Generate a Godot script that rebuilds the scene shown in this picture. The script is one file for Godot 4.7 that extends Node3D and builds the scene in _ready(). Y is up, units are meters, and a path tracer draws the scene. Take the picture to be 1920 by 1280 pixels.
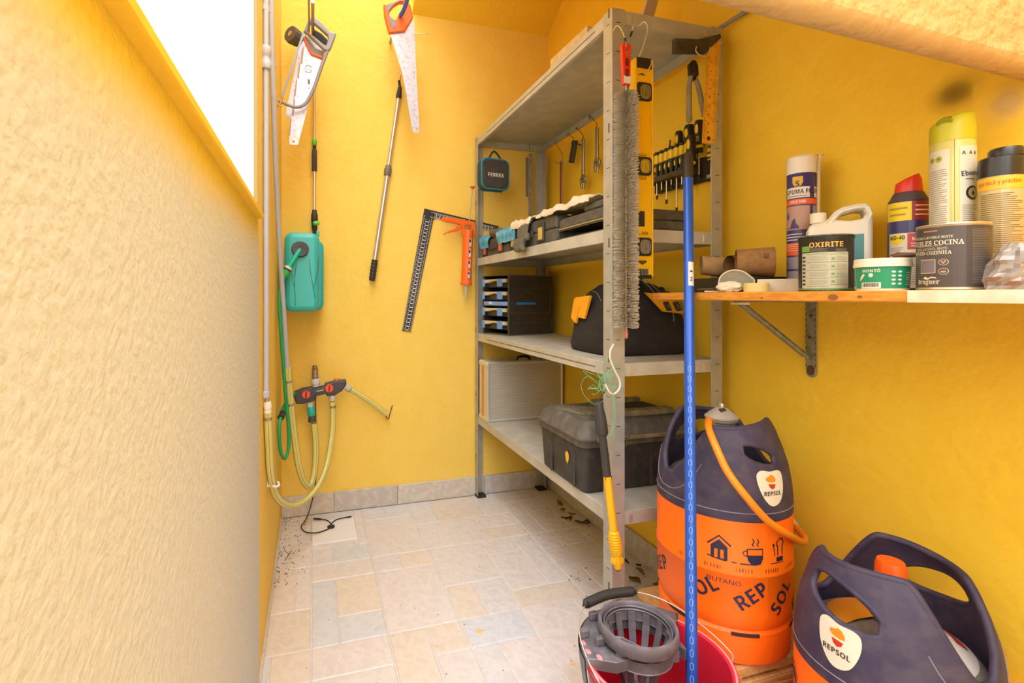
extends Node3D

# ---------------------------------------------------------------- mesh builder
class MB:
	var st := SurfaceTool.new()
	var x := Transform3D()
	var o := Transform3D()
	var flat := 0xFFFFFFFF
	var n := 1
	func _init():
		st.begin(Mesh.PRIMITIVE_TRIANGLES)
	func at(p: Vector3, rx := 0.0, ry := 0.0, rz := 0.0) -> MB:
		x = o * Transform3D(Basis.from_euler(Vector3(rx, ry, rz)), p)
		return self
	func tri(a: Vector3, b: Vector3, c: Vector3, sg := -1):
		st.set_smooth_group(flat if sg < 0 else sg)
		st.add_vertex(x * a)
		st.set_smooth_group(flat if sg < 0 else sg)
		st.add_vertex(x * c)
		st.set_smooth_group(flat if sg < 0 else sg)
		st.add_vertex(x * b)
	func quad(a: Vector3, b: Vector3, c: Vector3, d: Vector3, sg := -1):
		tri(a, b, c, sg)
		tri(a, c, d, sg)
	# chamfered box
	func box(c: Vector3, s: Vector3, bev := 0.0):
		var h := s * 0.5
		var b := minf(bev, minf(h.x, minf(h.y, h.z)) * 0.9)
		var ax := [Vector3.RIGHT, Vector3.UP, Vector3.BACK]
		for i in 3:
			for sgn in [-1.0, 1.0]:
				var u: Vector3 = ax[(i + 1) % 3]
				var v: Vector3 = ax[(i + 2) % 3]
				var w: Vector3 = ax[i] * sgn
				var hu: float = h[(i + 1) % 3] - b
				var hv: float = h[(i + 2) % 3] - b
				var o: Vector3 = c + w * h[i]
				var q := [o - u * hu - v * hv, o + u * hu - v * hv, o + u * hu + v * hv, o - u * hu + v * hv]
				if sgn < 0:
					q.reverse()
				quad(q[0], q[1], q[2], q[3])
		if b <= 0.0:
			return
		for i in 3:
			var w: Vector3 = ax[i] * (h[i] - b)
			var j := (i + 1) % 3
			var k := (i + 2) % 3
			for su in [-1.0, 1.0]:
				for sv in [-1.0, 1.0]:
					var p1: Vector3 = c + ax[j] * su * h[j] + ax[k] * sv * (h[k] - b)
					var p2: Vector3 = c + ax[j] * su * (h[j] - b) + ax[k] * sv * h[k]
					if su * sv > 0:
						quad(p1 - w, p2 - w, p2 + w, p1 + w)
					else:
						quad(p1 + w, p2 + w, p2 - w, p1 - w)
		for sx in [-1.0, 1.0]:
			for sy in [-1.0, 1.0]:
				for sz in [-1.0, 1.0]:
					var s3 := Vector3(sx, sy, sz)
					var f := h - Vector3(b, b, b)
					var a := c + Vector3(h.x, f.y, f.z) * s3
					var d := c + Vector3(f.x, h.y, f.z) * s3
					var e := c + Vector3(f.x, f.y, h.z) * s3
					if sx * sy * sz > 0:
						tri(a, d, e)
					else:
						tri(a, e, d)
	# profile of (radius, height) pairs, bottom to top for an outer surface
	func lathe(pr: Array, seg := 24, a0 := 0.0, a1 := TAU):
		var g := n
		for i in pr.size() - 1:
			var p: Vector2 = pr[i]
			var q: Vector2 = pr[i + 1]
			if i > 0:
				var d0: Vector2 = (p - pr[i - 1]).normalized()
				if d0.dot((q - p).normalized()) < 0.8:
					n += 1
					g = n
			for k in seg:
				var s := lerpf(a0, a1, float(k) / seg)
				var t := lerpf(a0, a1, float(k + 1) / seg)
				var a := Vector3(sin(s) * p.x, p.y, cos(s) * p.x)
				var b := Vector3(sin(t) * p.x, p.y, cos(t) * p.x)
				var c := Vector3(sin(t) * q.x, q.y, cos(t) * q.x)
				var d := Vector3(sin(s) * q.x, q.y, cos(s) * q.x)
				if p.x > 1e-6:
					tri(a, b, c if q.x > 1e-6 else d, g)
				if q.x > 1e-6:
					tri(a, c, d, g)
		n += 1
	func ball(c: Vector3, r: Vector3, seg := 14, rows := 8):
		var g := n
		n += 1
		for i in rows:
			var f0 := -PI / 2 + PI * i / rows
			var f1 := -PI / 2 + PI * (i + 1) / rows
			for k in seg:
				var s := TAU * k / seg
				var t := TAU * (k + 1) / seg
				var a := c + r * Vector3(sin(s) * cos(f0), sin(f0), cos(s) * cos(f0))
				var b := c + r * Vector3(sin(t) * cos(f0), sin(f0), cos(t) * cos(f0))
				var cc := c + r * Vector3(sin(t) * cos(f1), sin(f1), cos(t) * cos(f1))
				var d := c + r * Vector3(sin(s) * cos(f1), sin(f1), cos(s) * cos(f1))
				if i > 0:
					tri(a, b, cc, g)
				if i < rows - 1:
					tri(a, cc, d, g)
	# round bar through points; r a number or one radius per point
	func tube(pts: Array, r, seg := 8, closed := false, flatten := 1.0):
		var g := n
		n += 1
		var m := pts.size()
		var rings := []
		var up := Vector3.UP
		var t0: Vector3 = (pts[1] - pts[0]).normalized()
		if absf(t0.dot(up)) > 0.9:
			up = Vector3.RIGHT
		var nn := (up - t0 * t0.dot(up)).normalized()
		for i in m:
			var t: Vector3
			if closed:
				t = pts[(i + 1) % m] - pts[(i - 1 + m) % m]
			else:
				t = pts[mini(i + 1, m - 1)] - pts[maxi(i - 1, 0)]
			t = t.normalized()
			nn = (nn - t * t.dot(nn)).normalized()
			var bb := t.cross(nn)
			var rad: float = r if (r is float or r is int) else r[i]
			var ring := []
			for k in seg:
				var a := TAU * k / seg
				ring.append(pts[i] + (nn * cos(a) * flatten + bb * sin(a)) * rad)
			rings.append(ring)
		var last := m if closed else m - 1
		for i in last:
			var p: Array = rings[i]
			var q: Array = rings[(i + 1) % m]
			for k in seg:
				var k2 := (k + 1) % seg
				quad(p[k], p[k2], q[k2], q[k], g)
		if not closed:
			for k in range(1, seg - 1):
				tri(rings[0][0], rings[0][k + 1], rings[0][k])
				tri(rings[m - 1][0], rings[m - 1][k], rings[m - 1][k + 1])
	# rings of equal length joined into a skin
	func loft(rings: Array, closed := true, caps := true, sg := -2):
		var g := n if sg == -2 else sg
		n += 1
		for i in rings.size() - 1:
			var p: Array = rings[i]
			var q: Array = rings[i + 1]
			var m := p.size()
			for k in (m if closed else m - 1):
				var k2 := (k + 1) % m
				quad(p[k], p[k2], q[k2], q[k], g)
		if caps:
			var c0 := Vector3.ZERO
			var c1 := Vector3.ZERO
			var m0: int = rings[0].size()
			for k in m0:
				c0 += rings[0][k] / m0
				c1 += rings[-1][k] / m0
			for k in m0:
				tri(c0, rings[0][(k + 1) % m0], rings[0][k])
				tri(c1, rings[-1][k], rings[-1][(k + 1) % m0])
	# outline in x,y pushed out along z from z0 to z1, both rims chamfered
	func prism(poly: Array, z0: float, z1: float, bev := 0.0, hole: Array = []):
		var pl := PackedVector2Array(poly)
		if Geometry2D.is_polygon_clockwise(pl):
			pl.reverse()
		var hl := PackedVector2Array(hole)
		if hole.size() and not Geometry2D.is_polygon_clockwise(hl):
			hl.reverse()
		var steps := 3 if bev >= 0.006 else 1
		var inner := inset(pl, bev)
		var hin := inset(hl, bev) if hole.size() else hl
		cap(inner, hin, z1, false)
		cap(inner, hin, z0, true)
		for o in ([pl, hl] if hole.size() else [pl]):
			var m: int = o.size()
			var g := n
			var ring := [[o, bev]]
			if bev > 0.0:
				for k in range(1, steps + 1):
					var a := PI / 2 * k / steps
					ring.append([inset(o, bev * (1.0 - cos(a))), bev * (1.0 - sin(a))])
			for i in m:
				var j := (i + 1) % m
				var k := (i - 1 + m) % m
				if (o[i] - o[k]).normalized().dot((o[j] - o[i]).normalized()) < 0.8:
					n += 1
					g = n
				quad(V(o[i], z0 + bev), V(o[j], z0 + bev), V(o[j], z1 - bev), V(o[i], z1 - bev), g)
				for q in ring.size() - 1:
					var p: Array = ring[q]
					var r: Array = ring[q + 1]
					var sg := g if steps > 1 else -1
					quad(V(p[0][i], z1 - p[1]), V(p[0][j], z1 - p[1]), V(r[0][j], z1 - r[1]), V(r[0][i], z1 - r[1]), sg)
					quad(V(r[0][i], z0 + r[1]), V(r[0][j], z0 + r[1]), V(p[0][j], z0 + p[1]), V(p[0][i], z0 + p[1]), sg)
			n += 1
	func V(p: Vector2, z: float) -> Vector3:
		return Vector3(p.x, p.y, z)
	func inset(pl: PackedVector2Array, b: float) -> PackedVector2Array:
		if b <= 0.0:
			return pl
		var out := PackedVector2Array()
		var m := pl.size()
		for i in m:
			var d0 := (pl[i] - pl[(i - 1 + m) % m]).normalized()
			var d1 := (pl[(i + 1) % m] - pl[i]).normalized()
			var nn := (Vector2(-d0.y, d0.x) + Vector2(-d1.y, d1.x)).normalized()
			out.append(pl[i] + nn * b / maxf(0.4, nn.dot(Vector2(-d0.y, d0.x))))
		return out
	func cap(pl: PackedVector2Array, hl: PackedVector2Array, z: float, back: bool):
		if hl.size() == 0:
			fill(pl, z, back)
			return
		# cut in two through the middle of the hole, so that no piece has a hole
		var mid := 0.0
		for p in hl:
			mid += p.x / hl.size()
		for side in [-1.0, 1.0]:
			var x0: float = mid if side > 0 else mid - 9.0
			var half := PackedVector2Array([Vector2(x0, -9), Vector2(x0 + 9, -9), Vector2(x0 + 9, 9), Vector2(x0, 9)])
			for piece in Geometry2D.intersect_polygons(pl, half):
				for q in Geometry2D.clip_polygons(piece, hl):
					fill(q, z, back)
	func fill(pl: PackedVector2Array, z: float, back: bool):
		var ix := Geometry2D.triangulate_polygon(pl)
		for i in range(0, ix.size(), 3):
			var a := pl[ix[i]]
			var b := pl[ix[i + 1]]
			var c := pl[ix[i + 2]]
			if ((b - a).cross(c - a) < 0) != back:
				var t := b
				b = c
				c = t
			tri(V(a, z), V(b, z), V(c, z))
	# label patch on a cylinder of radius r about the y axis, angle 0 towards +z
	func wrap(r: float, a0: float, a1: float, y0: float, y1: float):
		var seg := maxi(1, int(absf(a1 - a0) / 0.12))
		var g := n
		n += 1
		for k in seg:
			var s := lerpf(a0, a1, float(k) / seg)
			var t := lerpf(a0, a1, float(k + 1) / seg)
			quad(Vector3(sin(s) * r, y0, cos(s) * r), Vector3(sin(t) * r, y0, cos(t) * r), Vector3(sin(t) * r, y1, cos(t) * r), Vector3(sin(s) * r, y1, cos(s) * r), g)
	# closed outline wrapped on a cylinder (x is arc length)
	func wrap_poly(poly: Array, r: float, a: float):
		var ix := Geometry2D.triangulate_polygon(PackedVector2Array(poly))
		for i in range(0, ix.size(), 3):
			var p: Vector2 = poly[ix[i]]
			var q: Vector2 = poly[ix[i + 1]]
			var s: Vector2 = poly[ix[i + 2]]
			if (q - p).cross(s - p) < 0:
				var t := q
				q = s
				s = t
			bent(p, q, s, r, a)
	# flat triangle laid on the cylinder, cut up until it follows the curve
	func bent(p: Vector2, q: Vector2, s: Vector2, r: float, a: float):
		var e := [absf(p.x - q.x), absf(q.x - s.x), absf(s.x - p.x)]
		var m: float = maxf(e[0], maxf(e[1], e[2]))
		if m > 0.16 * r:
			if m == e[0]:
				bent(p, (p + q) / 2, s, r, a)
				bent((p + q) / 2, q, s, r, a)
			elif m == e[1]:
				bent(p, q, (q + s) / 2, r, a)
				bent(p, (q + s) / 2, s, r, a)
			else:
				bent(p, q, (s + p) / 2, r, a)
				bent((s + p) / 2, q, s, r, a)
			return
		tri(on(p, r, a), on(q, r, a), on(s, r, a), 1)
	func on(p: Vector2, r: float, a: float) -> Vector3:
		return Vector3(sin(a + p.x / r) * r, p.y, cos(a + p.x / r) * r)
	# lettering: flat in x,y facing +z, or bent round the y axis when r > 0; turn is a 2D slant
	func text(s: String, cap_h: float, p: Vector3, r := 0.0, turn := 0.0, bold := true, family := "Droid Sans", squeeze := 1.0):
		var tm := TextMesh.new()
		var f := SystemFont.new()
		f.font_names = PackedStringArray([family])
		f.font_weight = 700 if bold else 400
		tm.font = f
		tm.font_size = 48
		tm.pixel_size = cap_h / 34.3
		tm.depth = 0.0
		tm.curve_step = 2.0
		tm.text = s
		var ar := tm.get_mesh_arrays()
		var vs: PackedVector3Array = ar[Mesh.ARRAY_VERTEX]
		var ids: PackedInt32Array = ar[Mesh.ARRAY_INDEX] if ar[Mesh.ARRAY_INDEX] != null else PackedInt32Array(range(vs.size()))
		var sn := sin(turn)
		var cs := cos(turn)
		for i in range(0, ids.size(), 3):
			var q := []
			for k in 3:
				var v: Vector3 = vs[ids[i + k]]
				v.x *= squeeze
				q.append(Vector2(v.x * cs - v.y * sn, v.x * sn + v.y * cs))
			if (q[1] - q[0]).cross(q[2] - q[0]) < 0:
				q.reverse()
			if r > 0.0:
				var u := Vector2(0, p.y)
				bent(q[0] + u, q[1] + u, q[2] + u, r, p.x)
			else:
				tri(p + V(q[0], 0), p + V(q[1], 0), p + V(q[2], 0))
	func mesh() -> ArrayMesh:
		st.generate_normals()
		return st.commit()

func spl(p: Array, k := 8, closed := false) -> Array:
	var out := []
	var m := p.size()
	for i in (m if closed else m - 1):
		var a = p[(i - 1 + m) % m] if closed else p[maxi(i - 1, 0)]
		var b = p[i]
		var c = p[(i + 1) % m]
		var d = p[(i + 2) % m] if closed else p[mini(i + 2, m - 1)]
		for j in k:
			var t := float(j) / k
			out.append(0.5 * (2.0 * b + (c - a) * t + (2.0 * a - 5.0 * b + 4.0 * c - d) * t * t + (3.0 * b - a - 3.0 * c + d) * t * t * t))
	if not closed:
		out.append(p[m - 1])
	return out

func P(a: Array) -> Array:      # flat list of x, y pairs into points
	var out := []
	for i in range(0, a.size(), 2):
		out.append(Vector2(a[i], a[i + 1]))
	return out

func P3(a: Array) -> Array:
	var out := []
	for i in range(0, a.size(), 3):
		out.append(Vector3(a[i], a[i + 1], a[i + 2]))
	return out

func rrect(w: float, h: float, r: float, k := 4, c := Vector2.ZERO) -> Array:
	var out := []
	for q in 4:
		var o: Vector2 = [Vector2(w / 2 - r, h / 2 - r), Vector2(r - w / 2, h / 2 - r), Vector2(r - w / 2, r - h / 2), Vector2(w / 2 - r, r - h / 2)][q]
		for i in k + 1:
			var a := PI / 2 * (q + float(i) / k)
			out.append(c + o + Vector2(cos(a), sin(a)) * r)
	return out

func disc(rx: float, ry: float, k := 24, c := Vector2.ZERO) -> Array:
	var out := []
	for i in k:
		out.append(c + Vector2(cos(TAU * i / k) * rx, sin(TAU * i / k) * ry))
	return out

# ---------------------------------------------------------------- naming
var taken := {}
func numbered(s: String) -> String:
	if not taken.has(s):
		taken[s] = 0
		return s
	taken[s] += 1
	return "%s_%03d" % [s, taken[s]]

func tag(o: Node3D, label: String, category: String, group := ""):
	o.set_meta("label", label)
	o.set_meta("category", category)
	if group:
		o.set_meta("group", group)

func thing(called: String, label: String, category: String, at := Vector3.ZERO, turn := 0.0, group := "") -> Node3D:
	var o := Node3D.new()
	o.name = numbered(called)
	add_child(o)
	o.position = at
	o.rotation.y = turn
	tag(o, label, category, group)
	return o

func part(called: String, b: MB, m: Material, parent: Node, label := "") -> MeshInstance3D:
	return mi(called, b.mesh(), m, parent, label)

func mi(called: String, mesh: Mesh, m: Material, parent: Node, label := "") -> MeshInstance3D:
	var o := MeshInstance3D.new()
	o.name = called
	o.mesh = mesh
	o.material_override = m
	parent.add_child(o, true)
	if label:
		o.set_meta("label", label)
	return o

func solo(called: String, b: MB, m: Material, label: String, category: String, group := "") -> MeshInstance3D:
	var o := mi(numbered(called), b.mesh(), m, self)
	tag(o, label, category, group)
	return o

func struct(called: String, b: MB, m: Material, parent: Node = self, label := "") -> MeshInstance3D:
	var o := mi(called, b.mesh(), m, parent)
	if parent == self:
		o.set_meta("kind", "structure")
		if label:
			o.set_meta("label", label)
			o.set_meta("category", called.split("_")[0])
	return o

# ---------------------------------------------------------------- materials
var mats := {}
var texs := {}
func noise(key: String, freq: float, ramp: Array, oct := 4, px := 256, kind := FastNoiseLite.TYPE_SIMPLEX_SMOOTH, normal := 0.0) -> Texture2D:
	if texs.has(key):
		return texs[key]
	var f := FastNoiseLite.new()
	f.noise_type = kind
	f.frequency = freq
	f.fractal_octaves = oct
	f.seed = key.hash() % 1000
	var t := NoiseTexture2D.new()
	t.width = px
	t.height = px
	t.seamless = true
	t.noise = f
	if normal > 0.0:
		t.as_normal_map = true
		t.bump_strength = normal
	elif ramp.size():
		var g := Gradient.new()
		var offs := PackedFloat32Array()
		var cols := PackedColorArray()
		for i in range(0, ramp.size(), 2):
			offs.append(ramp[i])
			cols.append(ramp[i + 1] if ramp[i + 1] is Color else Color(str(ramp[i + 1])))
		g.offsets = offs
		g.colors = cols
		t.color_ramp = g
	texs[key] = t
	return t

func mat(key: String, col, rough := 0.6, metal := 0.0) -> StandardMaterial3D:
	if mats.has(key):
		return mats[key]
	var m := StandardMaterial3D.new()
	m.resource_name = key
	m.albedo_color = col if col is Color else Color(str(col))
	m.roughness = rough
	m.metallic = metal
	mats[key] = m
	return m

# colour noise over an object, in texture repeats per metre
func tri_tex(m: StandardMaterial3D, albedo: Texture2D, scale: Vector3, nrm: Texture2D = null, ns := 1.0):
	m.albedo_texture = albedo
	m.uv1_triplanar = true
	m.uv1_world_triplanar = true
	m.uv1_scale = scale
	if nrm:
		m.normal_enabled = true
		m.normal_texture = nrm
		m.normal_scale = ns

# plain colour that varies a little: two tones mixed by noise
func dirty(key: String, a: String, b: String, rough := 0.6, metal := 0.0, rep := 6.0, lo := 0.35, hi := 0.75) -> StandardMaterial3D:
	if mats.has(key):
		return mats[key]
	var m := mat(key, "ffffff", rough, metal)
	tri_tex(m, noise("d_" + key, 0.02, [lo, a, hi, b], 5, 192), Vector3.ONE * rep)
	return m

# ---------------------------------------------------------------- scene
func _ready():
	var cam := Camera3D.new()
	cam.name = "camera"
	add_child(cam)
	cam.position = Vector3(0, 1, 0)
	cam.rotation.y = -atan(272.0 / 925.0)
	cam.projection = Camera3D.PROJECTION_FRUSTUM
	cam.near = 0.05
	cam.far = 60.0
	cam.size = 1280.0 / 925.0 * 0.05
	cam.frustum_offset = Vector2(102.0, -85.0) / 925.0 * 0.05
	cam.current = true
	var we := WorldEnvironment.new()
	we.name = "world"
	add_child(we)
	var e := Environment.new()
	we.environment = e
	var sm := ProceduralSkyMaterial.new()
	sm.sky_top_color = Color("f4f7ff")
	sm.sky_horizon_color = Color("9c9c9b")
	sm.sky_curve = 0.5
	sm.ground_horizon_color = Color("8f8c86")
	sm.ground_bottom_color = Color("8a857c")
	sm.sky_energy_multiplier = 1.0
	var sky := Sky.new()
	sky.sky_material = sm
	e.background_mode = Environment.BG_SKY
	e.sky = sky
	e.background_energy_multiplier = 3.2
	e.tonemap_mode = Environment.TONE_MAPPER_LINEAR
	e.tonemap_exposure = 2.8
	e.sdfgi_enabled = true
	e.ssao_enabled = true
	e.ssil_enabled = true
	setting()
	make_shelving()
	make_saws()
	make_pole()
	make_lance()
	make_square()
	make_caulk_gun()
	make_reel()
	make_pipes()
	make_hung_in_shelving()
	make_hung_on_end()
	make_screwdriver_rack()
	make_poles()
	make_organizer()
	make_tool_bag()
	make_aluminium_case()
	make_toolbox()
	make_tool_cases()
	make_board()
	make_foam_can()
	make_jerrycan()
	make_oxirite()
	make_tub()
	make_oil_can()
	make_brown_tin()
	make_tall_sprays()
	make_board_clutter()
	make_gas_bottles()
	make_pallet()
	make_bucket()
	make_mop_handle()
	make_debris()

func setting():
	var plaster_n := noise("plaster_n", 0.035, [], 3, 512, FastNoiseLite.TYPE_SIMPLEX_SMOOTH, 5.0)
	var yel := mat("yellow_plaster", "ffffff", 0.8)
	tri_tex(yel, noise("yellow_c", 0.012, [0.0, "f4c62c", 0.5, "f6c931", 1.0, "f8cc36"], 4, 512), Vector3.ONE * 1.3, plaster_n, 0.16)
	var yb := mat("daylit_yellow_plaster", "ffffff", 0.8)  # paler copy of the yellow paint with washed-out daylight coloured in
	tri_tex(yb, noise("yellow_f", 0.012, [0.0, "f2cb54", 0.5, "f4ce5b", 1.0, "f6d163"], 4, 512), Vector3.ONE * 1.3, plaster_n, 0.2)
	var yr := mat("rough_yellow_plaster", "ffffff", 0.88)
	tri_tex(yr, noise("yellow_r", 0.02, [0.0, "b8955a", 0.45, "bd9c64", 0.8, "c2a26c", 1.0, "c8aa78"], 4, 512), Vector3.ONE * 1.8, noise("rough_n", 0.03, [], 4, 512, FastNoiseLite.TYPE_SIMPLEX_SMOOTH, 9.0), 0.5)
	var cream := mat("overlit_cream_plaster", "ffffff", 0.9)  # near-white base; the vertex colours carry painted glare and shade
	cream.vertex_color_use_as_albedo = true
	tri_tex(cream, noise("cream_c", 0.02, [0.0, "f3f3f3", 0.45, "f8f8f8", 0.75, "fbfbfb", 1.0, "ffffff"], 4, 512), Vector3.ONE * 4.5, noise("rough_n", 0.03, [], 4, 512), 0.24)
	var white := mat("white_plaster", "f3f3f1", 0.9)
	var b := MB.new()
	b.box(Vector3(0.55, 1.6, -2.465), Vector3(1.5, 3.3, 0.2))
	var wb := struct("wall_back", b, yb, self, "yellow plaster wall at the end, hung with saws and a hose reel")
	wb.set_meta("category", "wall")
	b = MB.new()
	b.box(Vector3(1.294, 1.6, -0.6), Vector3(0.2, 3.3, 3.6))
	var wr := struct("wall_right", b, yel, self, "deep yellow plaster wall behind the wooden board and the orange bottles")
	# low wall beside the camera, its coping and the tall wall beyond
	b = MB.new()
	var pale := Color(0.63, 0.655, 0.665)  # overexposed daylight on yellow paint, put into the colour
	var coping_shade := Color(0.86, 0.64, 0.07)  # yellow of the shaded strip under the coping, painted in
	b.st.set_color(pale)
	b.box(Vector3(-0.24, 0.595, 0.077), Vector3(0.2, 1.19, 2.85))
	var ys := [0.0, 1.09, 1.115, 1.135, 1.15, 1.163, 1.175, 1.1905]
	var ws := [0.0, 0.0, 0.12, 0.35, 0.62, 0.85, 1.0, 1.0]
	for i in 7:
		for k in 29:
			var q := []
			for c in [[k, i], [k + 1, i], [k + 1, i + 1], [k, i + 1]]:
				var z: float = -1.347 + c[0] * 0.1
				q.append([Vector3(-0.13, ys[c[1]] + (0.006 * sin(c[0] * 1.7) if c[1] > 0 and c[1] < 7 else 0.0), z), pale.lerp(coping_shade, ws[c[1]])])
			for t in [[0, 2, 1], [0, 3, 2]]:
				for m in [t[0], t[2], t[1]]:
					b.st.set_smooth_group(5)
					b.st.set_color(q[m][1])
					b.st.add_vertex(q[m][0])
	struct("wall_left", b, cream, self, "low cream plaster wall nearest the camera, glare and coping shade painted in")
	b = MB.new()
	b.box(Vector3(-0.2275, 1.1965, 0.09), Vector3(0.225, 0.013, 2.79), 0.002)
	struct("trim_1", b, yel, self, "thin yellow coping on the low cream wall")
	b = MB.new()
	b.box(Vector3(-0.1395, 1.6, -1.8745), Vector3(0.009, 3.3, 1.037))
	var wr0 := struct("wall_rear", b, yb, self, "tall yellow plaster strip of wall that carries the grey pipes")
	b = MB.new()
	b.box(Vector3(-0.1395, 1.6, -1.3535), Vector3(0.0092, 3.3, 0.005))
	struct("end_strip", b, mat("end_paint", Color(0.56, 0.5, 0.34), 0.85), wr0)
	b = MB.new()
	b.box(Vector3(-1.144, 1.6, -1.96), Vector3(2.0, 3.3, 1.2))
	struct("wall_outer", b, white, self, "bright white wall beyond the low cream wall")
	# stair underside that rises from the back wall, and the low end of the upper flight
	var c := MB.new()
	c.x = Transform3D(Basis(Vector3(0, 0, -1), Vector3.UP, Vector3(1, 0, 0)), Vector3.ZERO)
	c.prism(P([2.5, 2.285, 2.365, 2.37, 2.007, 2.596, 0.535, 1.43, 0.51, 1.43, 0.51, 3.3, 2.5, 3.3]), 0.465, 1.25)  # hidden forward slope added to keep skylight off the right side
	struct("ceiling", c, yel, self, "sloping yellow plaster underside of the stairs above the back corner, with an added unseen forward slope against skylight")
	c = MB.new()
	c.x = Transform3D(Basis(Vector3(0, 0, -1), Vector3.UP, Vector3(1, 0, 0)), Vector3.ZERO)
	var ed := []
	for i in 7:
		var a := -PI + PI * i / 6.0
		ed.append(Vector2(0.5225 + 0.0225 * cos(a), 1.404 + 0.018 * sin(a)))
	ed.append(Vector2(0.545, 2.7))
	ed.append(Vector2(0.5, 2.7))
	c.x = Transform3D(Basis(Vector3(0, 0, 1), -0.036), Vector3(0, 0.018, 0)) * c.x
	c.prism(ed, 0.36, 1.25)
	struct("trim_2", c, yr, self, "pale rough plaster edge of the upper stairs at top right")
	b = MB.new()
	b.box(Vector3(-1.65, 2.0, 0.7), Vector3(0.3, 4.2, 5.0))  # put in outside the view to hold back slanting sky light
	struct("wall_left_added", b, white, self, "added white wall out of view at the left, blocks low sky light")
	b = MB.new()
	b.box(Vector3(0.95, 1.6, 1.45), Vector3(1.1, 3.3, 0.2))  # invented wall out of view, placed to block low light from behind
	struct("wall_front_added", b, yel, self, "added yellow wall behind the camera, blocks low backlight")
	# old stains on the right wall over the spray cans
	for q in [["stain_dark", Color(0.2, 0.17, 0.12), 1.392, -0.645, 0.085, 0.07], ["stain_pale", Color(0.85, 0.74, 0.56), 1.345, -0.568, 0.07, 0.075]]:
		var g := Gradient.new()
		g.offsets = PackedFloat32Array([0.0, 0.3, 0.6, 1.0])
		var k: Color = q[1]
		g.colors = PackedColorArray([Color(k.r, k.g, k.b, 0.5), Color(k.r, k.g, k.b, 0.42), Color(k.r, k.g, k.b, 0.15), Color(k.r, k.g, k.b, 0.0)])
		var gt := GradientTexture2D.new()
		gt.gradient = g
		gt.fill = GradientTexture2D.FILL_RADIAL
		gt.fill_from = Vector2(0.5, 0.5)
		gt.fill_to = Vector2(0.95, 0.5)
		gt.width = 128
		gt.height = 128
		var sm := mat(q[0], "ffffff", 0.9)
		sm.albedo_texture = gt
		sm.transparency = BaseMaterial3D.TRANSPARENCY_ALPHA
		var pm := PlaneMesh.new()
		pm.size = Vector2(q[4], q[5]) * 1.4
		pm.orientation = PlaneMesh.FACE_X
		var st := mi("stain", pm, sm, wr)
		st.position = Vector3(1.1925, q[2], q[3])
		st.rotation.y = PI
	floor_tiles()
	# skirting tiles
	var sk := [dirty("skirting_a", "c9bfb0", "d6cdbf", 0.45), dirty("skirting_b", "bdb6ae", "cfc6ba", 0.45)]
	var bb := Node3D.new()
	bb.name = "baseboard_back"
	add_child(bb)
	bb.set_meta("kind", "structure")
	var xs := [-0.135, 0.095, 0.392, 0.832, 1.1935]
	for i in 4:
		b = MB.new()
		b.box(Vector3((xs[i] + xs[i + 1]) / 2, 0.046, -2.3595), Vector3(xs[i + 1] - xs[i] - 0.002, 0.092, 0.011), 0.0015)
		part("tile", b, sk[i % 2], bb)
	var br := Node3D.new()
	br.name = "baseboard_right"
	add_child(br)
	br.set_meta("kind", "structure")
	for i in 8:
		b = MB.new()
		b.box(Vector3(1.1885, 0.046, -2.13 + 0.44 * i), Vector3(0.011, 0.092, 0.438), 0.0015)
		part("tile", b, sk[i % 2], br)
	var bl := Node3D.new()
	bl.name = "baseboard_left"
	add_child(bl)
	bl.set_meta("kind", "structure")
	for i in 8:
		b = MB.new()
		b.box(Vector3(-0.131, 0.004, -2.13 + 0.44 * i), Vector3(0.008, 0.012, 0.438), 0.001)
		part("tile", b, sk[i % 2], bl)

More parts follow.
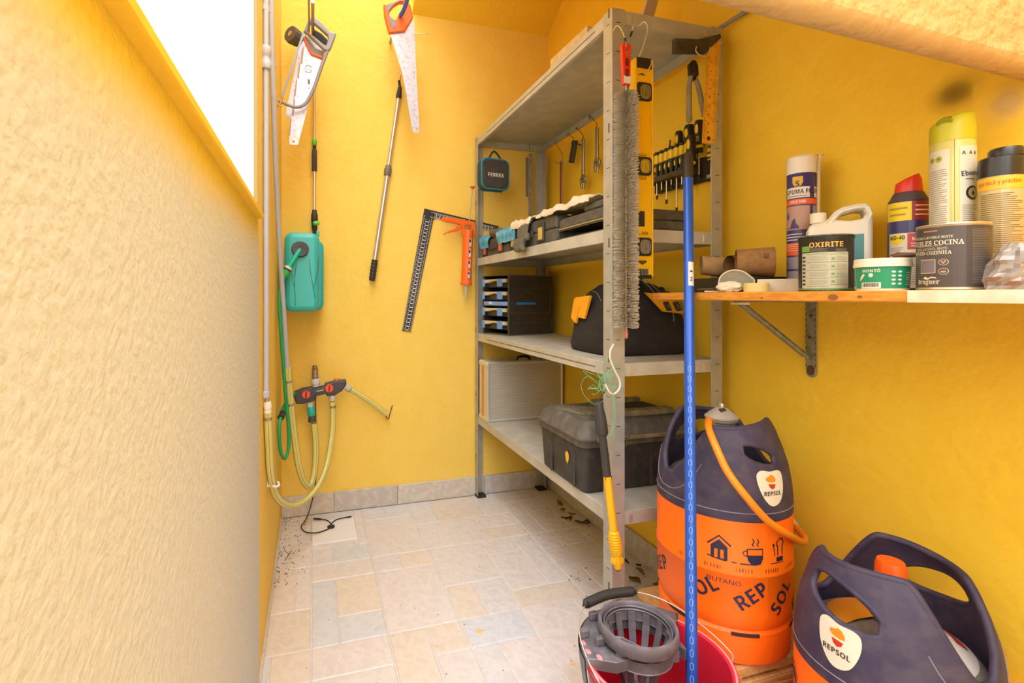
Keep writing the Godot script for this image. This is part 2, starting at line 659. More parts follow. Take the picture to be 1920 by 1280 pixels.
func floor_tiles():
	var grout := dirty("grout", "cfc9c4", "dad5d0", 0.8)
	var b := MB.new()
	b.box(Vector3(0.53, -0.043, -0.2), Vector3(1.5, 0.08, 4.5))
	var fl := struct("floor", b, grout, self, "stone patterned beige tile floor")
	var tones := [["d2cbc6", "d9d3ce"], ["d5c9ba", "dcd1c4"], ["cecac8", "d7d4d2"], ["c8cacd", "d1d3d6"], ["d4cbc7", "dcd5d1"], ["d1c5b6", "d9cec1"]]
	var sm := []
	for i in tones.size():
		var m := mat("floor_stone_%d" % i, "ffffff", 0.38)
		tri_tex(m, noise("stone_c%d" % i, 0.018, [0.2, tones[i][0], 0.55, tones[i][1], 0.8, tones[i][0]], 5, 256), Vector3.ONE * 3.0, noise("stone_n", 0.02, [], 5, 256, FastNoiseLite.TYPE_SIMPLEX_SMOOTH, 5.0), 0.35)
		sm.append(m)
	# each tile is moulded as a set of stones: x0, x1, d0, d1, tone
	var sets := [
		[[0, .217, .337, .444, 0], [0, .077, 0, .333, 3], [.08, .217, .122, .333, 1], [.08, .217, 0, .119, 3], [.221, .325, .337, .444, 2], [.329, .438, .337, .444, 1], [.221, .438, 0, .333, 4]],
		[[0, .213, .183, .444, 0], [0, .094, 0, .179, 1], [.098, .205, 0, .179, 2], [.217, .352, .338, .444, 4], [.217, .352, .098, .334, 0], [.356, .438, .098, .444, 4], [.209, .438, 0, .094, 5]],
		[[0, .217, .322, .444, 4], [0, .217, .19, .318, 0], [0, .075, 0, .186, 3], [.079, .217, 0, .186, 4], [.221, .33, .22, .444, 3], [.334, .438, .322, .444, 1], [.334, .438, .17, .318, 0], [.221, .33, 0, .216, 4], [.334, .438, 0, .166, 2]],
		[[0, .2, .322, .444, 3], [.204, .385, .19, .444, 1], [.389, .438, .19, .444, 4], [0, .074, 0, .318, 0], [.078, .2, 0, .318, 4], [.204, .438, 0, .186, 5]],
		[[0, .077, 0, .115, 2], [.08, .217, 0, .115, 3], [0, .18, .142, .35, 3], [0, .18, .354, .444, 2], [.184, .217, .119, .444, 1], [.221, .322, .32, .444, 2], [.326, .438, .32, .444, 1], [.221, .438, 0, .316, 0]],
		[[0, .1, .22, .444, 4], [.104, .325, .335, .444, 2], [.104, .325, .22, .331, 5], [.329, .438, .22, .444, 0], [0, .255, 0, .216, 0], [.259, .438, .105, .216, 4], [.259, .438, 0, .101, 1]]]
	var rng := RandomNumberGenerator.new()
	rng.seed = 7
	var layout := [[2, 3, 0], [3, 2, 1], [2, 3, 0], [0, 1, 2], [4, 5, 3]]
	var shared := {}
	for row in 5:
		var d0: float = 0.127 + 0.446 * (row) - 0.004
		for col in 4:
			var kind: int = layout[row][(col - 1) % 3] if col > 0 else [1, 0, 2, 3, 0][row]
			var ox: float = [-0.442, -0.002, 0.438, 0.876][col]
			for s in sets[kind]:
				var x0: float = ox + s[0] * (0.9955)
				var x1: float = ox + s[1] * (0.9955)
				if col == 3:
					x1 = minf(x1, 1.1885)
				if col == 0:
					x0 = maxf(x0, -0.1345)
				if x1 - x0 < 0.012:
					continue
				if kind == 4 and s[2] == .142:
					continue
				var y := rng.randf_range(-0.0006, 0.0004)
				var key := "%.3f %.3f" % [x1 - x0, s[3] - s[2]]
				if not shared.has(key):
					var p := MB.new()
					p.box(Vector3(0, -0.004, 0), Vector3(x1 - x0, 0.008, s[3] - s[2]), 0.0022)
					shared[key] = p.mesh()
				var o := mi("stone", shared[key], sm[s[4] if rng.randf() < 0.75 else rng.randi() % 6], fl)
				o.position = Vector3((x0 + x1) / 2, y, -(d0 + (s[2] + s[3]) / 2))
	for row in 5:
		for col in 4:
			var x0: float = [-0.1345, -0.002, 0.438, 0.876][col]
			var x1: float = [-0.006, 0.434, 0.872, 1.1885][col]
			var p := MB.new()
			p.box(Vector3((x0 + x1) / 2, -0.004, -0.119 + 0.446 * (row + 0.5)), Vector3(x1 - x0, 0.008, 0.441), 0.002)
			part("tile", p, sm[(row * 3 + col) % 5], fl)
	# white access cover let into the floor by the back wall
	var w := MB.new()
	w.box(Vector3(0.088, 0.001, -2.165), Vector3(0.18, 0.009, 0.206), 0.0015)
	var frame := thing("access_cover", "smooth white square cover set in the floor under the taps", "cover", Vector3.ZERO)
	part("plate", w, mat("cover_white", "e4e2e0", 0.4), frame)

# a builder whose coordinates are world metres while the mesh hangs under t
func nb(t: Node3D) -> MB:
	var b := MB.new()
	b.o = t.transform.affine_inverse()
	b.x = b.o
	return b

func make_shelving():
	var galv := dirty("shelf_steel", "aeaca2", "b9b6aa", 0.42, 0.35, 3.0)
	var pan := dirty("shelf_pan", "b8b4a6", "c4bfb0", 0.5, 0.1, 2.5)
	var dark := mat("slot_dark", "3a352c", 0.8)
	var t := thing("shelving_unit", "grey steel shelving unit of four shelves on slotted corner posts", "shelving", Vector3(0.97, 0, -1.763))
	for sx in [-1, 1]:
		for sz in [-1, 1]:
			var cx: float = 0.97 + sx * 0.185
			var cz: float = -1.763 + sz * 0.59
			var b := nb(t)
			b.box(Vector3(cx - sx * 0.0195, 0.899, cz), Vector3(0.039, 1.778, 0.002), 0.0006)
			b.box(Vector3(cx, 0.899, cz - sz * 0.0205), Vector3(0.002, 1.778, 0.043), 0.0006)
			part("post", b, galv, t)
			b = nb(t)
			b.box(Vector3(cx - sx * 0.02, 0.006, cz - sz * 0.02), Vector3(0.046, 0.012, 0.046), 0.002)
			part("foot_cap", b, mat("foot_black", "24221f", 0.7), t)
			b = nb(t)
			for k in 22:
				var y := 0.09 + k * 0.079
				b.box(Vector3(cx + sx * 0.0011, y, cz - sz * 0.018), Vector3(0.0006, 0.0018, 0.014))
				b.box(Vector3(cx - sx * 0.018, y, cz + sz * 0.0011), Vector3(0.014, 0.0018, 0.0006))
				if k % 4 == 1:
					b.box(Vector3(cx + sx * 0.0011, y + 0.03, cz - sz * 0.014), Vector3(0.0006, 0.026, 0.005))
			stuff(part("slots", b, dark, t))
	for y in [1.786, 1.187, 0.815, 0.406]:
		var b := nb(t)
		b.box(Vector3(0.97, y - 0.001, -1.763), Vector3(0.364, 0.002, 1.174), 0.0007)
		for sz in [-1, 1]:
			b.box(Vector3(0.97, y - 0.018, -1.763 + sz * 0.5875), Vector3(0.366, 0.036, 0.0018), 0.0006)
			b.box(Vector3(0.97, y - 0.0355, -1.763 + sz * 0.582), Vector3(0.36, 0.0014, 0.012))
		for sx in [-1, 1]:
			b.box(Vector3(0.97 + sx * 0.183, y - 0.018, -1.763), Vector3(0.0018, 0.036, 1.174), 0.0006)
			b.box(Vector3(0.97 + sx * 0.1775, y - 0.0355, -1.763), Vector3(0.012, 0.0014, 1.17))
		var s := part("shelf", b, pan, t)
		b = nb(t)
		if y > 1.5 or absf(y - 0.815) < 0.1:
			b.box(Vector3(0.7858, y - 0.019, -1.72), Vector3(0.0006, 0.003, 0.92))
			stuff(part("slots", b, mat("slot_tan", "6d6048", 0.8), s))
		for sx in [-1, 1]:
			b = nb(t)
			b.box(Vector3(0.97 + sx * 0.125, y - 0.02, -1.763 + 0.5892), Vector3(0.012, 0.02, 0.0016), 0.0005)
			part("clip", b, mat("clip_steel", "d8d6cf", 0.3, 0.7), s)
	# things on the top shelf
	var bx := thing("cardboard_box", "corner of a pale cardboard box lying on the top steel shelf", "box", Vector3(0.905, 1.7865, -1.46), 0.03)
	var c := MB.new()
	c.box(Vector3(0, 0.0225, 0), Vector3(0.2, 0.045, 0.23), 0.002)
	part("carton", c, dirty("cardboard", "cfb283", "d9bf92", 0.85), bx)
	c = MB.new()
	c.box(Vector3(0, 0.0456, 0), Vector3(0.05, 0.0012, 0.23))
	part("tape", c, mat("tape_tan", "c9a56c", 0.3), bx)
	var lath := thing("wooden_strip", "pale wooden strip leaning up from the top shelf against the yellow wall", "strip", Vector3(1.03, 1.7865, -1.32))
	c = MB.new()
	c.at(Vector3(0.035, 0.16, -0.06), 0.15, 0.0, -0.22)
	c.box(Vector3.ZERO, Vector3(0.042, 0.36, 0.012), 0.0015)
	part("lath", c, wood_mat("lath_wood", "cdb595", "d9c4a4"), lath)
	var cab := thing("grey_cable", "thick grey cable running along the yellow wall above the shelving corner", "cable", Vector3(1.18, 1.8, -1.1))
	c = nb(cab)
	c.tube(spl(P3([1.16, 1.789, -1.3, 1.165, 1.797, -1.22, 1.178, 1.807, -1.14, 1.183, 1.80, -1.05, 1.183, 1.74, -0.92, 1.183, 1.62, -0.74, 1.183, 1.5, -0.6]), 6), 0.0065, 8)
	part("sheath", c, mat("cable_grey", "8f8c88", 0.5), cab)

func wood_mat(key: String, a: String, b: String, rough := 0.65) -> StandardMaterial3D:
	if mats.has(key):
		return mats[key]
	var m := mat(key, "ffffff", rough)
	tri_tex(m, noise("w_" + key, 0.03, [0.25, a, 0.5, b, 0.6, a, 0.8, b], 4, 256), Vector3(9.0, 9.0, 1.2))
	return m

# steel with patches of rust
func rusty(key: String) -> StandardMaterial3D:
	if mats.has(key):
		return mats[key]
	var m := mat(key, "ffffff", 0.42, 0.55)
	tri_tex(m, noise("rust", 0.03, [0.3, "c9c9d3", 0.65, "c3c2cb", 0.85, "b7adb0", 1.0, "a39190"], 6, 256), Vector3.ONE * 6.0)
	return m

func make_saws():
	var grey := mat("saw_grey", "8f8f98", 0.45)
	var orange := mat("saw_orange", "f0661c", 0.4)
	var black := mat("grip_black", "2b2927", 0.6)
	var blade := rusty("blade_steel")
	var rod := mat("rod_steel", "b9b4aa", 0.35, 0.8)
	# two steel rods that stick out of the wall and carry the saws
	var r := thing("wall_rod", "pair of steel rods out of the back wall that carry the grey hacksaw", "rod", Vector3(-0.003, 2.066, -2.36))
	var b := nb(r)
	b.tube([Vector3(0.001, 2.068, -2.364), Vector3(0.001, 2.068, -1.865)], 0.0062, 12)
	part("rod", b, rod, r)
	b = nb(r)
	b.tube([Vector3(-0.013, 2.07, -2.364), Vector3(-0.013, 2.07, -1.85)], 0.0042, 10)
	part("rod", b, rod, r)
	b = nb(r)
	b.tube([Vector3(0.001, 2.068, -1.868), Vector3(0.001, 2.068, -1.863)], 0.0072, 12)
	part("end_cap", b, rod, r)
	# hacksaw
	var t := thing("hacksaw", "grey metal hacksaw with bowed frame hanging in front of the other saws", "saw", Vector3(0, 2.07, -2.03))
	b = nb(t).at(Vector3(0, 0, -2.03))
	b.x = b.o * Transform3D(Basis(), Vector3(0, 0, -2.03))
	b.prism(P([-0.014, 2.088, -0.006, 2.096, 0.009, 2.097, 0.037, 2.078, 0.068, 2.048, 0.09, 2.046, 0.087, 2.032, 0.07, 1.983, 0.061, 1.972, 0.046, 1.972, -0.021, 2.029, -0.033, 2.036]), -0.01, 0.012, 0.004, P([-0.013, 2.055, -0.004, 2.078, 0.024, 2.06, 0.057, 2.034, 0.06, 2.019, 0.051, 1.992, 0.041, 1.996, -0.018, 2.038]))
	part("handle", b, grey, t)
	b = nb(t)
	var bar := []
	for p in spl(P([0.058, 1.978, 0.033, 1.906, 0.008, 1.827, -0.012, 1.78, -0.025, 1.758, -0.042, 1.744, -0.065, 1.738, -0.092, 1.744, -0.114, 1.753, -0.126, 1.757]), 4):
		bar.append(Vector3(p.x, p.y, -2.028))
	b.tube(bar, 0.0066, 8)
	part("frame", b, grey, t)
	b = nb(t)
	b.loft([[Vector3(-0.036, 2.038, -2.027), Vector3(-0.028, 2.036, -2.027), Vector3(-0.028, 2.036, -2.029), Vector3(-0.036, 2.038, -2.029)], [Vector3(-0.118, 1.772, -2.027), Vector3(-0.11, 1.77, -2.027), Vector3(-0.11, 1.77, -2.029), Vector3(-0.118, 1.772, -2.029)]], true, true, 0xFFFFFFFF)
	part("blade", b, mat("blade_grey", "87868c", 0.4, 0.6), t)
	b = nb(t)
	b.tube([Vector3(-0.112, 1.772, -2.024), Vector3(-0.122, 1.736, -2.024)], 0.004, 8)
	b.ball(Vector3(-0.123, 1.735, -2.024), Vector3(0.011, 0.004, 0.004), 8, 5)
	part("wing_nut", b, mat("brass", "c9a36a", 0.35, 0.8), t)
	# panel saw with grey and orange holder
	t = thing("panel_saw", "panel saw with pale blade and grey and orange heel behind the hacksaw", "saw", Vector3(0, 2.0, -2.06))
	b = nb(t)
	b.x = b.o * Transform3D(Basis(), Vector3(0, 0, -2.06))
	b.prism(P([-0.03, 2.019, -0.041, 1.956, -0.056, 1.89, -0.07, 1.767, -0.081, 1.703, -0.089, 1.605, -0.085, 1.6, -0.058, 1.6, -0.055, 1.604, -0.012, 1.778, 0.031, 1.897, 0.038, 1.958, 0.03, 2.0]), -0.0006, 0.0006, 0.0, disc(0.005, 0.005, 12, Vector2(-0.072, 1.612)))
	var bl := part("blade", b, blade, t)
	b = nb(t)
	b.x = b.o * Transform3D(Basis(), Vector3(0, 0, -2.0593))
	for y in [[-0.037, 1.96], [-0.05, 1.9], [-0.062, 1.83], [-0.07, 1.75], [-0.083, 1.67]]:
		b.prism(P([y[0] - 0.009, y[1] - 0.035, y[0] - 0.002, y[1] - 0.036, y[0] + 0.004, y[1] + 0.03, y[0] - 0.001, y[1] + 0.03]), 0.0, 0.0004)
	part("rust_edge", b, mat("rust_pink", "b9988c", 0.7), bl, "rusty toothed edge")
	b = nb(t)
	var g := mat("print_grey", "5d606c", 0.5)
	b.x = b.o * Transform3D(Basis.from_euler(Vector3(0, 0, 0.0)), Vector3(0, 0, -2.0592))
	for s in [[0.0, 1.0], [PI, 1.0]]:
		for k in 5:
			var a: float = s[0] + 0.5 + k * 0.43
			var a2: float = a + 0.43
			var cc := Vector2(-0.016, 1.907)
			b.prism([cc + Vector2(cos(a) * 0.016, sin(a) * 0.015), cc + Vector2(cos(a2) * 0.016, sin(a2) * 0.015), cc + Vector2(cos(a2) * 0.0135, sin(a2) * 0.0125), cc + Vector2(cos(a) * 0.0135, sin(a) * 0.0125)], 0, 0.0003)
	b.prism(P([-0.034, 1.909, -0.004, 1.905, -0.004, 1.9035, -0.034, 1.9075]), 0, 0.0003)
	b.prism(P([-0.018, 1.866, -0.01, 1.866, -0.01, 1.846, -0.018, 1.846]), 0, 0.0003)
	b.prism(P([-0.018, 1.832, -0.01, 1.832, -0.01, 1.8295, -0.018, 1.8295]), 0, 0.0003)
	stuff(part("print", b, g, bl, "grey printed emblem"))
	b = nb(t)
	b.x = b.o * Transform3D(Basis(), Vector3(0, 0, -2.06))
	b.prism(P([-0.028, 2.04, -0.032, 2.026, -0.003, 1.972, 0.041, 1.96, 0.045, 1.985, 0.012, 1.99]), -0.006, 0.008, 0.002)
	part("heel", b, grey, t)
	b = nb(t)
	b.x = b.o * Transform3D(Basis(), Vector3(0, 0, -2.06))
	b.prism(P([-0.035, 2.02, -0.03, 2.027, -0.003, 1.974, 0.041, 1.962, 0.038, 1.952, -0.007, 1.964]), -0.007, 0.0095, 0.0015)
	part("trim", b, orange, t, "orange trim")
	# third saw behind
	t = thing("pruning_saw", "short saw with black grip hanging hindmost behind the panel saw", "saw", Vector3(0, 2.0, -2.09))
	b = nb(t)
	b.x = b.o * Transform3D(Basis(), Vector3(0, 0, -2.085))
	b.prism(P([-0.05, 2.0, -0.068, 1.908, -0.104, 1.727, -0.102, 1.721, -0.082, 1.71, -0.045, 1.867, 0.0, 2.0, 0.02, 2.03, -0.02, 2.06]), -0.0006, 0.0006)
	part("blade", b, blade, t)
	b = nb(t)
	b.x = b.o * Transform3D(Basis(), Vector3(0, 0, -2.085))
	b.prism(P([0.008, 2.078, 0.035, 2.066, 0.066, 2.038, 0.06, 2.012, 0.046, 2.008, -0.005, 2.05]), -0.012, 0.012, 0.005)
	part("grip", b, black, t)
	# orange saw
	r = thing("wall_rod", "steel rod with blue taped end that carries the orange handled saw", "rod", Vector3(0.36, 2.22, -2.36))
	b = nb(r)
	b.tube(spl(P3([0.357, 2.218, -2.364, 0.362, 2.22, -2.15, 0.372, 2.222, -2.12]), 4), 0.0065, 10)
	part("rod", b, rod, r)
	b = nb(r)
	b.tube(spl(P3([0.366, 2.221, -2.135, 0.374, 2.225, -2.1, 0.378, 2.232, -2.06, 0.378, 2.24, -2.0]), 4), 0.0092, 10)
	part("tape", b, mat("tape_blue", "4767c4", 0.5), r, "blue tape wrap")
	t = thing("hand_saw", "hand saw with orange handle and rust speckled blade above the pole", "saw", Vector3(0.38, 2.2, -2.15))
	b = nb(t)
	b.x = b.o * Transform3D(Basis(), Vector3(0, 0, -2.15))
	b.prism(P([0.327, 2.14, 0.33, 2.155, 0.388, 2.161, 0.428, 2.226, 0.433, 2.194, 0.438, 2.053, 0.456, 1.73, 0.452, 1.724, 0.432, 1.723, 0.424, 1.732, 0.381, 1.974]), -0.0006, 0.0006, 0.0, disc(0.006, 0.006, 12, Vector2(0.443, 1.742)))
	part("blade", b, blade, t)
	b = nb(t)
	b.x = b.o * Transform3D(Basis(), Vector3(0, 0, -2.15))
	b.prism(P([0.296, 2.264, 0.307, 2.265, 0.33, 2.277, 0.356, 2.292, 0.375, 2.301, 0.387, 2.302, 0.404, 2.294, 0.415, 2.277, 0.425, 2.23, 0.423, 2.222, 0.387, 2.16, 0.32, 2.143, 0.316, 2.152, 0.299, 2.218]), -0.011, 0.011, 0.004, P([0.32, 2.223, 0.323, 2.24, 0.342, 2.265, 0.366, 2.283, 0.38, 2.286, 0.387, 2.28, 0.385, 2.262, 0.37, 2.231, 0.363, 2.218, 0.354, 2.206, 0.339, 2.207, 0.325, 2.215]))
	part("handle", b, orange, t, "orange plastic handle")
	b = nb(t)
	b.x = b.o * Transform3D(Basis(), Vector3(0, 0, -2.1385))
	b.prism(P([0.309, 2.26, 0.331, 2.272, 0.356, 2.287, 0.374, 2.295, 0.38, 2.29, 0.364, 2.286, 0.338, 2.267, 0.319, 2.24, 0.316, 2.223, 0.322, 2.211, 0.338, 2.203, 0.348, 2.199, 0.346, 2.175, 0.337, 2.162, 0.322, 2.193, 0.31, 2.24]), 0, 0.0018, 0.0006)
	part("grip_inlay", b, mat("inlay_grey", "8b8791", 0.6), t, "grey grip inlay")
	t = thing("nail", "thin nail in the back wall right of the orange handled saw", "nail", Vector3(0.47, 2.275, -2.365))
	b = nb(t)
	b.tube([Vector3(0.465, 2.272, -2.366), Vector3(0.53, 2.268, -2.33)], 0.0018, 6)
	b.ball(Vector3(0.531, 2.268, -2.3295), Vector3(0.0035, 0.0035, 0.0035), 8, 5)
	part("shank", b, rod, t)

func make_pole():
	var t := thing("telescopic_pole", "silver telescopic pole with black grip hanging slanted on the back wall", "pole", Vector3(0.33, 1.07, -2.34))
	var alu := mat("pole_alu", "cfcabd", 0.3, 0.75)
	var black := mat("grip_black", "2b2927", 0.6)
	var p0 := Vector3(0.267, 1.072, -2.335)
	var p1 := Vector3(0.402, 2.0, -2.345)
	var at := func(f: float) -> Vector3: return p0.lerp(p1, f)
	var b := nb(t)
	b.tube([at.call(0.1), at.call(0.555)], 0.0125, 14)
	part("outer_tube", b, alu, t)
	b = nb(t)
	b.tube([at.call(0.56), at.call(0.97)], 0.0098, 14)
	part("inner_tube", b, alu, t)
	b = nb(t)
	b.tube([at.call(0.535), at.call(0.54), at.call(0.548), at.call(0.575), at.call(0.578), at.call(0.59), at.call(0.593)], [0.0128, 0.0165, 0.0168, 0.0165, 0.0148, 0.0146, 0.01], 14)
	for k in 8:
		var a := TAU * k / 8
		b.tube([at.call(0.55) + Vector3(cos(a), 0, sin(a)) * 0.0165, at.call(0.574) + Vector3(cos(a), 0, sin(a)) * 0.0165], 0.002, 5)
	part("locking_collar", b, mat("collar_grey", "6f6857", 0.5), t)
	b = nb(t)
	var pts := []
	var rs := []
	for k in 25:
		pts.append(at.call(0.105 * k / 24.0))
		rs.append(0.0146 + 0.0012 * cos(k * PI / 2.0) - (0.004 if k == 0 else 0.0))
	b.tube(pts, rs, 14)
	part("grip", b, black, t, "black ribbed grip")
	b = nb(t)
	b.tube([at.call(0.94), at.call(0.955), at.call(1.0)], [0.012, 0.0135, 0.009], 10)
	b.tube([at.call(1.0), at.call(1.0) + Vector3(-0.006, 0.03, 0.006)], 0.006, 8)
	part("end_hook", b, black, t)
	# shadowed hook that holds it, behind the saw
	b = nb(t)
	b.tube(spl(P3([0.4, 2.03, -2.366, 0.401, 2.032, -2.335, 0.402, 2.05, -2.325]), 4), 0.003, 6)
	part("wall_hook", b, mat("rod_steel", "b9b4aa", 0.35, 0.8), t)

func make_lance():
	var t := thing("watering_lance", "long watering lance with green rings and round grey rose hanging behind the saws", "lance", Vector3(0.008, 1.28, -2.34))
	var alu := mat("pole_alu", "cfcabd", 0.3, 0.75)
	var black := mat("grip_black", "2b2927", 0.6)
	var green := mat("lance_green", "5ac24a", 0.4)
	var ax := func(y: float) -> Vector3: return Vector3(0.0085, y, -2.332)
	var b := nb(t)
	b.tube([ax.call(1.36), ax.call(2.07)], 0.0058, 12)
	part("tube", b, alu, t)
	b = nb(t)
	b.tube([ax.call(1.683), ax.call(1.687), ax.call(1.708), ax.call(1.711)], [0.0085, 0.0115, 0.0115, 0.009], 14)
	part("ring", b, green, t)
	b = nb(t)
	b.tube([ax.call(1.664), ax.call(1.684)], 0.008, 12)
	part("neck", b, black, t)
	b = nb(t)
	b.tube([ax.call(1.566), ax.call(1.569), ax.call(1.661), ax.call(1.664)], [0.0095, 0.0118, 0.0118, 0.0095], 14)
	part("foam_grip", b, mat("foam", "4a443e", 0.95), t)
	b = nb(t)
	b.tube([ax.call(1.275), ax.call(1.295), ax.call(1.3), ax.call(1.335), ax.call(1.34), ax.call(1.372), ax.call(1.375), ax.call(1.39), ax.call(1.392)], [0.0085, 0.0085, 0.012, 0.0128, 0.0148, 0.0145, 0.011, 0.0105, 0.006], 14)
	part("valve_body", b, black, t)
	b = nb(t)
	b.ball(Vector3(0.016, 1.329, -2.316), Vector3(0.015, 0.011, 0.008))
	part("tap_lever", b, green, t, "green flow lever")
	b = nb(t)
	b.tube(spl(P3([0.0085, 2.05, -2.332, 0.006, 2.09, -2.325, -0.012, 2.112, -2.31, -0.036, 2.116, -2.29]), 5), 0.009, 10)
	part("bent_neck", b, green, t)
	b = nb(t)
	b.tube(P3([-0.03, 2.116, -2.292, -0.048, 2.119, -2.275, -0.056, 2.121, -2.268]), [0.014, 0.024, 0.028], 16)
	part("collar", b, green, t)
	b = nb(t)
	b.tube(P3([-0.054, 2.121, -2.27, -0.06, 2.122, -2.265, -0.088, 2.127, -2.243, -0.093, 2.128, -2.238]), [0.028, 0.031, 0.036, 0.034], 20)
	part("rose", b, mat("rose_grey", "585350", 0.6), t, "dark grey ribbed rose")
	b = nb(t)
	for k in 14:
		var a := TAU * k / 14
		var u := Vector3(0.09, 0, 0.11).normalized() * cos(a) + Vector3.UP * sin(a)
		b.tube([Vector3(-0.06, 2.122, -2.265) + u * 0.031, Vector3(-0.088, 2.127, -2.243) + u * 0.0355], 0.0022, 5)
	part("rose_ribs", b, mat("rose_grey", "585350", 0.6), t)
	b = nb(t)
	b.tube(P3([-0.0925, 2.128, -2.2385, -0.0955, 2.1285, -2.2365]), 0.012, 12)
	part("rose_face", b, mat("rose_face", "b7a06a", 0.5), t)

func make_square():
	var t := thing("framing_square", "black framing square with white scales hanging on the back wall", "square", Vector3(0.53, 1.4, -2.36))
	var b := nb(t)
	b.x = b.o * Transform3D(Basis(), Vector3(0, 0, -2.3585))
	b.prism(P([0.5245, 1.428, 0.912, 1.357, 0.905, 1.327, 0.584, 1.385, 0.568, 1.374, 0.457, 0.828, 0.414, 0.834]), -0.001, 0.0012)
	part("plate", b, mat("square_black", "33302e", 0.45, 0.3), t)
	# scales: ticks and figures along both legs
	b = nb(t)
	var o := Vector2(0.546, 1.402)
	for leg in 2:
		var d := (Vector2(0.4355, 0.831) - Vector2(0.546, 1.402)).normalized() if leg == 0 else (Vector2(0.908, 1.342) - Vector2(0.57, 1.405)).normalized()
		var ln := 0.575 if leg == 0 else 0.36
		var w := 0.0215 if leg == 0 else 0.0145
		var nn := Vector2(-d.y, d.x)
		var f := Transform3D(Basis(Vector3(d.x, d.y, 0), Vector3(nn.x, nn.y, 0), Vector3.BACK), Vector3(o.x, o.y, -2.3572))
		b.x = b.o * f
		var k := 0
		var s := 0.012
		while s < ln:
			var big := k % 5 == 0
			var h := 0.007 if big else 0.0042
			for side in [-1, 1]:
				b.quad(Vector3(s, side * w - h / 2 * (1 + side), 0), Vector3(s + 0.0013, side * w - h / 2 * (1 + side), 0), Vector3(s + 0.0013, side * w + h / 2 * (1 - side), 0), Vector3(s, side * w + h / 2 * (1 - side), 0))
			s += 0.00375
			k += 1
		var n := 1
		s = 0.03
		while s < ln:
			for side in [-1, 1]:
				b.x = b.o * f * Transform3D(Basis.from_euler(Vector3(0, 0, -PI / 2 if leg == 0 else 0.0)), Vector3(s, side * w * 0.42, 0.0001))
				b.text(str(n % 24), 0.0065, Vector3.ZERO)
			b.x = b.o * f
			b.box(Vector3(s + 0.009, 0, 0), Vector3(0.004, 0.02, 0.0002))
			s += 0.0185
			n += 1
	part("scale", b, mat("scale_white", "d9d5cc", 0.5), t, "white printed scales")

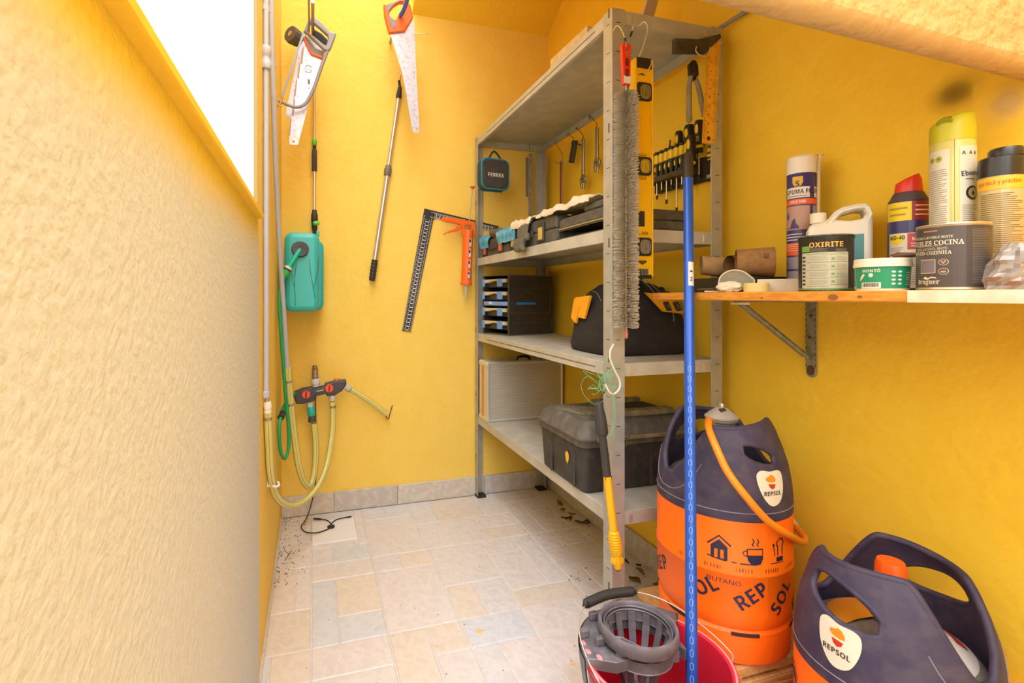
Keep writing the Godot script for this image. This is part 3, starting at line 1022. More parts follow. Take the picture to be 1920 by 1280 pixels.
func make_caulk_gun():
	var t := thing("caulking_gun", "orange caulking gun with silver rod hanging beside the black square", "caulking gun", Vector3(0.74, 1.34, -2.3))
	var orange := mat("gun_orange", "f06a1a", 0.4)
	var z := -2.3
	var b := nb(t)
	# open cradle: a half shell with four windows left between ribs
	var ax0 := Vector3(0.7195, 1.06, z)
	var ax1 := Vector3(0.7305, 1.325, z)
	b.x = b.o * Transform3D(Basis(Vector3(0, 0, 1), 0.04), ax0)
	b.x = b.o * Transform3D(Basis.from_euler(Vector3(0, 0, -0.0415)), ax0)
	var wins := [[0.028, 0.062], [0.078, 0.116], [0.131, 0.17], [0.183, 0.222]]
	var ys := [0.0]
	for w in wins:
		ys.append(w[0])
		ys.append(w[1])
	ys.append(0.262)
	for i in ys.size() - 1:
		var open := i % 2 == 1
		var rr := 0.0255
		for seg in 16:
			var a := -2.3 + 4.6 * seg / 16.0
			var a2 := -2.3 + 4.6 * (seg + 1) / 16.0
			if open and a > -0.25 and a2 < 0.65:
				continue
			for q in [[rr, 1], [rr - 0.002, -1]]:
				var r: float = q[0]
				var v := [Vector3(sin(a) * r, ys[i], cos(a) * r), Vector3(sin(a2) * r, ys[i], cos(a2) * r), Vector3(sin(a2) * r, ys[i + 1], cos(a2) * r), Vector3(sin(a) * r, ys[i + 1], cos(a) * r)]
				if q[1] > 0:
					b.quad(v[0], v[1], v[2], v[3], 3)
				else:
					b.quad(v[3], v[2], v[1], v[0], 4)
	b.lathe([Vector2(0.009, -0.006), Vector2(0.027, -0.006), Vector2(0.0285, 0.0), Vector2(0.0285, 0.008), Vector2(0.0255, 0.012)], 20)
	part("cradle", b, orange, t)
	b = nb(t)
	b.x = b.o * Transform3D(Basis.from_euler(Vector3(0, 0, -0.0415)), ax0)
	b.lathe([Vector2(0.0, 0.002), Vector2(0.0225, 0.002), Vector2(0.0225, 0.235), Vector2(0.0, 0.236)], 20)
	var ctr := part("cartridge", b, mat("cartridge_white", "efe9e4", 0.45), t, "white cartridge with dark blue print")
	b = nb(t)
	b.x = b.o * Transform3D(Basis.from_euler(Vector3(0, 0, -0.0415)), ax0)
	for w in wins:
		b.wrap(0.0227, -0.25, 0.45, w[0] + 0.018, w[1] - 0.006)
	stuff(part("print", b, mat("print_navy", "3b3557", 0.5), ctr))
	b = nb(t)
	b.x = b.o * Transform3D(Basis.from_euler(Vector3(0, 0, -0.0415)), ax0)
	b.lathe([Vector2(0.0025, -0.083), Vector2(0.0105, 0.0)], 12)
	part("nozzle", b, mat("nozzle_grey", "c7bfb0", 0.4), t)
	b = nb(t)
	b.x = b.o * Transform3D(Basis(), Vector3(0, 0, z))
	b.prism(P([0.593, 1.373, 0.602, 1.379, 0.636, 1.381, 0.692, 1.372, 0.707, 1.376, 0.722, 1.366, 0.761, 1.365, 0.765, 1.329, 0.764, 1.299, 0.748, 1.289, 0.7, 1.292, 0.697, 1.309, 0.7, 1.33, 0.69, 1.345, 0.67, 1.352, 0.621, 1.357, 0.598, 1.363]), -0.009, 0.009, 0.003, P([0.712, 1.322, 0.714, 1.345, 0.742, 1.345, 0.747, 1.325]))
	part("handle", b, orange, t)
	b = nb(t)
	b.x = b.o * Transform3D(Basis(), Vector3(0, 0, z))
	b.prism(P([0.7, 1.352, 0.697, 1.33, 0.68, 1.318, 0.665, 1.312, 0.65, 1.313, 0.64, 1.306, 0.625, 1.305, 0.606, 1.294, 0.602, 1.297, 0.616, 1.308, 0.661, 1.328, 0.68, 1.345]), -0.006, 0.006, 0.002)
	part("trigger", b, orange, t)
	b = nb(t)
	b.tube([Vector3(0.7305, 1.31, z), Vector3(0.7525, 1.535, z)], 0.0028, 8)
	var rd := part("rod", b, mat("rod_steel", "b9b4aa", 0.35, 0.8), t)
	b = nb(t)
	b.x = b.o * Transform3D(Basis.from_euler(Vector3(0, 0, -0.0415)), Vector3(0.7525, 1.53, z))
	b.lathe([Vector2(0.0, -0.006), Vector2(0.005, -0.006), Vector2(0.014, 0.004), Vector2(0.014, 0.007), Vector2(0.0, 0.008)], 14)
	part("pull_knob", b, orange, rd)
	b = nb(t)
	b.x = b.o * Transform3D(Basis.from_euler(Vector3(0, 0, -0.0415)), Vector3(0.729, 1.332, z))
	for k in 5:
		b.tube([Vector3(0.008 * cos(k * 2.0), k * 0.003 - 0.006, 0.008), Vector3(0.008, k * 0.003 - 0.005, 0.0), Vector3(-0.008, k * 0.003 - 0.004, 0.002)], 0.0011, 5)
	part("spring", b, mat("rod_steel", "b9b4aa", 0.35, 0.8), t)

func make_reel():
	var teal := mat("reel_teal", "35b3b0", 0.33)
	var t := thing("hose_reel", "teal plastic hose reel mounted in the corner behind the grey pipes", "hose reel", Vector3(-0.04, 0.93, -2.36))
	var b := nb(t)
	b.x = b.o * Transform3D(Basis(), Vector3(-0.0405, 1.098, 0))
	b.prism(rrect(0.138, 0.324, 0.034, 6), -2.25, -2.1, 0.022)
	var sh := part("shell", b, teal, t)
	b = nb(t)
	b.x = b.o * Transform3D(Basis(), Vector3(-0.028, 1.09, 0))
	b.prism(rrect(0.15, 0.305, 0.03, 6), -2.35, -2.225, 0.014)
	part("back_shell", b, teal, t)
	b = nb(t)
	for c in [[-0.062, 1.13, -0.07, 1.06, -0.066, 0.96], [-0.012, 1.15, -0.01, 1.11, 0.0, 1.05, 0.01, 0.99], [0.025, 1.16, 0.02, 1.1, 0.006, 1.04, 0.002, 1.02], [-0.08, 1.09, -0.075, 1.05, -0.069, 1.03]]:
		var pp := []
		for p in spl(P(c), 5):
			pp.append(Vector3(p.x, p.y, -2.0998))
		b.tube(pp, 0.0013, 5)
	part("seam", b, mat("seam_teal", "14777a", 0.5), sh)
	b = nb(t)
	b.x = b.o * Transform3D(Basis.from_euler(Vector3(PI / 2 - 0.25, 0, 0)), Vector3(-0.048, 1.19, -2.095))
	b.lathe([Vector2(0.013, -0.01), Vector2(0.032, -0.01), Vector2(0.034, 0.001), Vector2(0.031, 0.0045), Vector2(0.02, 0.004), Vector2(0.012, 0.002), Vector2(0.0, 0.002)], 24)
	part("outlet", b, mat("outlet_black", "35302e", 0.5), t, "black round hose outlet")
	b = nb(t)
	b.x = b.o * Transform3D(Basis(), Vector3(0.021, 1.262, -2.16))
	b.box(Vector3.ZERO, Vector3(0.012, 0.022, 0.05), 0.003)
	part("bracket_lug", b, teal, t)
	b = nb(t)
	b.x = b.o * Transform3D(Basis(), Vector3(-0.03, 1.09, -2.356))
	b.box(Vector3.ZERO, Vector3(0.1, 0.24, 0.016), 0.004)
	part("wall_bracket", b, mat("outlet_black", "35302e", 0.5), t)
	# teal hose end with its coupling, then the thin green hose
	var h := thing("reel_hose", "teal hose end with green snap coupling coming out of the reel", "hose", Vector3(-0.08, 1.13, -2.07))
	b = nb(h)
	b.tube(spl(P3([-0.046, 1.194, -2.112, -0.056, 1.174, -2.085, -0.073, 1.144, -2.07, -0.094, 1.108, -2.06]), 6), 0.0095, 12)
	part("hose", b, mat("hose_teal", "0fb39a", 0.35), h)
	b = nb(h)
	b.tube(P3([-0.09, 1.115, -2.062, -0.0945, 1.107, -2.0605]), 0.0155, 14)
	part("collar", b, mat("collar_white", "d9d6d4", 0.45), h)
	b = nb(h)
	b.tube(P3([-0.0945, 1.107, -2.0605, -0.098, 1.101, -2.0595]), 0.0162, 14)
	part("ring", b, mat("outlet_black", "35302e", 0.5), h)
	b = nb(h)
	b.tube(P3([-0.098, 1.101, -2.0595, -0.106, 1.088, -2.058, -0.114, 1.074, -2.056]), [0.017, 0.018, 0.011], 14)
	b.tube(P3([-0.112, 1.082, -2.052, -0.126, 1.083, -2.05]), 0.008, 8)
	part("coupling", b, mat("coupling_green", "2fb04c", 0.4), h)
	var g := thing("green_hose", "thin green hose looping down from the teal reel to the taps", "hose", Vector3(-0.1, 0.4, -2.0))
	b = nb(g)
	b.tube(spl(P3([-0.114, 1.072, -2.056, -0.119, 1.03, -2.02, -0.12, 0.97, -1.98, -0.114, 0.849, -1.985, -0.106, 0.704, -2.01, -0.098, 0.572, -2.05, -0.091, 0.483, -2.06, -0.091, 0.399, -2.06, -0.104, 0.366, -2.04, -0.117, 0.409, -2.0, -0.122, 0.496, -1.99, -0.118, 0.53, -2.02]), 8), 0.0068, 10)
	part("hose", b, mat("hose_green", "1c9c5b", 0.4), g)
	b = nb(g)
	b.tube(P3([-0.118, 0.53, -2.02, -0.111, 0.541, -2.05]), 0.0125, 12)
	part("ring", b, mat("outlet_black", "35302e", 0.5), g)
	b = nb(g)
	b.tube(P3([-0.111, 0.541, -2.05, -0.104, 0.556, -2.09, -0.09, 0.576, -2.2, -0.075, 0.575, -2.25]), [0.014, 0.0135, 0.01, 0.009], 12)
	part("connector", b, mat("coupling_green2", "1f9a58", 0.4), g)

func hose_stripe(t: Node3D, pts: Array, r: float):
	var hz := mat("hose_yellow", "d8d682", 0.32)
	var b := nb(t)
	b.tube(pts, r, 14)
	part("hose", b, hz, t)
	for k in 3:
		var s := []
		var prev := Vector3.ZERO
		for i in pts.size():
			var d: Vector3 = (pts[mini(i + 1, pts.size() - 1)] - pts[maxi(i - 1, 0)]).normalized()
			var side := d.cross(Vector3(0.3, 0, 1).normalized())
			if side.length() < 0.1:
				side = prev
			side = side.normalized()
			if prev != Vector3.ZERO and side.dot(prev) < 0:
				side = -side
			prev = side
			var up := side.cross(d).normalized()
			var a: float = [0.25, 1.45, 2.9][k] + i * 0.003
			s.append(pts[i] + (side * cos(a) + up * sin(a)) * (r - 0.0004))
		b = nb(t)
		b.tube(s, 0.0009, 5)
		part("stripe", b, mat("stripe_red", "b9663c", 0.5) if k == 1 else mat("stripe_dark", "4a3a35", 0.5), t)

func clamp_at(t: Node3D, p: Vector3, d: Vector3, r: float, called := "hose_clamp"):
	var b := nb(t)
	var q := d.normalized()
	b.tube([p - q * 0.0045, p + q * 0.0045], r, 14)
	var s := q.cross(Vector3(0, 0.3, 1)).normalized()
	b.tube([p + s * (r + 0.002) - Vector3(0, 0, 0.008), p + s * (r + 0.002) + Vector3(0, 0, 0.01)], 0.0035, 8)
	part(called, b, mat("clamp_steel", "a39a8c", 0.4, 0.6), t)

func make_pipes():
	var grey := mat("pipe_grey", "b7bfd6", 0.4)
	var white := mat("fitting_white", "e9e3e4", 0.4)
	var t := thing("grey_pipe", "straight grey conduit pipe with a thick coupling on the left wall", "pipe", Vector3(-0.127, 0.7, -1.5))
	var b := nb(t)
	b.tube(P3([-0.1265, 2.9, -1.49, -0.1265, 1.64, -1.492, -0.1265, 0.72, -1.5]), 0.0076, 14)
	part("pipe", b, grey, t)
	b = nb(t)
	b.tube(P3([-0.1265, 1.705, -1.49, -0.1265, 1.703, -1.49, -0.1265, 1.679, -1.49, -0.1265, 1.677, -1.49, -0.1265, 1.665, -1.49, -0.1265, 1.663, -1.49, -0.1265, 1.643, -1.49, -0.1265, 1.641, -1.49]), [0.013, 0.0142, 0.0142, 0.0118, 0.0118, 0.0142, 0.0142, 0.013], 18)
	part("coupling", b, grey, t)
	for y in [1.815, 0.722]:
		b = nb(t)
		b.box(Vector3(-0.1285, y, -1.496), Vector3(0.013, 0.02, 0.024), 0.003)
		b.tube([Vector3(-0.1265, y - 0.009, -1.496), Vector3(-0.1265, y + 0.009, -1.496)], 0.0098, 14)
		part("clip", b, grey, t)
	b = nb(t)
	b.tube(P3([-0.1255, 0.722, -1.5, -0.1235, 0.69, -1.5]), 0.006, 10)
	part("nipple", b, mat("rod_steel", "b9b4aa", 0.35, 0.8), t)
	b = nb(t)
	b.tube(P3([-0.1235, 0.7, -1.5, -0.1235, 0.692, -1.5, -0.1225, 0.682, -1.5, -0.1225, 0.668, -1.5]), [0.009, 0.012, 0.0105, 0.011], 12)
	part("fitting", b, white, t)
	t = thing("grey_pipe", "leaning grey pipe that bends away from the wall towards the taps", "pipe", Vector3(-0.11, 0.7, -2.0))
	b = nb(t)
	b.tube(spl(P3([-0.1255, 2.9, -1.64, -0.1255, 1.95, -1.66, -0.121, 1.613, -1.7, -0.116, 1.254, -1.85, -0.108, 1.01, -1.97, -0.095, 0.7, -2.07]), 6), 0.0086, 14)
	part("pipe", b, grey, t)
	b = nb(t)
	b.box(Vector3(-0.129, 1.745, -1.685), Vector3(0.012, 0.02, 0.02), 0.003)
	b.tube(P3([-0.123, 1.735, -1.683, -0.123, 1.755, -1.681]), 0.0105, 14)
	part("clip", b, grey, t)
	# striped yellow hoses
	t = thing("yellow_hose", "striped yellow hose sagging from the straight grey pipe to the black manifold", "hose", Vector3(-0.02, 0.2, -2.0), 0, "striped yellow hoses at the taps")
	var pa := spl(P3([-0.1225, 0.682, -1.5, -0.123, 0.623, -1.515, -0.1225, 0.556, -1.54, -0.122, 0.472, -1.58, -0.115, 0.368, -1.68, -0.095, 0.277, -1.82, -0.063, 0.215, -1.95, -0.022, 0.191, -2.06, 0.026, 0.214, -2.14, 0.06, 0.276, -2.2, 0.081, 0.378, -2.24, 0.087, 0.464, -2.26, 0.0845, 0.53, -2.265]), 7)
	hose_stripe(t, pa, 0.0112)
	clamp_at(t, pa[4], pa[5] - pa[3], 0.0122)
	clamp_at(t, pa[-4], pa[-3] - pa[-5], 0.0122)
	b = nb(t)
	b.box(Vector3(-0.13, 0.43, -1.62), Vector3(0.012, 0.03, 0.02), 0.003)
	b.tube(spl(P3([-0.126, 0.425, -1.62, -0.112, 0.418, -1.605, -0.1, 0.415, -1.62, -0.104, 0.418, -1.64]), 4), 0.004, 8)
	part("wall_clip", b, white, t, "white wall clip")
	t = thing("yellow_hose", "striped yellow hose from the leaning grey pipe up into the teal connector", "hose", Vector3(-0.03, 0.2, -2.2), 0, "striped yellow hoses at the taps")
	var pb := spl(P3([-0.095, 0.716, -2.067, -0.09, 0.649, -2.08, -0.083, 0.548, -2.1, -0.069, 0.398, -2.13, -0.051, 0.27, -2.16, -0.028, 0.198, -2.2, -0.009, 0.181, -2.235, 0.007, 0.222, -2.26, 0.014, 0.325, -2.27, 0.006, 0.44, -2.265]), 7)
	hose_stripe(t, pb, 0.0125)
	clamp_at(t, pb[6], pb[7] - pb[5], 0.0135)
	clamp_at(t, pb[13], pb[14] - pb[12], 0.0135)
	# four way manifold on its tap
	t = thing("tap_manifold", "black four way tap manifold with orange red knobs on the back wall", "manifold", Vector3(0.035, 0.57, -2.265))
	var blk := mat("manifold_black", "434249", 0.5)
	b = nb(t)
	b.x = b.o * Transform3D(Basis.from_euler(Vector3(0, 0, 0.2)), Vector3(0.035, 0.582, -2.268))
	b.prism(P([-0.115, 0.012, -0.11, 0.024, -0.075, 0.03, -0.03, 0.027, -0.026, 0.018, 0.02, 0.018, 0.024, 0.028, 0.08, 0.028, 0.115, 0.022, 0.115, 0.008, 0.09, -0.022, 0.06, -0.032, 0.022, -0.03, 0.018, -0.018, -0.026, -0.016, -0.032, -0.034, -0.085, -0.036, -0.112, -0.028]), -0.02, 0.02, 0.007)
	part("body", b, blk, t)
	for k in [[-0.027, 0.572], [0.0705, 0.5935]]:
		b = nb(t)
		b.x = b.o * Transform3D(Basis.from_euler(Vector3(PI / 2, 0, 0)), Vector3(k[0], k[1], -2.248))
		b.lathe([Vector2(0.018, -0.002), Vector2(0.018, 0.006), Vector2(0.016, 0.0085), Vector2(0.0, 0.0085)], 20)
		var kn := part("knob", b, mat("knob_red", "e8562f", 0.4), t, "orange red knob")
		b = nb(t)
		b.x = b.o * Transform3D(Basis.from_euler(Vector3(0, 0, -0.05)), Vector3(k[0], k[1], -2.237))
		b.box(Vector3.ZERO, Vector3(0.005, 0.031, 0.006), 0.0015)
		var h := part("knob_bar", b, mat("knob_dark", "7d3220", 0.5), kn)
		h.transform = kn.transform.affine_inverse() * h.transform
	b = nb(t)
	b.x = b.o * Transform3D(Basis.from_euler(Vector3(-0.35, 0, 0.1)), Vector3(0.104, 0.614, -2.272))
	b.lathe([Vector2(0.0135, -0.006), Vector2(0.0135, 0.012), Vector2(0.012, 0.016), Vector2(0.0, 0.016)], 16)
	part("knob", b, mat("knob_red", "e8562f", 0.4), t)
	b = nb(t)
	b.x = b.o * Transform3D(Basis.from_euler(Vector3(-0.35, 0, 0.1)), Vector3(-0.092, 0.589, -2.275))
	b.lathe([Vector2(0.009, -0.006), Vector2(0.009, 0.012), Vector2(0.0, 0.014)], 12)
	part("blank_cap", b, white, t)
	b = nb(t)
	b.x = b.o * Transform3D(Basis.from_euler(Vector3(0, 0, 0.2)), Vector3(0.035, 0.582, -2.2475))
	b.box(Vector3(-0.003, 0.004, 0.0), Vector3(0.032, 0.0045, 0.0008), 0.0002)
	part("print", b, mat("print_light", "b5b3b8", 0.5), t)
	b = nb(t)
	b.x = b.o * Transform3D(Basis.from_euler(Vector3(0, 0, 0.1)), Vector3(0.016, 0.6, -2.275))
	b.lathe([Vector2(0.0165, 0.0), Vector2(0.0165, 0.012), Vector2(0.019, 0.013), Vector2(0.0195, 0.03), Vector2(0.016, 0.036)], 18)
	part("union_nut", b, mat("union_grey", "c9c4c2", 0.45), t)
	b = nb(t)
	b.tube(spl(P3([0.0125, 0.632, -2.278, 0.011, 0.658, -2.29, 0.011, 0.668, -2.32, 0.011, 0.668, -2.368]), 5), 0.0125, 12)
	b.tube(P3([0.011, 0.66, -2.3, 0.0085, 0.69, -2.3]), 0.009, 8)
	part("tap", b, dirty("old_brass", "7c644c", "b9a894", 0.5, 0.5, 30.0), t, "tarnished brass tap")
	b = nb(t)
	b.tube(P3([-0.012, 0.535, -2.268, -0.0085, 0.512, -2.268]), 0.0135, 14)
	part("outlet", b, mat("union_grey", "c9c4c2", 0.45), t)
	b = nb(t)
	b.tube(P3([-0.0085, 0.515, -2.267, -0.007, 0.509, -2.267, -0.004, 0.478, -2.266, -0.0035, 0.474, -2.266]), [0.014, 0.0165, 0.0165, 0.014], 16)
	part("snap_connector", b, mat("snap_teal", "1fb3a6", 0.4), t, "teal snap connector")
	b = nb(t)
	b.tube(P3([-0.0035, 0.476, -2.266, -0.001, 0.455, -2.266, 0.0, 0.448, -2.266]), [0.013, 0.0175, 0.0175], 14)
	part("connector_nut", b, blk, t)
	b = nb(t)
	b.tube(P3([0.0845, 0.558, -2.268, 0.0845, 0.536, -2.267]), 0.0145, 14)
	part("outlet", b, mat("union_grey", "c9c4c2", 0.45), t)
	b = nb(t)
	b.tube(P3([0.136, 0.597, -2.272, 0.158, 0.58, -2.28]), 0.0135, 14)
	part("outlet", b, mat("union_grey", "c9c4c2", 0.45), t)
	t = thing("yellow_hose", "short striped yellow hose stub held up by a hook in the back wall", "hose", Vector3(0.25, 0.5, -2.31), 0, "striped yellow hoses at the taps")
	var pc := spl(P3([0.155, 0.583, -2.28, 0.2, 0.552, -2.295, 0.247, 0.517, -2.31, 0.335, 0.442, -2.335]), 6)
	hose_stripe(t, pc, 0.0108)
	clamp_at(t, pc[1], pc[2] - pc[0], 0.0118)
	t = thing("wall_hook", "rusty screw hook in the back wall that holds up the short yellow hose", "hook", Vector3(0.34, 0.45, -2.36))
	b = nb(t)
	b.tube(spl(P3([0.338, 0.452, -2.366, 0.338, 0.424, -2.35, 0.343, 0.422, -2.325, 0.35, 0.445, -2.322, 0.362, 0.484, -2.322]), 5), 0.0028, 6)
	part("hook", b, mat("rust_brown", "7d5a45", 0.7, 0.3), t)
	# black cord that trails to the floor
	t = thing("black_cable", "thin black cable hanging from the manifold and knotted on the white floor cover", "cable", Vector3(0.02, 0.0, -2.2))
	b = nb(t)
	b.tube(spl(P3([0.016, 0.555, -2.275, 0.012, 0.53, -2.29, 0.016, 0.412, -2.31, 0.018, 0.268, -2.31, 0.012, 0.16, -2.3, -0.01, 0.06, -2.285, -0.032, 0.012, -2.27, -0.047, 0.004, -2.24, -0.03, 0.0035, -2.185, 0.013, 0.009, -2.15, 0.052, 0.009, -2.163, 0.07, 0.01, -2.178]), 8), 0.0024, 7)
	b.tube(spl(P3([0.07, 0.012, -2.18, 0.078, 0.009, -2.21, 0.062, 0.009, -2.255, 0.034, 0.009, -2.275]), 6), 0.0024, 7)
	b.tube(spl(P3([0.073, 0.012, -2.185, 0.08, 0.009, -2.22, 0.1, 0.009, -2.25, 0.136, 0.009, -2.262, 0.15, 0.009, -2.262]), 6), 0.0024, 7)
	part("cord", b, mat("cord_black", "262120", 0.7), t)
	b = nb(t)
	b.tube(P3([0.036, 0.009, -2.275, 0.005, 0.009, -2.29]), 0.0042, 8)
	part("sleeve", b, mat("cord_black", "262120", 0.7), t)
	b = nb(t)
	b.tube(P3([0.145, 0.009, -2.262, 0.168, 0.009, -2.264]), 0.0034, 8)
	part("sleeve", b, mat("cord_black", "262120", 0.7), t)
	b = nb(t)
	b.ball(Vector3(0.076, 0.014, -2.18), Vector3(0.017, 0.008, 0.009), 10, 6)
	part("knot", b, mat("cord_black", "262120", 0.7), t)

func stuff(o: Node3D) -> Node3D:
	o.set_meta("kind", "stuff")
	return o

func wire(b: MB, a: Array, r := 0.0015):
	b.tube(spl(P3(a), 6), r, 6)

func make_hung_in_shelving():
	var steel := mat("hook_steel", "b5ab93", 0.35, 0.8)
	var blackw := mat("wire_black", "37302a", 0.5, 0.3)
	# soft tool case
	var t := thing("soft_case", "black zipped soft case with teal edges hanging inside the shelving", "case", Vector3(0.826, 1.575, -2.2), 0.12)
	var b := MB.new()
	b.prism(rrect(0.148, 0.146, 0.032, 5), -0.035, 0.022, 0.012)
	part("shell", b, dirty("case_black", "3a3733", "453f39", 0.8), t)
	b = MB.new()
	for z in [0.021, -0.022]:
		var ring := []
		for p in rrect(0.143, 0.141, 0.03, 5):
			ring.append(Vector3(p.x, p.y, z - 0.004))
		b.tube(ring, 0.0046, 6, true)
		part("piping", b, mat("piping_teal", "1e7f97", 0.6), t, "teal edge piping")
		b = MB.new()
	wire(b, [-0.03, 0.068, 0, -0.012, 0.1, 0, 0.0, 0.112, 0, 0.02, 0.1, 0, 0.045, 0.066, 0], 0.005)
	part("strap", b, mat("strap_black", "2c2a28", 0.8), t)
	b = MB.new()
	b.text("FERREX", 0.017, Vector3(0.0, -0.005, 0.0225), 0.0, 0.0, true, "Droid Sans", 1.0)
	part("lettering", b, mat("letter_white", "d9d6cd", 0.6), t)
	b = MB.new()
	b.box(Vector3(0.04, -0.078, 0.005), Vector3(0.004, 0.016, 0.003), 0.001)
	part("zip_pull", b, mat("strap_black", "2c2a28", 0.8), t)
	b = MB.new()
	wire(b, [0.0, 0.112, 0, -0.004, 0.118, 0.004, -0.008, 0.112, 0.004, 0.0, 0.15, 0.0, 0.006, 0.182, 0, -0.002, 0.188, 0], 0.0012)
	part("hook", b, steel, t)
	# folded rule
	t = thing("folding_rule", "grey folded rule hanging by a thread near the back shelving post", "rule", Vector3(1.068, 1.4, -2.33))
	b = MB.new()
	b.box(Vector3(0.004, 0.17, 0.008), Vector3(0.022, 0.32, 0.004), 0.001)
	part("blade", b, dirty("rule_grey", "8d877b", "a29b8c", 0.5, 0.2), t)
	b = MB.new()
	b.box(Vector3(-0.013, 0.21, 0.003), Vector3(0.012, 0.2, 0.005), 0.001)
	part("blade", b, mat("rule_grey2", "7c766b", 0.5, 0.2), t)
	b = MB.new()
	wire(b, [0.0, 0.33, 0.008, 0.0, 0.36, 0.006, -0.002, 0.385, 0.004], 0.0009)
	part("thread", b, blackw, t)
	# red strip on a bent wire
	t = thing("red_ruler", "narrow dark red metal ruler hanging on a bent pale wire hook", "ruler", Vector3(1.145, 1.39, -2.13))
	b = MB.new()
	b.box(Vector3(0, 0.13, 0), Vector3(0.004, 0.26, 0.024), 0.001)
	part("blade", b, mat("ruler_red", "7c4237", 0.5, 0.1), t)
	b = MB.new()
	b.box(Vector3(-0.0022, 0.13, 0.009), Vector3(0.0012, 0.26, 0.005))
	part("edge", b, mat("ruler_edge", "cbb89f", 0.4), t)
	b = MB.new()
	wire(b, [0.0, 0.365, -0.07, -0.004, 0.375, -0.05, -0.006, 0.35, -0.04, -0.006, 0.31, 0.0, -0.006, 0.275, 0.022, -0.006, 0.255, 0.012, -0.006, 0.25, -0.01, -0.006, 0.265, -0.05], 0.0015)
	part("wire_hook", b, steel, t)
	# folding key set
	t = thing("hex_key_set", "black folding hex key set with one key swung out", "key set", Vector3(1.145, 1.66, -2.02))
	b = MB.new().at(Vector3(0, 0, 0.005), 0.35, 0, 0)
	b.box(Vector3(0.006, 0, 0), Vector3(0.005, 0.1, 0.026), 0.002)
	b.box(Vector3(-0.008, 0, 0), Vector3(0.005, 0.1, 0.026), 0.002)
	part("body", b, mat("keyset_black", "35302a", 0.45), t)
	b = MB.new().at(Vector3(0, 0, 0.005), 0.35, 0, 0)
	b.box(Vector3(-0.001, -0.002, 0), Vector3(0.01, 0.085, 0.012), 0.001)
	part("key", b, mat("key_steel", "8c8373", 0.35, 0.7), t)
	b = MB.new()
	wire(b, [0.0, 0.045, -0.012, 0.0, 0.025, 0.04, 0.0, 0.012, 0.068, 0.0, 0.006, 0.075], 0.003)
	part("key", b, mat("keyset_black", "35302a", 0.45), t)
	b = MB.new()
	wire(b, [0.0, 0.092, -0.055, -0.002, 0.098, -0.04, -0.002, 0.08, -0.02, -0.002, 0.06, 0.01, -0.002, 0.045, 0.0], 0.0014)
	part("wire_hook", b, blackw, t)
	# two adjustable wrenches
	for k in 2:
		var at: Vector3 = [Vector3(1.145, 1.49, -1.93), Vector3(1.145, 1.535, -1.82)][k]
		t = thing("adjustable_wrench", ["adjustable wrench hanging jaws down, second hook from the front post", "adjustable wrench hanging jaws down, nearest the front shelving post"][k], "wrench", at, 0, "adjustable wrenches under the top shelf")
		var L: float = [0.2, 0.17][k]
		b = MB.new().at(Vector3.ZERO, 0, -PI / 2, 0)
		b.prism(P([-0.009, L, 0.009, L, 0.008, L * 0.5, 0.009, 0.045, 0.024, 0.03, 0.026, 0.014, 0.012, 0.004, 0.008, -0.02, 0.002, -0.018, 0.004, 0.008, -0.02, 0.018, -0.026, 0.03, -0.009, 0.045, -0.007, L * 0.5]), -0.005, 0.005, 0.0018)
		part("handle", b, mat("wrench_steel", "a49a83", 0.35, 0.75), t)
		b = MB.new().at(Vector3.ZERO, 0, -PI / 2, 0)
		b.prism(P([-0.026, 0.017, -0.004, 0.012, -0.006, -0.008, -0.014, -0.012, -0.02, 0.0]), -0.0045, 0.0045, 0.0015)
		part("jaw", b, mat("wrench_steel", "a49a83", 0.35, 0.75), t)
		b = MB.new().at(Vector3(0, 0.026, 0.002), 0, 0, 0)
		b.tube(P3([0, 0, -0.008, 0, 0, 0.008]), 0.006, 10)
		part("thumb_wheel", b, mat("wheel_dark", "5d5546", 0.4, 0.6), t)
		b = MB.new()
		wire(b, [0.0, L - 0.01, 0.0, -0.007, L, 0.004, -0.006, L + 0.01, 0.01, -0.003, L + 0.04, -0.02, -0.003, L + 0.065, -0.05, 0.002, L + 0.075, -0.065, 0.006, L + 0.06, -0.07], 0.0014)
		part("wire_hook", b, blackw, t)

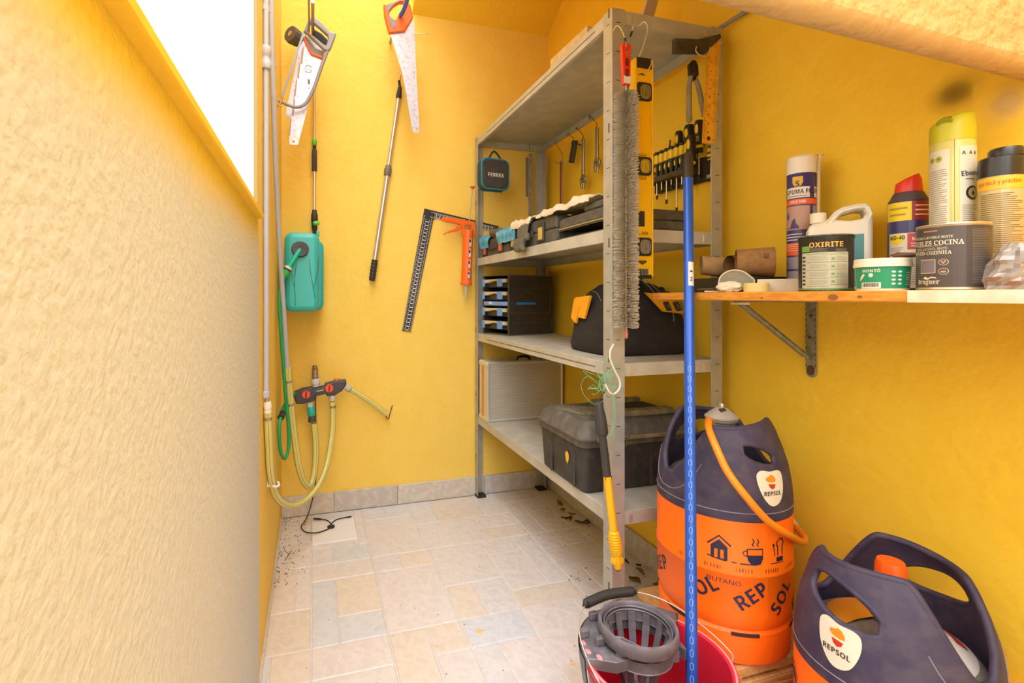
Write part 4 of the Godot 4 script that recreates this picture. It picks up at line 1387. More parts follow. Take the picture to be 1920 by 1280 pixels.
func make_hung_on_end():
	var steel := mat("hook_steel", "b5ab93", 0.35, 0.8)
	var pale := mat("hook_pale", "d8cdb4", 0.4, 0.3)
	var blackw := mat("wire_black", "37302a", 0.5, 0.3)
	# long bottle brush
	var t := thing("radiator_brush", "long grey bristled brush with red handle hanging on the front post", "brush", Vector3(0.797, 0.9, -1.128))
	var b := MB.new()
	b.prism(P([-0.016, 0.76, -0.011, 0.768, 0.008, 0.768, 0.013, 0.764, 0.013, 0.742, 0.006, 0.742, 0.0055, 0.753, -0.002, 0.753, -0.004, 0.74, 0.012, 0.736, 0.011, 0.658, -0.011, 0.658]), -0.005, 0.005, 0.0015)
	var hd := part("handle", b, mat("brush_red", "e0341c", 0.4), t, "red plastic handle with slots")
	b = MB.new()
	for y in [0.717, 0.69]:
		b.prism(rrect(0.011, 0.022, 0.005, 4, Vector2(-0.0005, y)), 0.0048, 0.0056)
	stuff(part("slots", b, mat("slot_red", "7c1b10", 0.6), hd))
	b = MB.new()
	b.box(Vector3(0.0, 0.671, 0.0052), Vector3(0.02, 0.019, 0.0006))
	part("sticker", b, mat("sticker_white", "e4dfd6", 0.5), hd)
	b = MB.new()
	wire(b, [-0.003, 0.75, 0.002, -0.004, 0.77, 0.004, -0.007, 0.81, -0.01, -0.009, 0.83, -0.03, -0.009, 0.82, -0.05], 0.0016)
	part("wire_hook", b, pale, t)
	b = MB.new()
	b.tube(P3([-0.0035, 0.765, 0.003, -0.0045, 0.782, 0.001]), 0.003, 7)
	part("hook_sleeve", b, blackw, t)
	b = MB.new()
	b.tube(P3([0, 0.005, 0, 0, 0.66, 0]), 0.003, 8)
	part("core_wire", b, steel, t)
	b = MB.new()
	var rng := RandomNumberGenerator.new()
	rng.seed = 3
	for row in 150:
		var y := 0.018 + row * 0.00418
		var fade := clampf((0.655 - y) / 0.02, 0.35, 1.0)
		for k in 15:
			var a := TAU * k / 15 + row * 0.47 + rng.randf_range(-0.12, 0.12)
			var r := 0.033 * fade * rng.randf_range(0.9, 1.05)
			var d := Vector3(sin(a), rng.randf_range(-0.1, 0.06), cos(a))
			var side := Vector3(cos(a), 0, -sin(a))
			var p0 := Vector3(sin(a) * 0.002, y, cos(a) * 0.002)
			var p1 := Vector3(0, y, 0) + d * r
			var w := 0.0017
			b.tri(p0 - side * w * 0.4, p0 + side * w * 0.4, p1 + side * w)
			b.tri(p0 - side * w * 0.4, p1 + side * w, p1 - side * w)
			var up := Vector3.UP * w * 0.7
			b.tri(p0 - up * 0.5, p0 + up * 0.5, p1 + up)
			b.tri(p0 - up * 0.5, p1 + up, p1 - up)
	stuff(part("bristles", b, dirty("bristle", "b9ae99", "d0c5b0", 0.9), t))
	b = MB.new()
	b.lathe([Vector2(0.0, -0.014), Vector2(0.005, -0.01), Vector2(0.006, 0.0), Vector2(0.004, 0.012), Vector2(0.0, 0.013)], 10)
	part("end_tip", b, mat("tip_pink", "b96f5c", 0.6), t)
	# spirit level hung upside down
	t = thing("spirit_level", "yellow spirit level hanging upright beside the grey bristled brush", "spirit level", Vector3(0.8645, 1.05, -1.155))
	var yel := mat("level_yellow", "f0b70c", 0.35)
	b = MB.new()
	b.box(Vector3(0, 0.298, 0), Vector3(0.052, 0.58, 0.02), 0.001)
	b.box(Vector3(-0.0265, 0.298, 0), Vector3(0.005, 0.592, 0.028), 0.001)
	b.box(Vector3(0.0265, 0.298, 0), Vector3(0.005, 0.592, 0.028), 0.001)
	part("beam", b, yel, t)
	var blk := mat("level_black", "2a251c", 0.45)
	for y in [[0.581, 0.598], [-0.002, 0.008]]:
		b = MB.new()
		b.box(Vector3(0, (y[0] + y[1]) / 2 - (0.006 if y[0] > 0.5 else 0.0), 0.002), Vector3(0.05, y[1] - y[0] + (0.012 if y[0] > 0.5 else 0.0), 0.022), 0.002)
		part("end_cap", b, blk, t)
	for v in [[0.505, 0], [0.303, 1], [0.084, 2]]:
		b = MB.new()
		b.x = Transform3D(Basis(), Vector3(0, v[0], 0))
		b.prism(rrect(0.046, 0.05, 0.009, 4), 0.009, 0.0145, 0.0015, rrect(0.03, 0.036, 0.012, 4, Vector2(0.003, 0)))
		var vp := part("vial_frame", b, blk, t)
		b = MB.new()
		b.x = Transform3D(Basis(), Vector3(0.003, v[0], 0))
		b.prism(rrect(0.0305, 0.0365, 0.012, 4), 0.009, 0.0105)
		part("vial", b, mat("vial_%d" % v[1], ["8f7d34", "c9a52a", "8d8068"][v[1]], 0.2), vp)
		b = MB.new()
		var rg := []
		for p in rrect(0.0305, 0.0365, 0.012, 4, Vector2(0.003, v[0])):
			rg.append(Vector3(p.x, p.y, 0.0135))
		b.tube(rg, 0.0011, 5, true)
		part("vial_rim", b, mat("vial_rim", "a89d82", 0.3), vp)
		b = MB.new()
		for x in [-0.004, 0.006, 0.01]:
			b.box(Vector3(x, v[0], 0.0107), Vector3(0.0008, 0.02, 0.0003))
		stuff(part("vial_marks", b, blk, vp))
	b = MB.new()
	b.box(Vector3(-0.0075, 0.16, 0.0102), Vector3(0.021, 0.042, 0.0012), 0.0004)
	part("grip_pad", b, blk, t)
	b = MB.new()
	b.box(Vector3(0.031, 0.155, 0), Vector3(0.008, 0.044, 0.016), 0.003)
	part("side_grip", b, blk, t)
	b = MB.new().at(Vector3(0.0, 0.121, 0.0104), 0, 0, PI)
	b.text("600", 0.009, Vector3(-0.004, 0, 0))
	b.text("mm", 0.0035, Vector3(0.0125, 0.003, 0))
	b.at(Vector3.ZERO)
	for y in [0.332, 0.272, 0.33]:
		b.x = Transform3D(Basis.from_euler(Vector3(0, 0, PI)), Vector3(-0.006, y, 0.0104))
		if y != 0.33:
			b.text("STANLEY", 0.0042, Vector3.ZERO)
	b.x = Transform3D()
	b.prism(P([-0.018, 0.047, 0.009, 0.047, 0.009, 0.042, -0.004, 0.035, -0.018, 0.042]), 0.0101, 0.0106)
	b.prism(P([-0.02, 0.55, -0.005, 0.556, 0.006, 0.55]), 0.0101, 0.0106)
	b.box(Vector3(-0.021, 0.42, 0.0103), Vector3(0.002, 0.05, 0.0006))
	stuff(part("print", b, mat("level_print", "5d430a", 0.5), t))
	b = MB.new()
	for y in [0.332, 0.272]:
		var rg := []
		for p in rrect(0.029, 0.009, 0.0045, 4, Vector2(-0.006, y)):
			rg.append(Vector3(p.x, p.y, 0.0104))
		b.tube(rg, 0.0006, 4, true)
	stuff(part("badge_outline", b, mat("level_print", "5d430a", 0.5), t))
	b = MB.new()
	b.box(Vector3(-0.003, 0.013, 0.0108), Vector3(0.036, 0.024, 0.0008))
	var bc := part("price_label", b, mat("label_grey", "8f8768", 0.6), t)
	b = MB.new()
	for k in 9:
		b.box(Vector3(-0.016 + k * 0.0032, 0.016, 0.0114), Vector3(0.001 + 0.0008 * (k % 3), 0.014, 0.0003))
	stuff(part("barcode", b, blk, bc))
	b = MB.new()
	wire(b, [0.0, 0.695, -0.01, 0.008, 0.703, 0.0, 0.016, 0.69, 0.005, 0.01, 0.66, 0.008, -0.012, 0.605, 0.01, -0.02, 0.585, -0.008, -0.012, 0.572, -0.018, 0.012, 0.58, 0.0, 0.022, 0.592, 0.015, 0.012, 0.568, 0.018, -0.002, 0.556, 0.014], 0.0016)
	part("wire_hook", b, pale, t)
	# lone hook
	t = thing("wire_hook", "short pale wire hook with black end between the red handle and the yellow level", "hook", Vector3(0.838, 1.72, -1.17))
	b = MB.new()
	wire(b, [0.012, 0.024, -0.006, 0.008, 0.02, 0.006, -0.002, 0.0, 0.012], 0.0016)
	part("wire", b, pale, t)
	b = MB.new()
	b.tube(P3([-0.001, 0.002, 0.012, -0.007, -0.012, 0.013]), 0.0028, 7)
	part("sleeve", b, blackw, t)
	# try square
	t = thing("try_square", "try square with black stock and worn yellow blade hanging at the back post", "square", Vector3(1.04, 1.71, -1.145))
	b = MB.new()
	b.prism(P([-0.079, 0.003, -0.079, -0.036, 0.03, -0.022, 0.045, -0.004, 0.08, 0.028, 0.076, 0.038, 0.0, 0.012]), -0.008, 0.008, 0.002)
	part("stock", b, dirty("stock_black", "3b3429", "4a4234", 0.6), t)
	b = MB.new()
	for k in 4:
		b.box(Vector3(-0.028, -0.009 - k * 0.006, 0.0082), Vector3(0.085 - 0.01 * (k % 2), 0.0018, 0.0004))
	stuff(part("moulded_lines", b, mat("stock_line", "241f18", 0.6), t))
	b = MB.new()
	b.prism(P([0.034, -0.02, 0.048, 0.002, 0.08, 0.03, 0.063, -0.274, 0.018, -0.278]), -0.0006, 0.0008)
	var bl := part("blade", b, dirty("square_yellow", "ecb02c", "dd9f22", 0.5), t)
	b = MB.new()
	for k in 46:
		var f := k / 46.0
		var w := 0.011 if k % 5 == 0 else 0.006
		b.box(Vector3(0.036 - 0.0165 * f + w / 2, -0.03 - 0.24 * f, 0.001), Vector3(w, 0.0009, 0.0002))
		b.box(Vector3(0.07 - 0.008 * f - w / 2, -0.03 - 0.24 * f, 0.001), Vector3(w, 0.0009, 0.0002))
	for k in 9:
		b.text(str((k + 1) * 2), 0.006, Vector3(0.049 - 0.0125 * (k / 9.0), -0.045 - k * 0.025, 0.001), 0.0, PI / 2)
	stuff(part("scale", b, mat("scale_dark", "6b4310", 0.5), bl))
	b = MB.new().at(Vector3(0.04, -0.262, 0.001))
	b.prism(disc(0.0065, 0.0065, 16), 0, 0.0004)
	part("hole", b, mat("slot_dark", "3a352c", 0.8), bl)
	b = MB.new()
	wire(b, [0.008, 0.012, 0.0, -0.014, -0.026, 0.012, 0.01, -0.04, 0.014, 0.03, -0.028, 0.012, 0.035, -0.01, 0.012], 0.0015)
	wire(b, [0.074, 0.01, 0.006, 0.085, 0.014, 0.004, 0.088, 0.02, -0.02], 0.0015)
	stuff(part("wire_hook", b, pale, t))
	# pliers
	t = thing("diagonal_pliers", "side cutting pliers with dusty grey handles hanging under the try square", "pliers", Vector3(1.075, 1.6, -1.2))
	b = MB.new()
	b.prism(P([-0.004, 0.093, 0.008, 0.095, 0.017, 0.08, 0.019, 0.056, 0.012, 0.036, -0.004, 0.036, -0.014, 0.05, -0.016, 0.078]), -0.006, 0.006, 0.0025)
	part("jaws", b, mat("jaw_black", "3a352e", 0.4, 0.5), t)
	b = MB.new()
	b.ball(Vector3(0.002, 0.052, 0.006), Vector3(0.007, 0.007, 0.003), 10, 5)
	part("rivet", b, mat("rivet_dark", "4c463c", 0.4, 0.5), t)
	for s in [[-0.006, 0.046, -0.012, 0.02, -0.013, -0.03, -0.012, -0.09], [0.008, 0.046, 0.022, 0.015, 0.034, -0.03, 0.045, -0.068]]:
		b = MB.new()
		var pp := []
		for p in spl(P(s), 6):
			pp.append(Vector3(p.x, p.y, 0.0))
		var rs := []
		for k in pp.size():
			rs.append(lerpf(0.0065, 0.0085, k / 18.0) if k < pp.size() - 1 else 0.005)
		b.tube(pp, rs, 10)
		part("handle", b, dirty("grip_grey", "a19782", "8c816b", 0.8), t)
	b = MB.new()
	wire(b, [0.0, 0.09, 0.0, 0.002, 0.11, 0.004, 0.012, 0.125, -0.01], 0.0014)
	part("wire_hook", b, pale, t)

# one screwdriver, tip down, base of the handle at y = 0
func driver(at: Vector3, hl: float, hr: float, sl: float, label: String, look := 0, lean := 0.0):
	var t := thing("screwdriver", label, "screwdriver", at, 0, "screwdrivers in the wall rack")
	t.rotation = Vector3(lean, 0, 0)
	var yel := mat("driver_yellow", "efc91c", 0.35)
	var blk := mat("driver_black", "26221b", 0.45)
	var b := MB.new()
	if look == 2:
		b.lathe([Vector2(0, 0), Vector2(hr, 0), Vector2(hr, hl), Vector2(hr * 1.5, hl), Vector2(hr * 1.5, hl + 0.02), Vector2(hr * 0.9, hl + 0.022), Vector2(hr * 0.9, hl + 0.04), Vector2(0, hl + 0.042)], 10)
		part("shaft", b, blk, t)
		return
	b.lathe([Vector2(0, 0), Vector2(hr * 0.75, 0.0), Vector2(hr * 0.6, hl * 0.1), Vector2(hr * 0.95, hl * 0.25), Vector2(hr, hl * 0.45), Vector2(hr, hl * 0.9), Vector2(hr * 0.8, hl), Vector2(0, hl * 1.02)], 14)
	var h := part("handle", b, blk, t)
	b = MB.new()
	if look == 0:
		b.lathe([Vector2(hr * 0.9, hl * 0.52), Vector2(hr * 1.06, hl * 0.53), Vector2(hr * 1.06, hl * 0.86), Vector2(hr * 0.9, hl * 0.87)], 14)
		b.at(Vector3(-hr * 0.93, hl * 0.3, 0), 0, 0, 0)
		b.ball(Vector3.ZERO, Vector3(0.0015, hl * 0.11, hr * 0.42), 8, 6)
	else:
		b.lathe([Vector2(hr * 0.5, hl * 0.12), Vector2(hr * 0.82, hl * 0.13), Vector2(hr * 0.98, hl * 0.2), Vector2(hr * 0.9, hl * 0.21)], 14)
		b.at(Vector3(-hr * 0.9, hl * 0.72, 0.002))
		b.ball(Vector3.ZERO, Vector3(0.003, hl * 0.16, hr * 0.55), 10, 6)
		for k in 3:
			b.at(Vector3(0, hl * (0.32 + k * 0.06), 0))
			b.lathe([Vector2(hr * 0.98, 0), Vector2(hr * 1.04, 0.0008), Vector2(hr * 1.04, 0.002), Vector2(hr * 0.98, 0.003)], 12, -2.4, -0.8)
	stuff(part("yellow_inlay", b, yel, h))
	b = MB.new()
	b.tube(P3([0, 0.004, 0, 0, -sl, 0]), 0.0026, 8)
	var s := part("shaft", b, mat("shaft_steel", "d5cbb3", 0.25, 0.85), t)
	b = MB.new()
	b.loft([[Vector3(-0.0026, -sl, -0.0026), Vector3(0.0026, -sl, -0.0026), Vector3(0.0026, -sl, 0.0026), Vector3(-0.0026, -sl, 0.0026)], [Vector3(-0.0008, -sl - 0.014, -0.0042), Vector3(0.0008, -sl - 0.014, -0.0042), Vector3(0.0008, -sl - 0.014, 0.0042), Vector3(-0.0008, -sl - 0.014, 0.0042)]], true, true, 0xFFFFFFFF)
	part("tip", b, mat("tip_dark", "4a4032", 0.4, 0.6), s)

func make_screwdriver_rack():
	var blk := mat("rack_black", "2b261d", 0.55)
	var t := thing("screwdriver_rack", "black plastic wall rack full of black and yellow screwdrivers", "rack", Vector3(1.19, 1.39, -1.36))
	var b := nb(t)
	b.x = b.o * Transform3D(Basis.from_euler(Vector3(0.03, 0, 0)), Vector3(1.184, 1.39, -1.36))
	b.box(Vector3(0, 0.012, 0), Vector3(0.006, 0.078, 0.29), 0.003)
	part("back_plate", b, blk, t)
	b = nb(t)
	b.x = b.o * Transform3D(Basis.from_euler(Vector3(0.03, 0, 0)), Vector3(1.16, 1.402, -1.395))
	b.box(Vector3(0, 0, 0), Vector3(0.046, 0.02, 0.215), 0.003)
	part("ledge", b, dirty("rack_dust", "554a34", "463d2b", 0.7), t, "dusty front ledge")
	b = nb(t)
	b.x = b.o * Transform3D(Basis.from_euler(Vector3(0.03, -PI / 2, 0)), Vector3(1.1803, 1.372, -1.245))
	b.box(Vector3.ZERO, Vector3(0.028, 0.011, 0.0006))
	part("badge", b, mat("badge_grey", "a39b86", 0.5), t)
	var names := ["leftmost of the row", "second in the row", "third in the row", "fourth in the row", "fifth in the row", "sixth in the row", "seventh in the row", "last of the row, behind the broom grip"]
	for k in 8:
		driver(Vector3(1.152, 1.412, -1.478 + k * 0.0242), 0.088, 0.0092 if k != 4 else 0.0115, [0.05, 0.062, 0.048, 0.085, 0.04, 0.12, 0.05, 0.045][k], "small black and yellow screwdriver, " + names[k] + (" of the wall rack" if k < 7 else ""), 0)
	driver(Vector3(1.176, 1.42, -1.432), 0.075, 0.0028, 0.05, "thin all black screwdriver blade standing tallest at the left of the rack", 2, 0.14)
	driver(Vector3(1.174, 1.45, -1.372), 0.1, 0.0125, 0.06, "stubby black screwdriver with yellow oval behind the middle of the row", 1)
	driver(Vector3(1.174, 1.455, -1.325), 0.1, 0.016, 0.06, "thick black screwdriver with a yellow side behind the row", 1)
	driver(Vector3(1.174, 1.455, -1.282), 0.1, 0.0145, 0.07, "thick black screwdriver at the right back of the rack", 1)
	driver(Vector3(1.13, 1.395, -1.268), 0.105, 0.0145, 0.05, "large black screwdriver with yellow collar in front of the rack", 1)
	driver(Vector3(1.172, 1.41, -1.232), 0.05, 0.011, 0.045, "short black screwdriver with yellow band at the far right of the rack", 1)

func make_poles():
	# yellow handled pole hanging by a white hook on the front post
	var t := thing("yellow_pole", "yellow and black pole with ribbed yellow collar hanging at the front post", "pole", Vector3(0.75, 0.25, -1.13))
	var blk := mat("pole_black", "3b3836", 0.6)
	var yel := mat("pole_yellow", "f3b713", 0.4)
	var a := Vector3(0.727, 0.722, -1.15)
	var z := Vector3(0.777, 0.28, -1.135)
	var at := func(f: float) -> Vector3: return a.lerp(z, f)
	var b := nb(t)
	b.tube([at.call(0.0), at.call(0.01), at.call(0.05), at.call(0.1), at.call(0.19), at.call(0.2)], [0.009, 0.0115, 0.0125, 0.0155, 0.0165, 0.0145], 16)
	part("grip", b, blk, t)
	b = nb(t)
	b.tube([at.call(0.18), at.call(0.22), at.call(0.45)], [0.0145, 0.0105, 0.0105], 14)
	part("sleeve", b, blk, t)
	b = nb(t)
	b.tube([at.call(0.44), at.call(0.8)], 0.0103, 14)
	part("tube", b, yel, t)
	b = nb(t)
	for k in 3:
		var q := TAU * k / 3 + 0.4
		var o := Vector3(cos(q), 0, sin(q)) * 0.0106
		b.loft([[at.call(0.45) + o * 1.02 + Vector3(-0.004, 0, 0.003), at.call(0.45) + o * 1.02 + Vector3(0.004, 0, -0.003), at.call(0.445) + o * 0.8], [at.call(0.475) + o * 1.02, at.call(0.4751) + o * 1.02, at.call(0.475) + o * 0.85]], true, true, 0xFFFFFFFF)
	stuff(part("sleeve_edge", b, blk, t))
	b = nb(t)
	var pts := []
	var rs := []
	for k in 30:
		pts.append(at.call(0.78 + 0.15 * k / 29.0))
		rs.append(0.0125 + 0.004 * sin(PI * k / 29.0) + 0.0013 * (k % 3 - 1))
	b.tube(pts, rs, 16)
	part("ribbed_collar", b, yel, t, "ribbed yellow collar")
	b = nb(t)
	b.tube([at.call(0.93), at.call(0.95), at.call(0.96), at.call(1.0)], [0.0095, 0.0125, 0.0125, 0.0095], 12)
	b.box(at.call(0.955), Vector3(0.032, 0.018, 0.02), 0.004)
	stuff(part("end_clip", b, yel, t))
	b = nb(t)
	wire(b, [0.727, 0.72, -1.15, 0.735, 0.735, -1.148, 0.744, 0.752, -1.14], 0.002)
	part("hanging_loop", b, blk, t)
	# white S hook
	t = thing("white_hook", "white S shaped hook on the front post holding the yellow pole", "hook", Vector3(0.76, 0.74, -1.15))
	b = nb(t)
	b.tube(spl(P3([0.786, 0.868, -1.17, 0.772, 0.868, -1.15, 0.757, 0.855, -1.14, 0.755, 0.835, -1.138, 0.768, 0.805, -1.138, 0.784, 0.775, -1.138, 0.782, 0.755, -1.136, 0.765, 0.742, -1.134, 0.75, 0.748, -1.134, 0.739, 0.768, -1.136]), 6), 0.0026, 8)
	part("hook", b, mat("hook_white", "e2dccb", 0.4), t)
	# tangle of twine
	t = thing("green_twine", "tangle of thin green twine hanging from the white hook", "twine", Vector3(0.74, 0.75, -1.16))
	b = nb(t)
	var rng := RandomNumberGenerator.new()
	rng.seed = 11
	for k in 6:
		var c := Vector3(0.735 + rng.randf_range(-0.045, 0.03), 0.775 + rng.randf_range(-0.025, 0.04), -1.145)
		var q := []
		var rx := rng.randf_range(0.012, 0.045)
		var ry := rng.randf_range(0.018, 0.04)
		var tw := rng.randf_range(0, PI)
		for i in 9:
			var s := TAU * i / 9
			var w := rng.randf_range(0.7, 1.25)
			q.append(c + Vector3(cos(s + tw) * rx * w, sin(s) * ry * w, rng.randf_range(-0.012, 0.016)))
		b.tube(spl(q, 5, true), 0.0005, 4, true)
	for k in 4:
		var q := []
		for i in 8:
			q.append(Vector3(0.7 + i * 0.0105 + rng.randf_range(-0.006, 0.006), 0.745 + i * 0.009 + rng.randf_range(-0.016, 0.016), -1.145 + rng.randf_range(-0.008, 0.012)))
		b.tube(spl(q, 5), 0.0005, 4)
	b.tube(spl(P3([0.757, 0.75, -1.13, 0.758, 0.7, -1.125, 0.754, 0.665, -1.125, 0.748, 0.64, -1.125, 0.738, 0.628, -1.126]), 5), 0.0006, 4)
	b.tube(spl(P3([0.76, 0.75, -1.13, 0.761, 0.69, -1.124, 0.756, 0.645, -1.124, 0.735, 0.63, -1.126]), 5), 0.0006, 4)
	stuff(part("strands", b, mat("twine_green", "57c79a", 0.6), t))

func make_organizer():
	var t := thing("organizer_rack", "black rack of five flat parts cases on the third steel shelf", "organizer", Vector3(0.868, 0.8155, -2.118), 0.297)
	var blk := dirty("rack_body", "2f2a22", "3a342a", 0.6)
	var edge := mat("rack_edge", "6a5f49", 0.6)
	var b := MB.new()
	b.box(Vector3(0.14, 0.002, -0.1), Vector3(0.28, 0.004, 0.2), 0.001)
	part("base", b, edge, t)
	b = MB.new()
	b.box(Vector3(0.14, 0.283, -0.1), Vector3(0.28, 0.004, 0.2), 0.001)
	part("top", b, edge, t)
	for z in [-0.002, -0.198]:
		b = MB.new()
		b.box(Vector3(0.14, 0.1425, z), Vector3(0.28, 0.277, 0.004), 0.001)
		part("side_panel", b, blk, t)
		b = MB.new()
		b.box(Vector3(0.003, 0.1425, z - signf(z + 0.1) * 0.001), Vector3(0.006, 0.28, 0.006), 0.001)
		part("front_edge", b, edge, t)
	b = MB.new()
	b.box(Vector3(0.278, 0.1425, -0.1), Vector3(0.004, 0.277, 0.192), 0.001)
	part("back_panel", b, blk, t)
	b = MB.new()
	for y in [0.057, 0.105, 0.16, 0.222]:
		b.box(Vector3(0.135, y, 0.0012), Vector3(0.25, 0.003, 0.0024), 0.0008)
	b.box(Vector3(0.265, 0.14, 0.0012), Vector3(0.006, 0.26, 0.0024), 0.0008)
	stuff(part("side_ribs", b, mat("rack_rib", "4b4232", 0.55), t))
	b = MB.new()
	b.box(Vector3(0.105, 0.15, 0.003), Vector3(0.12, 0.013, 0.004), 0.001)
	part("blue_label_strip", b, mat("case_blue", "2b72b8", 0.4), t, "blue case edge showing through the side")
	var ys := [[0.226, 0.27], [0.166, 0.21], [0.088, 0.132], [0.026, 0.07]]
	for k in 4:
		var y0: float = ys[k][0]
		var y1: float = ys[k][1]
		var c := thing("parts_case", ["flat parts case with cream handle in the top slot of the black rack", "flat parts case with cream handle just above the blue case", "flat parts case with cream handle just below the blue case", "flat parts case with cream handle in the bottom slot of the black rack"][k], "parts case", Vector3.ZERO, 0, "flat parts cases in the black rack")
		c.transform = t.transform * Transform3D(Basis(), Vector3(0.0, y0, -0.1))
		b = MB.new()
		b.box(Vector3(0.14, 0.02, 0), Vector3(0.262, 0.042, 0.18), 0.004)
		part("body", b, mat("parts_case_smoke", "3b352b", 0.3), c)
		b = MB.new().at(Vector3(0.004, 0, 0), 0, -PI / 2, 0)
		var hp := []
		for i in 13:
			var u := -0.083 + 0.166 * i / 12.0
			hp.append(Vector2(u, 0.039))
		for i in 13:
			var u := 0.083 - 0.166 * i / 12.0
			hp.append(Vector2(u, 0.022 + 0.009 * pow(cos(u / 0.06 * PI / 2), 2) * (1.0 if absf(u) < 0.06 else 0.0)))
		b.prism(hp, -0.004, 0.012, 0.002)
		part("handle", b, mat("case_cream", "d3bf8d", 0.5), c, "cream handle")
		for u in [0.045, -0.082]:
			b = MB.new()
			b.box(Vector3(-0.008, 0.022, u), Vector3(0.012, 0.038, 0.034 if u > 0 else 0.016), 0.003)
			part("latch", b, mat("case_latch_blue", "6a97d6", 0.45), c, "pale blue latch")
	var f := thing("blue_case", "thin blue case slid between the cream handled parts cases", "case", Vector3.ZERO)
	f.transform = t.transform * Transform3D(Basis(), Vector3(0.0, 0.138, -0.1))
	b = MB.new()
	b.box(Vector3(0.12, 0.011, 0), Vector3(0.25, 0.02, 0.178), 0.004)
	part("body", b, mat("case_light_blue", "7ea0d8", 0.4), f)
	b = MB.new()
	b.box(Vector3(-0.006, 0.013, -0.03), Vector3(0.004, 0.012, 0.02), 0.001)
	part("catch", b, mat("collar_white", "d9d6d4", 0.45), f)

func make_tool_bag():
	var t := thing("tool_bag", "large black fabric tool bag with yellow trims on the third steel shelf", "bag", Vector3(1.022, 0.8155, -1.44))
	var blk := dirty("bag_fabric", "211f1e", "2c2927", 0.85)
	var yel := mat("bag_yellow", "f0a41a", 0.6)
	var grey := mat("bag_piping", "87837a", 0.6)
	var rings := []
	for r in [[0.0, 0.15, 0.128], [0.004, 0.162, 0.14], [0.02, 0.166, 0.146], [0.06, 0.161, 0.138], [0.11, 0.152, 0.122], [0.16, 0.139, 0.1], [0.195, 0.122, 0.074], [0.215, 0.1, 0.05], [0.224, 0.07, 0.03]]:
		var ring := []
		for i in 40:
			var a := TAU * i / 40
			var c := cos(a)
			var s := sin(a)
			var w: float = r[1] * signf(c) * pow(absf(c), 0.42)
			var d: float = r[2] * signf(s) * pow(absf(s), 0.42)
			var wob := 0.004 * sin(a * 5.0 + r[0] * 30.0) * (1.0 if r[0] > 0.01 else 0.0)
			ring.append(Vector3(w + wob, r[0] + 0.006 * cos(a * 2.0) * (r[0] / 0.2), -d + wob))
		rings.append(ring)
	var b := MB.new()
	b.loft(rings)
	var body := part("body", b, blk, t)
	# yellow flap on the left end, with a buckle, and the yellow collar on the front
	b = MB.new()
	b.loft([P3([-0.147, 0.185, 0.02, -0.147, 0.178, -0.075, -0.157, 0.115, -0.062, -0.157, 0.11, 0.0]), P3([-0.155, 0.187, 0.02, -0.155, 0.18, -0.075, -0.164, 0.115, -0.062, -0.164, 0.11, 0.0])], true, true, 0xFFFFFFFF)
	part("yellow_flap", b, yel, body, "yellow pocket flap")
	b = MB.new()
	b.loft([P3([-0.156, 0.175, -0.07, -0.158, 0.11, -0.085, -0.163, 0.093, -0.045, -0.16, 0.15, -0.03]), P3([-0.162, 0.175, -0.07, -0.166, 0.11, -0.085, -0.171, 0.093, -0.045, -0.168, 0.15, -0.03])], true, true, 0xFFFFFFFF)
	part("yellow_flap", b, yel, body)
	b = MB.new()
	b.loft([P3([0.0, 0.196, 0.088, 0.115, 0.186, 0.088, 0.115, 0.128, 0.122, 0.04, 0.136, 0.122]), P3([0.0, 0.196, 0.097, 0.115, 0.186, 0.097, 0.117, 0.128, 0.131, 0.04, 0.136, 0.131])], true, true, 0xFFFFFFFF)
	var col := part("yellow_panel", b, yel, body, "yellow front panel")
	for x in [0.062, 0.1]:
		b = MB.new().at(Vector3(x, 0.152, 0.1215), -0.5, 0, 0.08)
		b.box(Vector3.ZERO, Vector3(0.02, 0.032, 0.008), 0.002)
		var bu := part("buckle", b, mat("buckle_black", "1d1b1a", 0.4), col)
		b = MB.new().at(Vector3(x, 0.152, 0.1262), -0.5, 0, 0.08)
		wire(b, [-0.007, 0.013, 0, 0.007, -0.012, 0], 0.0006)
		wire(b, [0.007, 0.013, 0, -0.007, -0.012, 0], 0.0006)
		wire(b, [-0.008, 0.0, 0, 0.008, 0.0, 0], 0.0006)
		stuff(part("stitching", b, grey, bu))
	for z in [0.035, -0.03]:
		b = MB.new()
		b.tube(spl(P3([-0.06, 0.19, z, -0.045, 0.232, z * 0.7, 0.0, 0.25, z * 0.5, 0.035, 0.235, z * 0.7, 0.05, 0.185, z * 1.6, 0.055, 0.16, z * 2.6]), 6), 0.011, 10, false, 0.5)
		part("handle", b, mat("bag_handle", "2a2827", 0.8), t)
	b = MB.new()
	wire(b, [-0.01, 0.246, 0.03, 0.02, 0.24, 0.04, 0.036, 0.22, 0.06, 0.04, 0.19, 0.092], 0.0012)
	wire(b, [0.03, 0.244, 0.03, 0.056, 0.23, 0.04, 0.066, 0.21, 0.06, 0.07, 0.18, 0.097], 0.0012)
	wire(b, [-0.14, 0.17, 0.06, -0.13, 0.195, 0.02, -0.12, 0.2, -0.02, -0.11, 0.19, 0.05], 0.0012)
	wire(b, [0.072, 0.14, 0.13, 0.074, 0.12, 0.136, 0.072, 0.105, 0.138], 0.0012)
	stuff(part("piping", b, grey, body))
	b = MB.new()
	for k in 7:
		b.ball(Vector3(0.06 + k * 0.016, 0.21 + 0.006 * sin(k * 2.0) - k * 0.003, 0.03 - k * 0.004), Vector3(0.011, 0.013, 0.016), 10, 6)
	stuff(part("gathered_strap", b, mat("strap_black", "2c2a28", 0.8), t))
	b = MB.new()
	b.tube(spl(P3([-0.14, 0.13, 0.1, -0.15, 0.11, 0.12, -0.165, 0.06, 0.13, -0.16, 0.03, 0.14, -0.15, 0.05, 0.15]), 5), 0.006, 8)
	part("side_strap", b, mat("strap_black", "2c2a28", 0.8), t)

